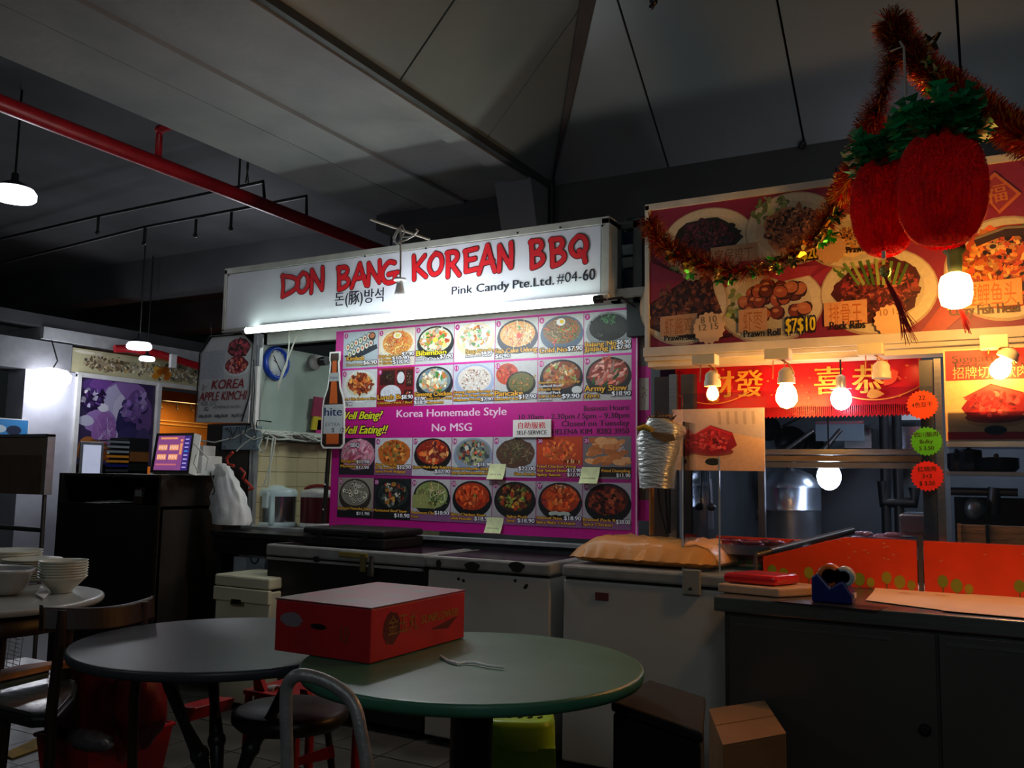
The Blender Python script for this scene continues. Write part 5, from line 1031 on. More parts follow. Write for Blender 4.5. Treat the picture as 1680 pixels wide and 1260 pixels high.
for x in (cxl+.05, -.2, 1.2): bx((x,cy0+.05,0), (x+.04,cy0+.09,.06)).build('foot', BLKPL, ctr)
# ---- orange display trims with little trees
def on85(px, py): return onZ(px, py, .851)
ORG = mat('orange_red_film', '#f2481a', .3, var=.1, scale=6, transl=0)
def trim(xa, xb, y, z0, z1, label, n, ya=None, cut=None):
    t = T('display_trim', label, 'panel', ((xa+xb)/2, y, z0)); dx = Vector((xb-xa, (ya or y)-y, 0))
    p0_ = Vector((xa, y, z0)); MB().prism([p0_, p0_+dx, p0_+dx+Vector((0,0,z1-z0))]+([p0_+Vector((0,0,z1-z0))] if not cut else [p0_+dx*.55+Vector((0,0,z1-z0)), p0_+Vector((0,0,cut-z0))]), (0,.008,0)).build('orange_panel', ORG, t)
    P = Paint(p0_+Vector((0,-.001,0)), dx, (0,0,1)); L_ = dx.length
    for k in range(n):
        u = L_*(k+.25)/n; 
        for du, r, h in ((0,.02,.07),(.045,.022,.05),(.085,.016,.035)):
            P.rect(u+du-.002, 0, u+du+.002, h*.6, '#6a6a10'); P.disc(u+du, h*.62, r*.9, r*1.15, random.choice(['#a8a018','#8a9a18','#b8a81c']), 12)
    for k in range(n*3): P.disc(random.uniform(L_*.5 if cut else .02,L_-.02), random.uniform((z1-z0)*.5,(z1-z0)*.95), .006, .003, '#e88a5a', 6)
    P.build('tree_print', PRINT, t); return t
yt = on85(1400,933).y
tx0, tx1, tx2 = on85(1250,928).x, on85(1506,938).x, on85(1515,940).x; yt = 3.66
zt1 = onY(1505,887,yt).z; zt2 = onY(1520,888,yt).z
trim(onY(1252,930,yt).x, onY(1505,936,yt).x, yt, .852, zt1, 'orange red panel with small trees, the long one left of the dark divider', 4, cut=onY(1252,913,yt).z)
trim(onY(1516,930,yt).x, 1.2, yt, .852, zt1, 'orange red panel with small trees, right of the dark divider', 6)
q = onY(1510,912,yt-.01); bx((q.x-.008,yt-.008,.852), (q.x+.008,yt+.0,zt1+.02)).build('divider', STEELD, T('panel_divider','short dark steel divider between the two orange panels','divider',(q.x,yt,.852)))
yl = 3.98; A = onY(1190,880,yl); trim(A.x-.05, onY(1500,884,yl).x, yl+.03, .853, A.z, 'orange red panel further back behind the flour sack', 2)
# slanted dark rail with glass lid
g1, g2 = onY(1240,911,yt-.02), onY(1400,870,4.06)
rl = T('slanted_rail', 'slanted dark rail of the glass case above the left orange panel', 'rail', g1)
MB().tube([g1, g2], .016, 4).build('rail_bar', STEELD, rl); MB().tube([g1, (g1.x,g1.y,.852)], .008, 6).build('rail_support', STEELD, rl)
# ---- glass case
gc = T('glass_case', 'clear glass front of the food display case on the steel counter', 'glass case', (-.5,3.7,.86))
ga, gb = onY(1120,776,yt+.03), onY(1531,680,yt+.03)
bx((ga.x,yt+.03,.86), (gb.x,yt+.036,1.62)).build('front_pane', GLASS, gc); bx((ga.x,yt+.04,.86), (ga.x+.006,4.05,1.5)).build('side_pane', GLASS, gc)
bx((gb.x+.05,yt+.03,.86), (1.2,yt+.036,1.52)).build('front_pane', GLASS, gc)
m3 = onY(1180,776,yt+.03).x; bx((m3-.003,yt+.025,.86), (m3+.003,yt+.029,1.35)).build('pane_edge', mat('glass_edge', '#9ab0c8', .2), gc); bx((ga.x-.004,yt+.025,.86), (ga.x+.002,yt+.03,1.35)).build('pane_edge', mat('glass_edge'), gc)
# top steel rail of the case / hood edge
hd = T('hood_rail', 'long brassy steel rail crossing the kitchen behind the glass', 'rail', (-.2,4.25,1.3))
for zz1, zz2, m_ in ((737,746,STEEL),(748,757,mat('brass_tint_steel', '#a88a60', .25, .9)),(759,768,STEELD)):
    z1_, z2_ = onY(1400,zz1,4.3).z, onY(1400,zz2,4.3).z; bx((onY(1250,750,4.3).x,4.3,z2_), (onY(1529,750,4.3).x,4.36,z1_)).build('rail_strip', m_, hd)
for px in (1250,1529): q = onY(px,750,4.33); bx((q.x-.015,4.31,0),(q.x+.015,4.34,q.z)).build('support_post', STEELD, hd)
# ---- kitchen interior
SHN = mat('shiny_steel', '#a4abb6', .26, .95, var=.1, scale=3)
uc = onY(1298,865,4.8); ub = onY(1250,865,4.8); Ru = uc.x-ub.x
urn = T('steel_urn', 'tall shiny steel soup urn with a domed lid behind the glass', 'pot', Vector((uc.x,4.8,uc.z-.1)))
zu = uc.z-.1; hu = onY(1298,800,4.8).z-zu
MB().lathe([(Ru,0),(Ru,hu*.6),(Ru*1.02,hu*.61),(Ru*1.02,hu*.64),(Ru,hu*.65),(Ru,hu)], (uc.x,4.8,zu), 40).build('urn_body', SHN, urn)
MB().lathe([(Ru*1.03,hu),(Ru*.98,hu+.02),(Ru*.7,hu+.07),(Ru*.3,hu+.095),(.01,hu+.1)], (uc.x,4.8,zu), 40).build('urn_lid', SHN, urn)
MB().lathe([(.02,hu+.095),(.03,hu+.12),(.028,hu+.135),(.001,hu+.14)], (uc.x,4.8,zu), 14).build('lid_knob', BLKPL, urn)
MB().tube([(uc.x-Ru*.8,4.8-Ru*.65,zu+hu*.6),(uc.x-Ru*.95,4.8-Ru*.85,zu+hu*.6),(uc.x-Ru*.95,4.8-Ru*.85,zu+hu*.45),(uc.x-Ru*.8,4.8-Ru*.65,zu+hu*.45)], .008, 6).build('urn_handle', BLKPL, urn)
kt = T('kitchen_bench', 'steel bench inside the kitchen carrying the urn and trays', 'bench', (-.2,4.8,0))
bx((-1.35,4.35,zu-.04), (2.1,5.3,zu-.001)).build('bench_top', STEELD, kt); bx((-1.3,4.4,0), (2.05,5.25,zu-.04)).build('bench_body', mat('dark_bench_body', '#2a2b2e', .5), kt)  # bench body in one even dark grey
COOL = mat('cool_bulb_glare', '#ffffff', .5, emit=30, ecol='#dfe6ff')
def kb(px, py, Y, r, label):
    q = onY(px, py, Y); t = T('kitchen_bulb_glare', label, 'lamp', q); MB().ell(q, (r,r,r*1.15), 18, 10).build('lit_globe', COOL, t); MB().lathe([(.02,r),(.02,r+.05),(.006,r+.06)], q, 12).build('bulb_cap', ALU, t)
    MB().tube([q+Vector((0,0,r+.06)), (q.x,q.y,2.6)], .004, 5).build('cord', BLKPL, t); return q
kb(1380,654,3.9,.042,'glaring cool bulb just below the red banner fringe'); q = kb(1360,782,4.6,.058,'cool glowing globe standing in for a lamp reflection before the steel urn, the lower of two')  # the lower globe is a lamp reflection built as a glowing bulb
# shelf unit behind: lit shelf, brackets, pipes, hanging pans
sf = T('wall_shelf', 'bright narrow steel shelf high on the kitchen back wall', 'shelf', onY(1380,690,5.6))
A = onY(1338,683,5.6); B = onY(1417,690,5.6); bx((A.x,5.6,B.z-.02), (B.x,5.9,B.z)).build('shelf_board', SHN, sf); bx((A.x,5.59,B.z-.12), (B.x,5.61,B.z-.02)).build('shelf_front', mat('grey_blue_metal'), sf)
MB().tube([onY(1290,738,5.6), onY(1335,706,5.6)], .015, 6).build('bracket', STEEL, sf); MB().tube([onY(1345,745,5.6), onY(1380,705,5.6)], .02, 6).build('bracket', STEELD, sf)
bx(onY(1385,702,5.9), onY(1440,738,6.2)).build('rear_box', STEEL, sf)
pk = T('kitchen_pipes', 'dark vertical pipes with valves on the kitchen back wall', 'pipe', onY(1455,760,5.8))
for px in (1449,1470): MB().tube([onY(px,655,5.8), (onY(px,655,5.8).x,5.8,.02)], .028, 8).build('vertical_pipe', BLKP, pk)
MB().tube([onY(1449,790,5.8), onY(1449,825,5.8), onY(1500,825,5.8), onY(1500,800,5.8)], .035, 8).build('curved_pipe', BLKP, pk); bx(onY(1478,668,6.1), onY(1525,690,6.2)).build('white_board', WHITE, pk); bx(onY(1478,700,6.1), onY(1530,738,6.2)).build('steel_sheet', SHN, pk)
for k, (px, py, r, lb) in enumerate(((1300,722,.10,'dark pan hanging left of the bright wall shelf'),(1262,700,.08,'small dark pan hanging near the meat poster edge'),(1330,730,.09,'dark round pan leaning below the bright wall shelf'))):
    q = onY(px, py, 5.7); t = T('hanging_pan', lb, 'pan', q); mb = MB(); mb.M = Matrix.Translation(q) @ Matrix.Rotation(PI/2+.3,4,'X'); mb.lathe([(r*.75,0),(r,.04),(r*1.03,.045),(r*.97,.04),(r*.7,.008),(.001,.008)], (0,0,0), 24); mb.build('pan_bowl', mat('black_iron', '#18191b', .3, .5), t)
    MB().tube([q+Vector((r,0,0)), q+Vector((r+.12,0,.06))], .008, 6).build('pan_handle', BLKPL, t)
# shelf to the right of the pole with pots
RY = 4.9
for k, (y1, y2, lb) in enumerate(((724,733,'upper blue lit steel shelf right of the pole'),(775,781,'lower steel shelf right of the pole carrying dark pots'))):
    A, B = onY(1552,y1,RY), onY(1680,y2,RY); t = bx((A.x,RY,B.z), (B.x+.3,RY+.35,(A.z+B.z)/2+.012)); tag(t.build('kitchen_shelf', SHN), lb, 'shelf')
zsh = (onY(1552,775,RY).z+onY(1680,781,RY).z)/2+.012
for k, (px, w_, h_, lb) in enumerate(((1570,.045,.11,'small dark jar on the shelf, nearest the pole'),(1590,.06,.13,'round dark pot with a glint on the shelf'),(1635,.10,.085,'wide dark pan on the shelf at right'))):
    q = onY(px, 760, RY+.12); t = T('dark_pot', lb, 'pot', (q.x,RY+.12,zsh)); MB().lathe([(w_*.8,0),(w_,.02),(w_,h_*.8),(w_*1.05,h_*.82),(w_*.9,h_*.84),(.001,h_*.9)], (q.x,RY+.12,zsh), 24).build('pot_body', mat('dark_glazed_pot', '#15171c', .15, .4), t); MB().ell((q.x,RY+.12,zsh+h_*.95), (.012,.012,.012), 8, 5).build('lid_knob', BLKPL, t)
tp = T('stove_frame', 'dark cast stove frame with pipes right of the pole', 'stove', onY(1630,850,5.0)); 
A, B = onY(1565,815,5.2), onY(1680,850,5.2); bx((A.x,5.2,B.z-.2), (B.x+.3,5.5,A.z)).build('stove_body', mat('black_iron'), tp); MB().tube([onY(1632,800,5.1), onY(1628,845,5.1)], .03, 8).build('stove_pipe', BLKP, tp); MB().tube([onY(1560,806,5.1), onY(1670,808,5.1)], .02, 8).build('stove_rail', BLKP, tp); MB().ell(onY(1600,835,5.05), (.05,.04,.06), 12, 8).build('burner_cap', STEELD, tp)
wb = T('wooden_crate', 'worn wooden board box behind the right orange panel', 'box', onY(1600,888,4.0)); A, B = onY(1552,858,4.0), onY(1680,893,4.0)
WOOD = mat('worn_wood', '#9a6c3e', .6, var=.4, scale=6, stretch=(1,1,8), bump=.3)
for k in range(3):
    z = A.z-.004-k*(A.z-.88)/3; bx((A.x+.05,4.0,z-(A.z-.88)/3+.004), (B.x+.35,4.015,z)).build('board', WOOD, wb)
for xx in (A.x+.04, A.x+.14): bx((xx,3.99,.86), (xx+.014,4.0,A.z)).build('batten', BLACK if xx > A.x+.1 else WOOD, wb)
bx((A.x+.05,4.3,.86),(B.x+.35,4.32,A.z-.02)).build('rear_board', WOOD, wb)
# trays of meat behind glass
MEATM = mat('dark_red_meat', '#6a1420', .35, var=.4, scale=14, bump=.5)
for k, (pa, pb, y0, n, lb, col) in enumerate((((1170,892),(1330,872),3.82,26,'tray heaped with dark red meat behind the left orange panel',MEATM),((1385,880),(1500,868),4.15,22,'steel tray of pinkish sliced meat behind the glass',mat('pink_meat', '#8a5a66', .35, var=.3, scale=14, bump=.5)))):
    A, B = onY(pa[0],pa[1],y0), onY(pb[0],pb[1],y0); t = T('meat_tray', lb, 'tray', (A.x,y0,A.z-.03)); z0 = min(A.z,B.z)-.02
    mb = bx((A.x,y0,z0-.02), (B.x,y0+.3,z0)); mb.box((A.x,y0,z0),(B.x,y0+.006,z0+.02)); mb.build('tray_pan', SHN, t); bx((A.x+.05,y0+.05,0),(A.x+.08,y0+.25,z0-.02)).build('tray_support', STEELD, t) if k else None; mb = MB()
    for i in range(n): mb.ell((random.uniform(A.x+.03,B.x-.03), y0+random.uniform(.03,.26), z0+random.uniform(.005,.03)), (random.uniform(.02,.05),random.uniform(.015,.03),random.uniform(.008,.016)), 8, 5)
    o = mb.build('meat_pieces', col, t); o['kind'] = 'stuff'
st_ = T('steel_bin', 'upright bright steel tray at the right end of the glass case', 'tray', onY(1500,880,4.2)); A, B = onY(1475,842,4.2), onY(1529,884,4.2); bx((A.x,4.2,B.z), (B.x,4.5,A.z)).build('tray_body', SHN, st_, bevel=.01); bx((A.x+.02,4.19,B.z+.02), (B.x-.02,4.2,B.z+.03)).build('tray_lip', STEELD, st_)
# hanging clear bags & ladle on the left of the glass
for k, (px, lb) in enumerate(((1148,'pale clear plastic bag hanging inside the glass on the left'),)):
    A, B = onY(px-24,785,4.1), onY(px+22,868,4.1); t = MB(); t.prism([(A.x,4.1,B.z),(B.x,4.1,B.z),(B.x-.01,4.1,A.z),(A.x+.01,4.1,A.z)], (0,.02,0)); tag(t.build('clear_bag', mat('milky_film', '#7c869a', .3, alpha=.75, scale=5)), lb, 'bag')
ld = T('hanging_ladle', 'thin black ladle hanging inside the glass under the meat poster', 'ladle', onY(1165,830,4.0)); MB().tube([onY(1163,775,4.0), onY(1165,826,4.0)], .004, 6).build('ladle_handle', BLKPL, ld); MB().ell(onY(1167,832,4.0), (.022,.022,.018), 12, 8).build('ladle_cup', BLKPL, ld)
# ---- items on the counter
YSK = 3.62
pa, pb = onZ(957,921,.872), onZ(1160,932,.872)
sk = T('flour_sack', 'flat orange plastic sack lying on the white freezer', 'sack', ((pa.x+pb.x)/2, 3.8, .872))
SKM = mat('orange_sack', '#d8944a', .38, var=.18, scale=5, bump=.35, bscale=22, coat=.3)
mb = MB(); nx, ny = 26, 12; vs = []; fs = []; L_ = pb.x-pa.x+.10
def skp(i, j, top):
    u, v = i/nx, j/ny; x = pa.x-.02+L_*u+ .05*v; y = YSK+.02+.36*v; e = min(u, 1-u, v*.6, (1-v)*.6); e = min(1, e/.13); h = .0+.088*(e**.6)*(1+.12*noise.noise(Vector((u*7,v*5,1))))+.004*math.sin(u*60+v*9)
    return (x+.008*noise.noise(Vector((u*9,v*9,3))), y, .872+.03+(h if top else -.028*(e**.5)))
for j in range(ny+1):
    for i in range(nx+1): vs.append(skp(i, j, True))
for j in range(ny+1):
    for i in range(nx+1): vs.append(skp(i, j, False))
N_ = (nx+1)*(ny+1)
for j in range(ny):
    for i in range(nx): k = j*(nx+1)+i; fs += [(k,k+1,k+nx+2,k+nx+1), (N_+k+nx+1,N_+k+nx+2,N_+k+1,N_+k)]
for i in range(nx): fs.append((i, N_+i, N_+i+1, i+1)); k = ny*(nx+1)+i; fs.append((k+1, N_+k+1, N_+k, k))
for j in range(ny): k = j*(nx+1); fs.append((k+nx+1, N_+k+nx+1, N_+k, k)); k += nx; fs.append((k, N_+k, N_+k+nx+1, k+nx+1))
mb.add(vs, fs, True).build('sack_body', SKM, sk)
P = Paint((pa.x+.12, YSK+.14, .872+.112), (1,0,0), (0,1,0)); 
for k in range(3): P.stroke([(.05+.12*k,.0),(.12+.1*k,.16)], .006, '#b8402c')
for k in range(5): P.disc(.02+.03*k, .02, .006, .005, '#7a3a20', 6)
P.build('printed_marks', PRINT, sk)
# red wrapped bundle + tray
A = onZ(1186,968,.851); B = onZ(1300,975,.851)
tr1 = T('wrapped_bundle', 'red cling wrapped bundle on a pale tray at the left end of the steel counter', 'bundle', (A.x+.1,A.y,.851))
MB().prism([(A.x-.0,A.y-.07,.852),(B.x-.02,A.y-.1,.852),(B.x+.12,A.y+.1,.852),(A.x+.08,A.y+.2,.852)], (0,0,.03)).build('pale_tray', mat('pale_tray', '#c8a080', .5), tr1, bevel=.006)
MB().prism([(A.x+.01,A.y-.04,.884),(B.x-.04,A.y-.06,.884),(B.x+.02,A.y+.08,.884),(A.x+.08,A.y+.13,.884)], (0,0,.035)).build('red_wrap', mat('red_wrap', '#d81c22', .25, bump=.3, scale=8, coat=.4), tr1, bevel=.012)
# tape dispenser
A = onZ(1365,990,.851)
td = T('tape_dispenser', 'blue tape dispenser with orange tape rolls on the steel counter', 'tape dispenser', A); BLU = mat('blue_plastic', '#1a2470', .35)
def tpz(py): return onY(1365,py,A.y).z
xa, xb = onY(1331,970,A.y).x, onY(1398,970,A.y).x
MB().prism([(xa,A.y,.852),(xb,A.y,.852),(xb+.0,A.y,.852+.03),(xb-.03,A.y,.852+.075),(xa+.06,A.y,.852+.05),(xa+.02,A.y,.852+.095),(xa,A.y,.852+.08)], (0,.09,0)).build('dispenser_body', BLU, td, bevel=.006)
for k, (dx, m_) in enumerate(((.04,mat('orange_tape', '#c8641e', .3)),(.085,mat('clear_tape', '#b8c0c8', .2)))):
    mb = MB(); mb.M = Matrix.Translation((xa+dx+.015,A.y+.02,.852+.085)) @ Matrix.Rotation(-PI/2,4,'X'); rr = .04-.006*k; mb.lathe([(rr*.6,0),(rr,0),(rr,.04),(rr*.6,.04),(rr*.6,0)], (0,0,0), 24); mb.build('tape_roll', m_, td)
bx((xb-.012,A.y+.02,.87),(xb+.004,A.y+.07,.885)).build('cutter', ALU, td)
kp = T('knife_board', 'dark flat tray with an orange cap behind the tape dispenser', 'tray', onZ(1400,950,.851)); q = onZ(1290,948,.851); q2 = onZ(1442,972,.851)
MB().prism([(q.x,q.y-.06,.852),(q2.x,q.y-.08,.852),(q2.x+.03,q.y+.14,.852),(q.x,q.y+.16,.852)], (0,0,.03)).build('dark_tray', mat('dark_green_grey', '#2c3432', .5), kp, bevel=.004); MB().ell((q2.x-.01,q.y+.0,.89), (.02,.02,.012), 10, 6).build('orange_cap', mat('orange_tape'), kp)
# pink papers
PPR = mat('pink_paper', '#f2ccb4', .7, scale=3, var=.08)
for k, (pts, lb) in enumerate((([(1432,972),(1420,985),(1560,1003),(1585,965),(1440,958)],'pink printed sheet on the steel counter, the left of two'),([(1560,975),(1545,1002),(1680,1014),(1760,1012),(1740,978)],'pale pink sheet overlapping another at the right end of the counter'))):
    ps = [onZ(*q, .851+.002*(k+1)) for q in pts]; t = T('paper_sheet', lb, 'paper', ps[0]); MB().prism(ps, (0,0,.0015)).build('sheet', PPR, t)
    P = Paint(ps[0]+Vector((.05,.0,.0022)), (1,0,0), (0,1,0)); 
    for j in range(3): P.disc(.05+.12*j, .04+.01*j, .018, .014, '#d8745c'); P.disc(.05+.12*j, .04+.01*j, .011, .008, '#e0a890')
    P.build('printed_marks', PAPER, t)
for k in range(2):
    q = onZ((1620,1690)[k], (971,976)[k], .851); t = bx((q.x-.05,q.y-.02,.851), (q.x+.05,q.y+.02,.857)); tag(t.build('brass_lid', mat('brass_lid', '#e0b050', .15, 1), bevel=.003), ('shiny brass strip on the counter before the right orange panel','second shiny brass strip at the right frame edge')[k], 'strip')
mt_ = T('menu_stand_mat', 'dark mat under the tape dispenser on the steel counter', 'mat', onZ(1310,985,.85)); q = onZ(1290,990,.85); 
MB().prism([(q.x-.05,q.y+.02,.8505),(q.x+.28,q.y+.0,.8505),(q.x+.3,q.y+.1,.8505),(q.x,q.y+.12,.8505)], (0,0,.001)).build('mat_sheet', BLKPL, mt_)
# ---- silver insulated bag
SB = onY(1084,745,3.68)
sb = T('insulated_bag', 'silver foil insulated bag hanging beside the red stall post', 'bag', SB); mb = MB(); prof = [(800,1050,1106),(775,1047,1108),(745,1044,1118),(722,1041,1122),(708,1048,1128),(700,1056,1126),(688,1068,1100)]
vs = []; fs = []; n = 28
for (py, xl, xr) in prof:
    l = onY(xl,py,3.68); r_ = onY(xr,py,3.68); cx = (l.x+r_.x)/2; rr = (r_.x-l.x)/2
    for k in range(n):
        t = 2*PI*k/n; c_, s_ = math.cos(t), math.sin(t); sq = 1/max(abs(c_),abs(s_))**.55; j = 1+.05*noise.noise(Vector((c_*3,s_*3,py*.06)))
        vs.append((cx+rr*c_*sq*.86*j, 3.68+.075*s_*sq*j, l.z+.006*noise.noise(Vector((c_*5,s_*5,py*.1)))))
for i in range(len(prof)-1):
    for k in range(n): k2 = (k+1) % n; fs.append((i*n+k, i*n+k2, (i+1)*n+k2, (i+1)*n+k))
mb.add(vs, fs, True); mb.add(vs[:n], [tuple(range(n-1,-1,-1))]); mb.add(vs[-n:], [tuple(range(n))])
mb.build('foil_body', mat('silver_foil', '#dde2e0', .33, .7, scale=8, bump=.9, bscale=30, stretch=(1,1,3)), sb)
MB().tube([onY(*q_,3.6) for q_ in ((1046,704),(1058,700),(1070,706))], .012, 6).build('yellow_tag', mat('yellow_tape', '#c8a020', .4), sb)
MB().prism([onY(*q_,3.60) for q_ in ((1066,708),(1104,712),(1108,722),(1090,726),(1072,718))], (0,.006,0)).build('brown_flap', mat('brown_flap', '#8a6a44', .4, .3, bump=.3), sb)
mb = MB()
for k in range(26): a0 = onY(1066+random.uniform(0,40),692,3.66); mb.tube([a0, a0+Vector((random.uniform(-.03,.03),random.uniform(-.02,.02),random.uniform(.02,.05)))], .002, 4)
o = mb.build('loose_fibres', mat('brown_fibre', '#4a3a28', .7), sb); o['kind'] = 'stuff'
MB().tube([onY(*q_,3.66) for q_ in ((1062,690),(1064,684),(1100,682),(1106,698))], .004, 6).build('wire_handle', mat('amber_wire'), sb)
ph = T('hanging_tubes', 'orange brown tube and black wires below the silver bag', 'tube', onY(1070,860,3.8))
MB().tube([onY(1069,800,3.84), onY(1069,878,3.84)], .012, 8).build('copper_tube', mat('copper_tube', '#a8703c', .4, .4), ph)
for pts in (((1079,790),(1082,830),(1094,878)), ((1092,798),(1094,840),(1096,875)), ((1099,800),(1099,875))): MB().tube([onY(*q_,3.82) for q_ in pts], .004, 5).build('black_wire', BLKPL, ph)
# ---- tinsel garlands
def garland(name, label, pts, Y0, R_, n, cols, orn):
    P0 = [onY(x, y, Y0 if len(q) < 1 else q[0]) for x, y, *q in pts]; t = T(name, label, 'garland', P0[0])
    sm = []
    for i in range(len(P0)-1):
        p0_, p1_, p2_, p3_ = P0[max(i-1,0)], P0[i], P0[i+1], P0[min(i+2,len(P0)-1)]
        for k in range(8):
            u = k/8; sm.append(.5*((2*p1_)+(p2_-p0_)*u+(2*p0_-5*p1_+4*p2_-p3_)*u*u+(3*p1_-p0_-3*p2_+p3_)*u**3))
    sm.append(P0[-1]); MB().tube(sm, .004, 5).build('core_wire', BLKPL, t)
    mb = MB(); tot = len(sm)-1
    for i in range(n):
        f = random.random()*tot; k = int(f); c = sm[k].lerp(sm[k+1], f-k); d = (sm[k+1]-sm[k]).normalized()
        v = Vector((random.gauss(0,1),random.gauss(0,1),random.gauss(0,1))); v = (v-d*v.dot(d)*.7).normalized()*R_*random.uniform(.6,1.15); s_ = d.cross(v).normalized()*.0022
        c2 = random.choice(cols); mb.col = lin(c2); tw = d*random.uniform(-.003,.003); mb.add([c-s_, c+s_, c+v+s_*.6+tw, c+v-s_*.6+tw], [(0,1,2,3)])
    o = mb.build('tinsel_strands', FOIL, t); o['kind'] = 'stuff'
    for (px, py, Yq, s_, col) in orn:
        q = onY(px, py, Yq); mb = MB(); mb.col = lin(col)
        for k in range(14): 
            v = Vector((random.gauss(0,1),random.gauss(0,.6),random.gauss(0,1))).normalized()*s_; u = v.orthogonal().normalized()*s_*.45; c = q+v*.25; mb.col = lin(col) if k % 3 else lin('#e8d88a'); mb.add([c-u, c+v-u*.3, c+v*1.1+u*.4, c+u], [(0,1,2,3)])
        mb.build('foil_ornament', FOIL, t)
    return t
RC_ = ['#c01c14','#a01010','#d83a1c','#7a0c0c','#c8842a','#e8b040']
YT = 3.72
garland('tinsel_garland', 'red and gold tinsel garland swagged across the red sign', [(1066,362),(1085,400),(1130,425),(1190,442),(1255,440),(1310,410),(1350,372),(1380,322),(1400,290,3.3),(1420,240,3.2),(1435,190,3.1),(1455,130,3.05),(1468,70,3.0),(1462,35,3.0)], YT, .062, 11000, RC_,
 [(1129,437,YT-.03,.028,'#e8d840'),(1133,448,YT-.03,.026,'#1c8a3a'),(1178,448,YT-.03,.024,'#f0d020'),(1180,458,YT-.03,.024,'#1c7a30'),(1200,457,YT-.03,.024,'#1c5a28'),(1243,441,YT-.03,.026,'#e09a20'),(1238,448,YT-.03,.02,'#2aa040'),(1270,430,YT-.03,.03,'#2a9a3a'),(1278,441,YT-.03,.02,'#2a8a34'),(1322,410,YT-.03,.032,'#e8962a'),(1355,375,YT-.03,.03,'#e8a030'),(1362,385,YT-.03,.03,'#2a9a2a'),(1348,396,YT-.03,.024,'#2a9a34'),(1370,355,YT-.05,.032,'#1c3a1c'),(1300,428,YT-.03,.024,'#2a3a1a'),(1100,418,YT-.03,.024,'#2a5a24'),(1478,186,3.1,.02,'#c8d020')])
garland('tinsel_garland', 'red tinsel garland rising from the pineapples to the upper right', [(1470,45,3.0),(1500,90,3.0),(1530,125,3.0),(1570,150,2.95),(1620,185,2.9),(1660,215,2.85),(1720,250,2.8)], 3.0, .06, 7000, RC_,
 [(1522,102,2.95,.018,'#1ca04a'),(1527,152,2.95,.02,'#a8d020'),(1538,118,2.95,.022,'#3a7a3a'),(1498,112,3.0,.022,'#1c6a30'),(1530,68,3.0,.026,'#1c2a1c')])
garland('tinsel_garland', 'short brown gold tinsel tail hanging onto the pineapple leaves', [(1495,95,3.0),(1518,125,2.98),(1540,150,2.95),(1555,178,2.9),(1560,190,2.9)], 3.0, .022, 900, ['#a8744a','#c8945a','#8a5a3a','#d8b080'], [])
th = T('foil_knot', 'pale foil knot tied at the top end of the tinsel', 'knot', onY(1466,30,3.0)); mb = MB()
for k in range(160):
    c = onY(1460+random.uniform(0,14), 14+random.uniform(0,36), 3.0); v = Vector((random.gauss(0,1),random.gauss(0,1),random.gauss(0,1))).normalized()*.02; u = v.orthogonal().normalized()*.0025; mb.col = lin(random.choice(['#d8c0a0','#e8d0b0','#8a98a8','#c89a70'])); mb.add([c-u,c+u,c+v+u,c+v-u], [(0,1,2,3)])
mb.build('foil_strips', FOIL, th)['kind'] = 'stuff'
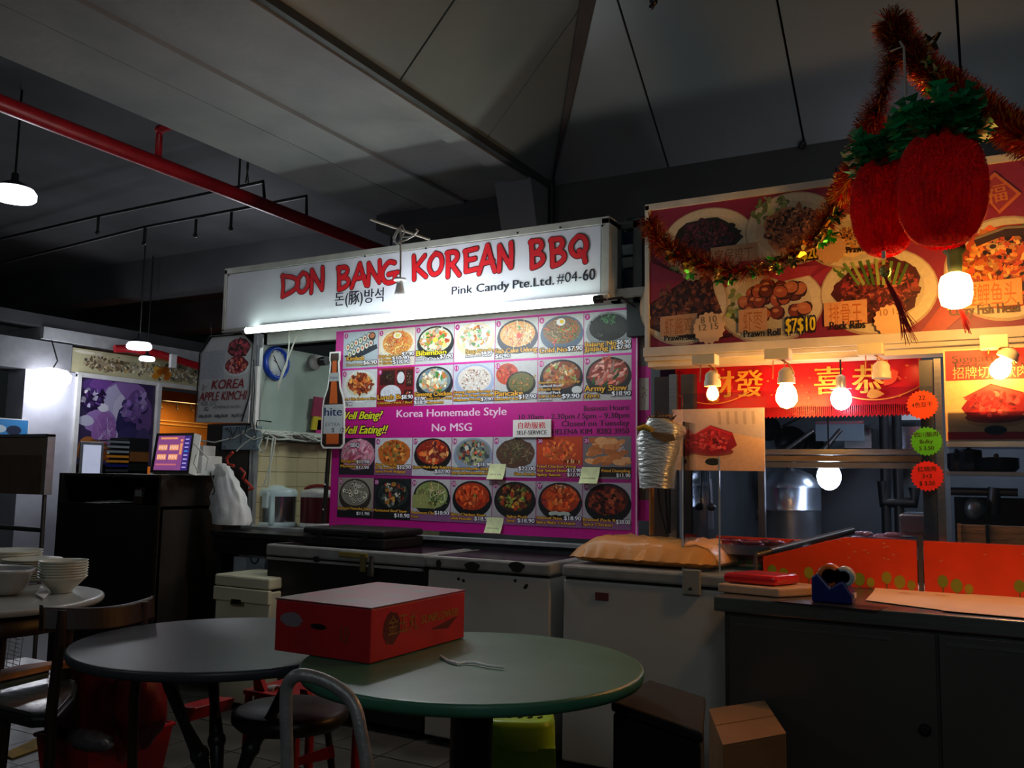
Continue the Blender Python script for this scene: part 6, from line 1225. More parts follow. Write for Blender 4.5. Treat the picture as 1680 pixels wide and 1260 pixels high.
# ---- pineapples
RF = mat('red_tissue', '#d8060f', .8, var=.12, scale=20, bump=.2, transl=.45, sheen=.8); GF = print_mat('green_foil', .4); 
def pineapple(cx_, cy_, hw, hh2, Y, label, crown):
    c = onY(cx_, cy_, Y); rw = (onY(cx_+hw,cy_,Y)-onY(cx_-hw,cy_,Y)).length/2; rh = (onY(cx_,cy_-hh2,Y)-onY(cx_,cy_+hh2,Y)).length/2
    t = T('pineapple_decoration', label, 'decoration', c-Vector((0,0,rh))); vs = []; fs = []; n = 96; m_ = 20
    for i in range(m_+1):
        u = -1+2*i/m_; a_ = math.asin(u); rad = (max(1e-4,math.cos(a_))**.72)*(1+.07*(-u)*.3); zz_ = math.copysign(abs(math.sin(a_)),u)
        for k in range(n): t_ = 2*PI*k/n; j = 1 if k % 2 else .955; vs.append((c.x+rw*rad*j*math.cos(t_), c.y+rw*rad*j*math.sin(t_), c.z+rh*zz_))
    for i in range(m_):
        for k in range(n): k2 = (k+1) % n; fs.append((i*n+k, i*n+k2, (i+1)*n+k2, (i+1)*n+k))
    MB().add(vs, fs, False).build('tissue_body', RF, t)
    mb = MB()
    for i in range(14000):
        u = random.uniform(-.99,.99); t_ = random.uniform(0,2*PI); rad = math.cos(math.asin(u))**.72; nrm = Vector((math.cos(t_)*rad, math.sin(t_)*rad, u*.9)).normalized(); p_ = Vector((c.x+rw*rad*math.cos(t_), c.y+rw*rad*math.sin(t_), c.z+rh*u)); s_ = nrm.cross(Vector((0,0,1))).normalized()*.002
        d = (nrm+Vector((random.gauss(0,.25),random.gauss(0,.25),random.gauss(0,.25)))).normalized()*random.uniform(.004,.008); mb.add([p_-s_, p_+s_, p_+d], [(0,1,2)])
    mb.build('tissue_fringe', RF, t)['kind'] = 'stuff'
    mb = MB(); top = c+Vector((0,0,rh*.86))
    for k in range(crown):
        t_ = random.uniform(0,2*PI); el = random.uniform(-.15,.75); L_ = rw*random.uniform(.75,1.25); d = Vector((math.cos(t_)*math.cos(el), math.sin(t_)*math.cos(el), math.sin(el))); s_ = d.cross(Vector((0,0,1))).normalized()*.016; b_ = top+d*rw*.1+Vector((0,0,random.uniform(-.02,.05)))
        mb.col = lin(random.choice(['#0e8046','#10924e','#0b6a3a','#16a45c','#0e8a58'])); md = b_+d*L_*.5+Vector((0,0,.02)); tp_ = b_+d*L_+Vector((0,0,-.02))
        mb.add([b_, md-s_, tp_, md+s_], [(0,1,2),(0,2,3)])
        for q in (.55,.75): e = b_+d*L_*q; mb.add([e, e+s_*1.8+d*.03, e+d*.03], [(0,1,2)]); mb.add([e, e-s_*1.8+d*.03, e+d*.03], [(0,1,2)])
    mb.build('leaf_crown', GF, t); return c, rw, rh, t
p1_ = pineapple(1450,338,54,80,2.98,'red fuzzy pineapple decoration with green leaf crown, the left one partly hidden',120)
p2_ = pineapple(1545,310,75,94,2.80,'large red fuzzy pineapple decoration with green leaf crown, the right one in front',170)
q = onY(1488,190,2.9); MB().tube([onY(1476,68,2.95), onY(1483,78,2.95), q], .004, 6).tube([onY(1483,76,2.95), onY(1460,84,2.95)], .003, 5).build('white_string', mat('pale_string', '#a09488', .7), p2_[3])
q = onY(1452,445,2.9); td2 = T('tassel', 'red tassel with a gold sequin bead hanging below the left pineapple', 'tassel', q)
MB().ell(q, (.017,.012,.022), 12, 8).build('gold_bead', mat('gold_bead', '#c8c060', .2, .9, bump=.6, scale=60), td2)
bx(onY(1446,412,2.9), onY(1453,424,2.9)+Vector((0,.01,0))).build('pale_knot', mat('pale_knot', '#f0d8c0', .5), td2)
mb = MB(); 
for k in range(40):
    a0 = q+Vector((random.uniform(-.004,.004),0,-.02)); a1 = onY(1475+random.uniform(-5,5),500+random.uniform(-10,10),2.9); a2 = onY(1492+random.uniform(-14,14),545+random.uniform(-15,24),2.9); mb.tube([a0, a0.lerp(a1,.5)+Vector((random.uniform(-.004,.004),0,0)), a1, a2], .0011, 3, cap=False)
mb.build('red_threads', mat('red_thread', '#c01818', .5), td2)['kind'] = 'stuff'
q = onY(1576,506,3.28); td3 = T('tassel', 'short dark red tassel hanging below the glaring warm bulb', 'tassel', q); mb = MB()
for k in range(24): a0 = q+Vector((random.uniform(-.006,.006),0,0)); mb.tube([a0, onY(1588+random.uniform(-6,6),540+random.uniform(-10,8),3.28)], .0014, 3, cap=False)
mb.build('red_threads', mat('red_thread'), td3)['kind'] = 'stuff'
# ================================================================ foreground tables, chairs and boxes
# green table
GC = Vector((-1.28,2.113,0)); GR = .461
gt = T('round_table', 'glossy dark green round table under the red carton', 'table', GC)
GRN = mat('green_glaze', '#2f6a50', .40, var=.35, scale=3.2, bump=.03, coat=.0, col2='#47806a', bscale=20)
def disc_top(c, r, z, th, m, t, lip=.0): MB().lathe([(r*.93,z-th),(r-.004,z-th),(r,z-th*.6),(r,z-.006),(r-.003,z-.0015),(r-.008,z),(r-.013,z),(r*.6,z),(.001,z)], (c.x,c.y,0), 96).build('tabletop', m, t)
disc_top(GC, GR, .75, .03, GRN, gt)
MB().lathe([(.08,0),(.07,.03),(.058,.06),(.058,.70),(.12,.72)], GC, 28).build('pedestal', BLKPL, gt)
MB().lathe([(.27,0),(.27,.02),(.2,.05),(.09,.07)], GC, 36).build('pedestal_base', BLKPL, gt)
# dark table
DC = Vector((-2.20,2.11,0)); DR = .47; DZ = .712
dt = T('round_table', 'dark grey round table with thin iron legs left of the green table', 'table', DC)
disc_top(DC, DR, DZ, .028, mat('dark_grey_laminate', '#3a3d42', .38, var=.1, scale=30, bump=.03), dt)
for k in range(3):
    a = .5+k*2*PI/3; c, s = math.cos(a), math.sin(a)
    pts = [DC+Vector((c*r, s*r, z)) for r, z in ((.25,.684),(.21,.6),(.15,.48),(.09,.38),(.055,.28),(.10,.14),(.26,.02))]
    MB().tube(pts, [.018,.02,.016,.024,.018,.016,.02], 8).ell(pts[3], (.03,.03,.03), 10, 6).ell(DC+Vector((c*.13,s*.13,.2)), (.022,.022,.03), 10, 6).build('leg', BLKP, dt)
MB().lathe([(.27,.67),(.27,.684)], DC, 28).build('top_plate', BLKP, dt)
# marble table
MC = Vector((-3.43,2.04,0)); MR = .424
mtb = T('marble_table', 'pale marble topped round table holding stacked bowls at far left', 'table', MC)
disc_top(MC, MR, .76, .025, mat('pale_marble', '#a9a8a2', .25, var=.12, scale=4, bump=.02, coat=.3), mtb)
WD = mat('dark_chair_wood', '#2c1a11', .4, var=.3, scale=8, stretch=(1,1,.2), bump=.1)
MB().lathe([(.36,.655),(.37,.735),(.34,.735)], MC, 48).build('apron', WD, mtb)
for k in range(4):
    a = PI/4+k*PI/2; p_ = MC+Vector((.3*math.cos(a),.3*math.sin(a),0)); MB().tube([p_, p_+Vector((0,0,.66))], [.018,.026], 8).build('leg', WD, mtb)
# bowls
BW = mat('cream_bowl', '#bdbaa8', .3, var=.05)
ordn = ['lowest','second from the bottom','third from the bottom','fourth from the bottom','fifth from the bottom','topmost']
def bowl_at(c, R, h, label, grp):
    t = T('bowl', label, 'bowl', c, grp); MB().lathe([(R*.42,0),(R*.45,.006),(R*.9,h*.82),(R,h),(R*.97,h),(R*.86,h*.8),(R*.4,.012),(.001,.012)], c, 40).build('bowl_shell', BW, t); MB().lathe([(R*.36,-.004),(R*.42,-.004),(R*.42,.004),(R*.36,.004)], c, 24).build('foot_ring', BW, t); return t
q = onZ(98,970,.765); R_ = pxr(q, 38)
c = onZ(101,970,.765)+Vector((0,0,0)); b0_ = bowl_at(c, R_, .06, 'lowest cream bowl in the right hand stack on the marble table', 'cream bowls in the right stack')
for k in range(1,7): copy_tree(b0_, c+Vector((random.uniform(-.002,.002),0,.0105*k)), ('second','third','fourth','fifth','sixth','topmost')[k-1]+' cream bowl '+('from the bottom ' if k < 6 else '')+'in the right hand stack on the marble table')
c2 = onZ(50,953,.765); p0_ = T('plate', 'lowest cream plate in the flat stack behind the bowls', 'plate', c2, 'cream plates in the rear stack')
MB().lathe([(.06,0),(.075,.004),(.115,.016),(.12,.02),(.114,.019),(.07,.008),(.001,.008)], c2, 40).build('plate_disc', BW, p0_); MB().lathe([(.05,-.003),(.058,-.003),(.058,.004),(.05,.004)], c2, 24).build('foot_ring', BW, p0_)
for k in range(1,10): copy_tree(p0_, c2+Vector((random.uniform(-.004,.004),random.uniform(-.003,.003),.0085*k)), '%s cream plate in the flat stack behind the bowls' % ('second','third','fourth','fifth','sixth','seventh','eighth','ninth','topmost')[k-1])
c3 = onZ(12,945,.765); p3 = T('plate', 'lowest wide cream dish in the stack at the left frame edge', 'plate', c3, 'wide dishes at the frame edge')
MB().lathe([(.07,0),(.12,.03),(.14,.045),(.134,.045),(.07,.008),(.001,.008)], c3, 40).build('dish_shell', BW, p3); MB().lathe([(.06,-.003),(.068,-.003),(.068,.004),(.06,.004)], c3, 24).build('foot_ring', BW, p3)
for k in range(1,7): copy_tree(p3, c3+Vector((0,.0,.012*k)), '%s wide cream dish in the stack at the left frame edge' % ('second','third','fourth','fifth','sixth','topmost')[k-1])
# grey basin in front
q = onZ(12,975,.765); gb_ = T('serving_basin', 'pale oval basin with thick rim and bowls inside at the left frame edge', 'basin', q)
gx = q.x+pxr(q,42); zr = onY(40,940,q.y).z
MB().lathe([(.09,0),(.12,.02),(.14,zr-.775),(.155,zr-.768),(.158,zr-.76),(.15,zr-.755),(.136,zr-.765),(.11,.02),(.001,.015)], (gx-.155,q.y-.0,.766), 40, sy=.7).build('basin_shell', mat('pale_grey_plastic', '#a5a6a2', .3), gb_)
MB().ell((gx-.13,q.y-.01,.80), (.07,.05,.03), 18, 8).build('inner_bowl', BW, gb_)
nk = tag(MB().prism([onZ(58,975,.766),onZ(68,962,.766),onZ(80,974,.766),onZ(72,983,.766)], (0,0,.004)).build('paper_napkin', WHITE), 'small white folded paper on the marble table beside the bowls', 'napkin')
# wooden chair
WZ = .80
Pa, Pb = onZ(70,996,WZ), onZ(253,978,WZ)
wc = T('wooden_chair', 'dark wooden chair with curved top rail tucked towards the marble table', 'chair', ((Pa.x+Pb.x)/2,(Pa.y+Pb.y)/2,0))
ax_ = (Pb-Pa); ax_.z = 0; L_ = ax_.length; ax_.normalize(); ox = Vector((ax_.y, -ax_.x, 0))
if ox.x < 0: ox = -ox
vs = []; fs = []; n = 18
for i in range(n+1):
    u = i/n; bow = .06*math.sin(PI*u); c_ = Pa+ax_*L_*u+ox*bow; zt_ = WZ-.012*math.sin(PI*u)-.002*i/n; hgt = .072
    for do, dz in ((0,0),(.012,-hgt),(-.012,-hgt),(-.02,0)): vs.append(c_+ox*do+Vector((0,0,zt_-WZ+dz)))
for i in range(n):
    for k in range(4): k2 = (k+1) % 4; fs.append((i*4+k, i*4+k2, (i+1)*4+k2, (i+1)*4+k))
fs += [(0,1,2,3), (n*4+3,n*4+2,n*4+1,n*4)]
MB().add(vs, fs, False).build('top_rail', WD, wc, bevel=.005)
l1, l2 = Pa+ax_*.05+ox*.032, Pb-ax_*.05+ox*.025
for l in (l1, l2): MB().tube([Vector((l.x,l.y,WZ-.012)), Vector((l.x,l.y,WZ-.1)), Vector((l.x-ox.x*.03,l.y-ox.y*.03,.45)), Vector((l.x,l.y,0))], [.014,.018,.019,.016], 10).build('back_leg', WD, wc)
sp = [onZ(*q_, .455) for q_ in ((-30,1140),(0,1158),(50,1170),(92,1168),(118,1140),(124,1116),(60,1104),(0,1112),(-30,1120))]
MB().prism([p_-Vector((0,0,.012)) for p_ in sp], (0,0,.014)).build('seat_pan', mat('scratched_steel', '#8a8a84', .22, .9, var=.3, scale=6, bump=.2), wc, bevel=.004)
sc_m = sum(sp, Vector())/len(sp); MB().prism([sc_m+(p_-sc_m)*1.06-Vector((0,0,.045)) for p_ in sp], (0,0,.034)).build('seat_rim', BLKPL, wc, bevel=.008)
for l in (sp[1]*.7+sc_m*.3, sp[7]*.7+sc_m*.3): MB().tube([Vector((l.x,l.y,.42)), Vector((l.x-.02,l.y,0))], .015, 8).build('front_leg', WD, wc)
MB().tube([Vector((l1.x,l1.y,.2)), Vector((sp[1].x,sp[1].y,.2))], .010, 6).build('stretcher', WD, wc)
ot = onZ(60,1110,.5); t = T('orange_tray', 'worn orange edged tray on the low rack beside the wooden chair seat', 'tray', ot)
MB().prism([onZ(0,1118,.5),onZ(80,1100,.5),onZ(132,1094,.5),onZ(132,1086,.5),onZ(20,1102,.5),onZ(0,1108,.5)], (0,0,.02)).build('tray_edge', mat('worn_orange', '#b8743c', .5, var=.4, scale=8), t)
MB().prism([onZ(0,1132,.48),onZ(80,1112,.48),onZ(80,1102,.48),onZ(0,1118,.48)], (0,0,.012)).build('tray_side', mat('olive_side', '#3a3c28', .5), t)
# wire crate
A = onZ(-10,1100,.45); wcx = T('wire_crate', 'white wire mesh crate under the marble table', 'crate', A); ycr = 2.45; x0_, x1_ = onY(-60,1080,ycr).x, onY(31,1080,ycr).x; z0_, z1_ = onY(15,1112,ycr).z, onY(15,1042,ycr).z
mb = MB()
for k in range(10): x = x0_+(x1_-x0_)*k/9; mb.tube([(x,ycr,z0_),(x+.02,ycr,z1_)], .002, 4)
for k in range(11): z = z0_+(z1_-z0_)*k/10; mb.tube([(x0_,ycr,z+.012),(x1_,ycr,z-.012)], .0018, 4)
mb.build('mesh_wires', mat('pale_wire', '#9c9c9c', .4), wcx); bx((x0_,ycr+.02,z0_-.02), (x1_,ycr+.3,z0_)).build('crate_floor', mat('pale_grey_plastic'), wcx)
# notice board on legs at left
nY = 3.2; A = onY(82,713,nY); B = onY(-60,716,nY); C3 = onY(76,812,nY)
nbd = T('notice_board', 'brown backed notice board on a metal stand at the left edge', 'board', (A.x-.3,nY,0)); xl_ = A.x-.75
bx((xl_,nY,C3.z), (A.x,nY+.03,A.z)).build('board_panel', mat('brown_board', '#8a7462', .7, scale=4), nbd)
bx((xl_,nY-.012,C3.z), (A.x-.055,nY,A.z-.12)).build('inner_panel', mat('dark_brown_board', '#6a5444', .7), nbd)
mb = bx((xl_,nY-.014,A.z-.012), (A.x+.004,nY+.034,A.z+.004)); mb.box((A.x-.01,nY-.014,C3.z), (A.x+.004,nY+.034,A.z)); mb.build('metal_frame', ALU, nbd)
bx((xl_,nY-.006,A.z-.13), (A.x-.05,nY+.0,A.z-.115)).build('ledge', mat('brown_board'), nbd)
MB().tube([(A.x-.04,nY+.02,C3.z),(A.x-.07,nY+.05,0)], .012, 8).build('leg', STEELD, nbd); MB().tube([(xl_+.1,nY+.02,C3.z),(xl_+.1,nY+.05,0)], .012, 8).build('leg', STEELD, nbd); MB().tube([(xl_,nY+.03,onY(60,870,nY).z),(A.x-.05,nY+.03,onY(60,870,nY).z)], .014, 8).build('crossbar', STEELD, nbd)
# whiteboard and document trays in the far shop
wY = -7.6
def XP(px, py): return onX(px, py, wY)
A, B = XP(133,724), XP(170,772); wb_ = T('whiteboard', 'small upright white board with a grey frame in front of the dessert poster', 'board', (wY,A.y,.0))
bx((wY-.02,A.y,1.05), (wY,XP(170,740).y,A.z)).build('frame', ALU, wb_, bevel=.004); bx((wY,A.y+.03,1.08), (wY+.004,XP(170,740).y-.03,A.z-.03)).build('white_face', mat('bluish_white_glow', '#cfd6f0', .3, emit=.45), wb_); bx((wY-.03,A.y,0),(wY-.01,XP(170,740).y,1.05)).build('stand', ALU, wb_)  # white face given a slight glow to make it look brighter
dtz = T('tray_rack', 'stacked trays in grey, orange and blue behind the cabinet', 'tray rack', (wY,XP(176,740).y,1.0)); y0, y1 = XP(175,740).y, XP(212,740).y
for k, (py, col) in enumerate(((719,'#7d8488'),(727,'#8c9496'),(735,'#8c9496'),(743,'#e0912a'),(751,'#e0912a'),(758,'#1c2278'),(766,'#3a3c44'))):
    z = XP(190,py+3).z; mb = bx((wY-.25,y0,z-.006), (wY,y1,z)); mb.box((wY-.004,y0,z-.028),(wY,y1,z)); mb.build('tray', mat('tray_'+col.strip('#'), col, .4), dtz)
bx((wY-.3,y1,XP(190,772).z-.3), (wY-.02,XP(246,740).y,XP(214,718).z)).build('dark_case', BLACK, dtz); bx((wY-.03,y1+.01,XP(214,757).z), (wY-.0,XP(245,740).y,XP(214,741).z)).build('brown_band', mat('brown_band', '#7a4a1c', .5), dtz); bx((wY-.3,y0,0),(wY-.02,XP(246,740).y,XP(190,772).z-.0)).build('cabinet_base', BLACK, dtz)
# ---- red carton on the green table
ax, ay, bx2, by2 = -1.82, 1.92, -1.482, 2.39
ch_ = onY(606,997,1.92).z
cart = T('red_carton', 'red cardboard carton with faded gold print on the green table', 'carton', ((ax+bx2)/2,(ay+by2)/2,.752))
CRD = mat('red_card', '#b4161e', .5, var=.18, scale=5, bump=.05); z0, z1 = .752, ch_
RO = .0
bx((ax,ay,z0), (bx2,by2,z1-.004)).build('carton_body', CRD, cart, bevel=.003)
MB().prism([(ax-.002,ay-.002,z1-.004),(bx2+.002,ay-.002,z1-.004),(bx2+.002,by2,z1-.004),(ax-.002,by2,z1-.004)], (0,0,.004)).build('lid', mat('faded_red_lid', '#861826', .5, var=.5, scale=9, col2='#64483f', lo=.45, hi=.66), cart)
P = Paint((ax, ay-.0008, z0), (1,0,0), (0,0,1)); w_, h_ = bx2-ax, z1-z0
fp_ = lambda: Paint((ax, ay-.0008, z0), (1,0,0), (0,0,1))
P.disc(w_*.18, h_*.62, w_*.12, h_*.14, '#7d6f74', 18, jag=.12); P.build('torn_label', PRINT, cart)
P = fp_(); P.disc(w_*.47, h_*.55, w_*.085, h_*.055, '#12080a', 20); P.build('hand_hole', PRINT, cart)
P = fp_(); P.text('10', w_*.7, h_*.42, .03, '#7a4a1c', w=.03); P.text('kg', w_*.7, h_*.34, .014, '#7a4a1c', w=.03); P.build('weight_print', PRINT, cart)
sp_ = lambda: Paint((bx2+.0008, ay, z0), (0,1,0), (0,0,1)); w_ = by2-ay
P = sp_(); P.N = Vector((1,0,0)); P.disc(w_*.2, h_*.55, w_*.085, h_*.3, '#5a1014', 18, jag=.08); P.build('printed_emblem', PRINT, cart)
P = sp_(); P.N = Vector((1,0,0)); P.z = .0004; P.text('金玉丸', w_*.16, h_*.45, .04, '#8a6a20', off=.01, w=w_*.3); P.build('gold_print', PRINT, cart)
P = sp_(); P.N = Vector((1,0,0)); P.text('SUNFLOWER', w_*.5, h_*.5, .024, '#9a7220', off=.03, w=w_*.42); P.build('gold_print', PRINT, cart)
P = sp_(); P.N = Vector((1,0,0)); P.poly([(w_*.6,h_*.35),(w_*.92,h_*.5),(w_*.8,h_*.28)], '#5c1216'); P.build('dark_print', PRINT, cart)
# cable tie thing
tw = T('plastic_tie', 'bent clear plastic tie lying on the green table', 'tie', onZ(780,1085,.753))
MB().tube([onZ(*q_, .755) for q_ in ((723,1076),(735,1084),(752,1089))], .004, 6).tube([onZ(*q_, .756) for q_ in ((763,1087),(780,1087),(800,1092),(827,1095))], .0035, 6).tube([onZ(*q_, .7545) for q_ in ((752,1089),(763,1087))], .003, 6).build('tie_strip', mat('clear_plastic', '#f0f2f4', .2), tw)
# ---- green stool
q = onZ(852,1178,.45); gs = T('plastic_stool', 'lime green plastic stool under the green table', 'stool', (q.x,q.y+.1,0)); LIME = mat('lime_plastic', '#a4d838', .35, scale=5)
qc = onZ(853,1170,.45); qc.z = 0; gs.location = qc; WORG[gs.name] = qc.copy(); SM = Matrix.Translation(qc) @ Matrix.Rotation(math.radians(28), 4, 'Z'); w0 = pxr(qc, 58)
nseg = 32
def sq(r, z): return [(r*math.copysign(abs(math.cos(t))**.5, math.cos(t)), r*math.copysign(abs(math.sin(t))**.5, math.sin(t)), z) for t in [2*PI*k/nseg for k in range(nseg)]]
rings_ = [sq(w0*1.02,.36), sq(w0,.43), sq(w0*.95,.447), sq(w0*.85,.45), sq(.001,.447)]; vs = sum(rings_, []); fs = []
for i in range(len(rings_)-1):
    for k in range(nseg): k2 = (k+1) % nseg; fs.append((i*nseg+k, i*nseg+k2, (i+1)*nseg+k2, (i+1)*nseg+k))
mb = MB(); mb.M = SM; mb.add(vs, fs, True).build('seat', LIME, gs)
for i in range(5):
    for j in range(3): mb = MB(); mb.M = SM; mb.tube([(w0*(-.6+.28*i), w0*(-.5+.4*j), .4495),(w0*(-.5+.28*i), w0*(-.38+.4*j), .4500)], .005, 6); mb.build('seat_slot', BLKPL, gs)
for sx_ in (-1,1):
    for sy_ in (-1,1): mb = MB(); mb.M = SM; mb.prism([(sx_*w0,sy_*w0*.98,.37),(sx_*w0*.6,sy_*w0*.98,.37),(sx_*w0*.85,sy_*w0*1.15,0),(sx_*w0*1.15,sy_*w0*1.15,0)], (0,-sy_*.03,0)); mb.build('leg', LIME, gs)
mb = MB(); mb.M = SM; mb.box((-w0*.95,-w0*1.0,.30), (w0*.95,-w0*.96,.37)); mb.build('skirt', LIME, gs)
# ---- tubular chair in front
yc = 1.32
TUB = mat('grey_tube_paint', '#8c8c8a', .4, .3, var=.15, scale=30, bump=.15)
tc_ = T('tube_chair', 'grey steel tube chair back rising in front of the green table', 'chair', (onY(530,1150,yc).x,yc,0))
pts = [onY(*q_, yc+dy) for q_, dy in (((472,1290),0),((470,1200),0),((469,1150),0),((472,1124),0),((484,1110),.0),((502,1108),.01),((535,1118),.03),((565,1137),.045),((583,1162),.05),((592,1200),.05),((600,1245),.05),((604,1290),.05))]
sm = []
for i in range(len(pts)-1):
    p0_, p1_, p2_, p3_ = pts[max(i-1,0)], pts[i], pts[i+1], pts[min(i+2,len(pts)-1)]
    for k in range(6): u = k/6; sm.append(.5*((2*p1_)+(p2_-p0_)*u+(2*p0_-5*p1_+4*p2_-p3_)*u*u+(3*p1_-p0_-3*p2_+p3_)*u**3))
sm.append(pts[-1]); xL, xR = pts[0].x, pts[-1].x
sm = [Vector((xL,yc,.0))]+sm+[Vector((xR,yc+.05,0))]
MB().tube(sm, .0125, 12).build('back_frame', TUB, tc_)
bx((xL-.02,yc-.40,.43), (xR+.04,yc+.0,.455)).build('seat', mat('dark_red_vinyl', '#2c1512', .5), tc_, bevel=.01)
for x in (xL, xR): MB().tube([(x,yc-.38,.43),(x,yc-.40,0)], .0125, 10).build('front_leg', TUB, tc_)
# ---- dark stool with red parts between tables
q = onZ(470,1170,.46); dk = T('dark_stool', 'dark round seated stool with red plastic bits behind the tube chair', 'stool', (q.x,q.y,0))
sc0 = Vector((q.x+.0,q.y+.02,0)); MB().lathe([(.17,.42),(.19,.44),(.19,.465),(.17,.475),(.001,.478)], sc0, 36).build('seat', mat('dark_brown_seat', '#241410', .4, bump=.1), dk)
for k in range(4): a = PI/4+k*PI/2; MB().tube([sc0+Vector((.12*math.cos(a),.12*math.sin(a),.42)), sc0+Vector((.18*math.cos(a),.18*math.sin(a),0))], .012, 8).build('leg', BLKP, dk)
RP = mat('red_plastic', '#a8141a', .3, scale=5)
rch = T('red_plastic_chair', 'red plastic chair half hidden behind the dark stool', 'chair', (q.x,q.y+.3,0)); yr = q.y+.27
def yq(px, py): return onY(px, py, yr)
MB().prism([yq(415,1103),yq(424,1105),yq(440,1150),yq(436,1165),yq(418,1162)], (0,.02,0)).build('backrest', RP, rch); MB().prism([yq(492,1130),yq(503,1132),yq(512,1158),yq(492,1160)], (0,.02,0)).build('backrest', RP, rch)
zz0 = .43; bx((yq(405,1100).x,yr-.02,zz0-.02), (yq(520,1100).x,yr+.3,zz0)).build('seat', RP, rch, bevel=.008)
for x in (yq(410,1100).x, yq(512,1100).x):
    for y in (yr, yr+.27): MB().tube([(x,y,0),(x,y,zz0-.02)], [.02,.014], 8).build('leg', RP, rch)
MB().prism([onY(*q_, 1.75) for q_ in ((488,1243),(538,1225),(541,1245),(490,1256))], (0,.02,0)).build('red_strap', RP, dk)
# small glass on floor shelf
q = onY(445,1135,2.6); gl = T('glass_jar', 'small clear glass lying behind the red chair', 'glass', q); mb = MB(); mb.M = Matrix.Translation(q) @ Matrix.Rotation(1.4,4,'Y'); mb.lathe([(.02,-.04),(.026,.0),(.024,.03),(.02,.032),(.021,0),(.015,-.036)], (0,0,0), 18); mb.build('glass_body', mat('thick_glass', '#c8d0d0', .1, alpha=.7), gl); MB().lathe([(.018,0),(.018,.01)], q+Vector((-.045,0,0)), 12).build('glass_base', mat('thick_glass'), gl)
# ---- red tub and red bags under dark table
q0_ = onZ(165,1215,.22); tb_ = T('red_basin', 'large red plastic basin on the floor below the dark table', 'basin', (q0_.x,q0_.y+.15,0)); zc_ = .24
pA, pB = onZ(58,1205,zc_), onZ(275,1190,zc_); yb0 = pA.y; 
mb = MB(); cx_ = (pA.x+pB.x)/2; hw_ = (pB.x-pA.x)/2; dp_ = .38
o4 = [(cx_-hw_,yb0),(cx_+hw_,yb0),(cx_+hw_,yb0+dp_),(cx_-hw_,yb0+dp_)]; i4 = [(cx_-hw_*.82,yb0+.03),(cx_+hw_*.82,yb0+.03),(cx_+hw_*.82,yb0+dp_-.03),(cx_-hw_*.82,yb0+dp_-.03)]
vs = [(x,y,zc_) for x, y in o4]+[(x,y,0.0) for x, y in i4]+[((x-cx_)*.94+cx_,(y-yb0-dp_/2)*.94+yb0+dp_/2,zc_) for x, y in o4]+[((x-cx_)*.94+cx_,(y-yb0-dp_/2)*.94+yb0+dp_/2,.01) for x, y in i4]
fs = [(4,5,1,0),(5,6,2,1),(6,7,3,2),(7,4,0,3),(7,6,5,4)]+[(k,(k+1)%4,8+(k+1)%4,8+k) for k in range(4)]+[(8+k,8+(k+1)%4,12+(k+1)%4,12+k) for k in range(4)]+[(12,13,14,15)]
mb.add(vs, fs).build('basin_shell', RP, tb_, bevel=.006); MB().tube([(x,y,zc_) for x, y in o4], .009, 8, closed=True).build('rim', RP, tb_)
rb_ = T('red_bag_heap', 'heap of dark red plastic bags in the red basin', 'bags', (cx_,yb0+.2,.02)); 
for k, (dx, dy, z, rx, ry, rz) in enumerate(((.0,.18,.30,.20,.14,.26),(.16,.2,.36,.12,.10,.18),(-.15,.17,.30,.10,.10,.18))):
    vs = []; fs = []; n = 28; m_ = 16
    for i in range(m_+1):
        for j in range(n):
            a, b = PI*i/m_, 2*PI*j/n; v = Vector((math.sin(a)*math.cos(b), math.sin(a)*math.sin(b), -math.cos(a))); r = 1+.16*noise.noise(v*2.2+Vector((k*5,0,0)))+.05*noise.noise(v*7)
            vs.append((cx_+dx+v.x*rx*r, yb0+dy+v.y*ry*r, max(.03, z+v.z*rz*r)))
    for i in range(m_):
        for j in range(n): j2 = (j+1) % n; fs.append((i*n+j, i*n+j2, (i+1)*n+j2, (i+1)*n+j))
    MB().add(vs, fs, True).build('bag', mat('dark_red_film', '#7c1018', .35, bump=.6, scale=5, bscale=14), rb_)
cb_ = T('clear_bag', 'crumpled clear bag lying on the red basin edge', 'bag', (cx_+.1,yb0,.2)); vs = []; fs = []; n = 20
for i in range(9):
    for j in range(n):
        a, b = PI*i/8, 2*PI*j/n; v = Vector((math.sin(a)*math.cos(b), math.sin(a)*math.sin(b), -math.cos(a))); r = 1+.3*noise.noise(v*3); vs.append((cx_+.12+v.x*.12*r, yb0+.03+v.y*.05*r, .255+v.z*.035*r))
for i in range(8):
    for j in range(n): j2 = (j+1) % n; fs.append((i*n+j, i*n+j2, (i+1)*n+j2, (i+1)*n+j))
MB().add(vs, fs, True).build('film', mat('dull_film', '#6a6468', .3, bump=.6, scale=6, bscale=20), cb_)
bs2 = T('red_tray', 'small red plastic tray beside the beige freezer foot', 'tray', onZ(300,1170,.2)); A = onY(283,1160,2.35); MB().prism([A, onY(318,1163,2.35), onY(310,1185,2.35), onY(292,1185,2.35)], (0,.2,0)).build('tray_shell', RP, bs2, bevel=.004); MB().tube([A, onY(318,1163,2.35)], .006, 6).build('rim', RP, bs2)
ym = T('yellow_mat', 'worn yellow strip on the floor at lower left', 'mat', onZ(35,1228,.003)); MB().prism([onZ(5,1238,.003),onZ(60,1212,.003),onZ(66,1228,.003),onZ(20,1245,.003)], (0,0,.004)).build('strip', mat('dirty_yellow_floor', '#9a7a22', .6, var=.4, scale=10), ym)
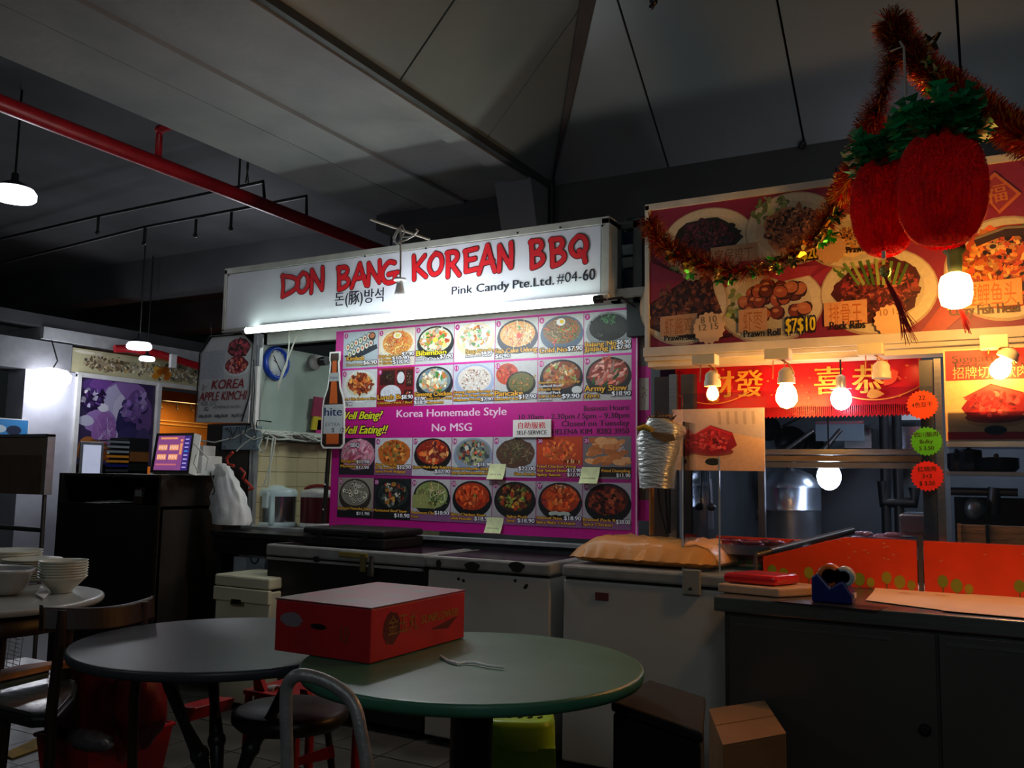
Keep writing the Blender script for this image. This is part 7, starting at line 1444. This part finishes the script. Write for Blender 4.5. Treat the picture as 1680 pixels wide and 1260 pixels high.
# ---- carton and dark bin at lower centre right
zt_ = .52; qa = onZ(1185,1222,.52); bxx = T('cardboard_box', 'brown cardboard box on the floor before the steel counter', 'box', onZ(1240,1215,.52))
zt_ = .52; p4 = [onZ(1186,1222,zt_), onZ(1290,1204,zt_), onZ(1165,1162,zt_)]
fL = onZ(1186,1222,zt_); fR = onZ(1290,1203,zt_); bL = onZ(1163,1163,zt_); bR = fR+(bL-fL); CBM = mat('cardboard', '#8a6038', .75, var=.12, scale=5, bump=.1)
MB().prism([(p_.x,p_.y,.002) for p_ in (fL,fR,bR,bL)], (0,0,zt_-.006)).build('carton_body', CBM, bxx, bevel=.003)
MB().prism([(p_.x,p_.y,zt_-.004) for p_ in (fL,fR,fR.lerp(bR,.49),fL.lerp(bL,.49))], (0,0,.004)).build('flap', CBM, bxx); MB().prism([(p_.x,p_.y,zt_-.004) for p_ in (fL.lerp(bL,.51),fR.lerp(bR,.51),bR,bL)], (0,0,.004)).build('flap', CBM, bxx)
lbp = onY(1240,1238,fR.y-.0); dd = (fR-fL).normalized(); P = Paint(fL.lerp(fR,.45)+Vector((0,0,-.13))-Vector((0,.0,0))+dd.cross(Vector((0,0,1))).normalized()*.001, dd, (0,0,1)); P.rect(0,0,.06,.045,'#9aa098'); P.rect(.005,.01,.05,.014,'#4a4a48'); P.rect(.005,.025,.04,.029,'#4a4a48'); P.build('label_sticker', PAPER, bxx)
dz = .64; pd = [onZ(1005,1150,dz), onZ(1150,1200,dz), onZ(1155,1143,dz), onZ(1065,1115,dz)]
bn = T('dark_bin', 'black lidded bin standing under the right edge of the green table', 'bin', (pd[0]+pd[2])/2-Vector((0,0,dz)))
MB().prism([(p_.x,p_.y,.0) for p_ in pd], (0,0,dz-.03)).build('bin_body', mat('black_bin', '#0d0907', .9), bn, bevel=.01); MB().prism([((p_.x-bn.location.x)*1.04+bn.location.x,(p_.y-bn.location.y)*1.04+bn.location.y,dz-.028) for p_ in pd], (0,0,.028)).build('bin_lid', mat('black_bin'), bn, bevel=.008)
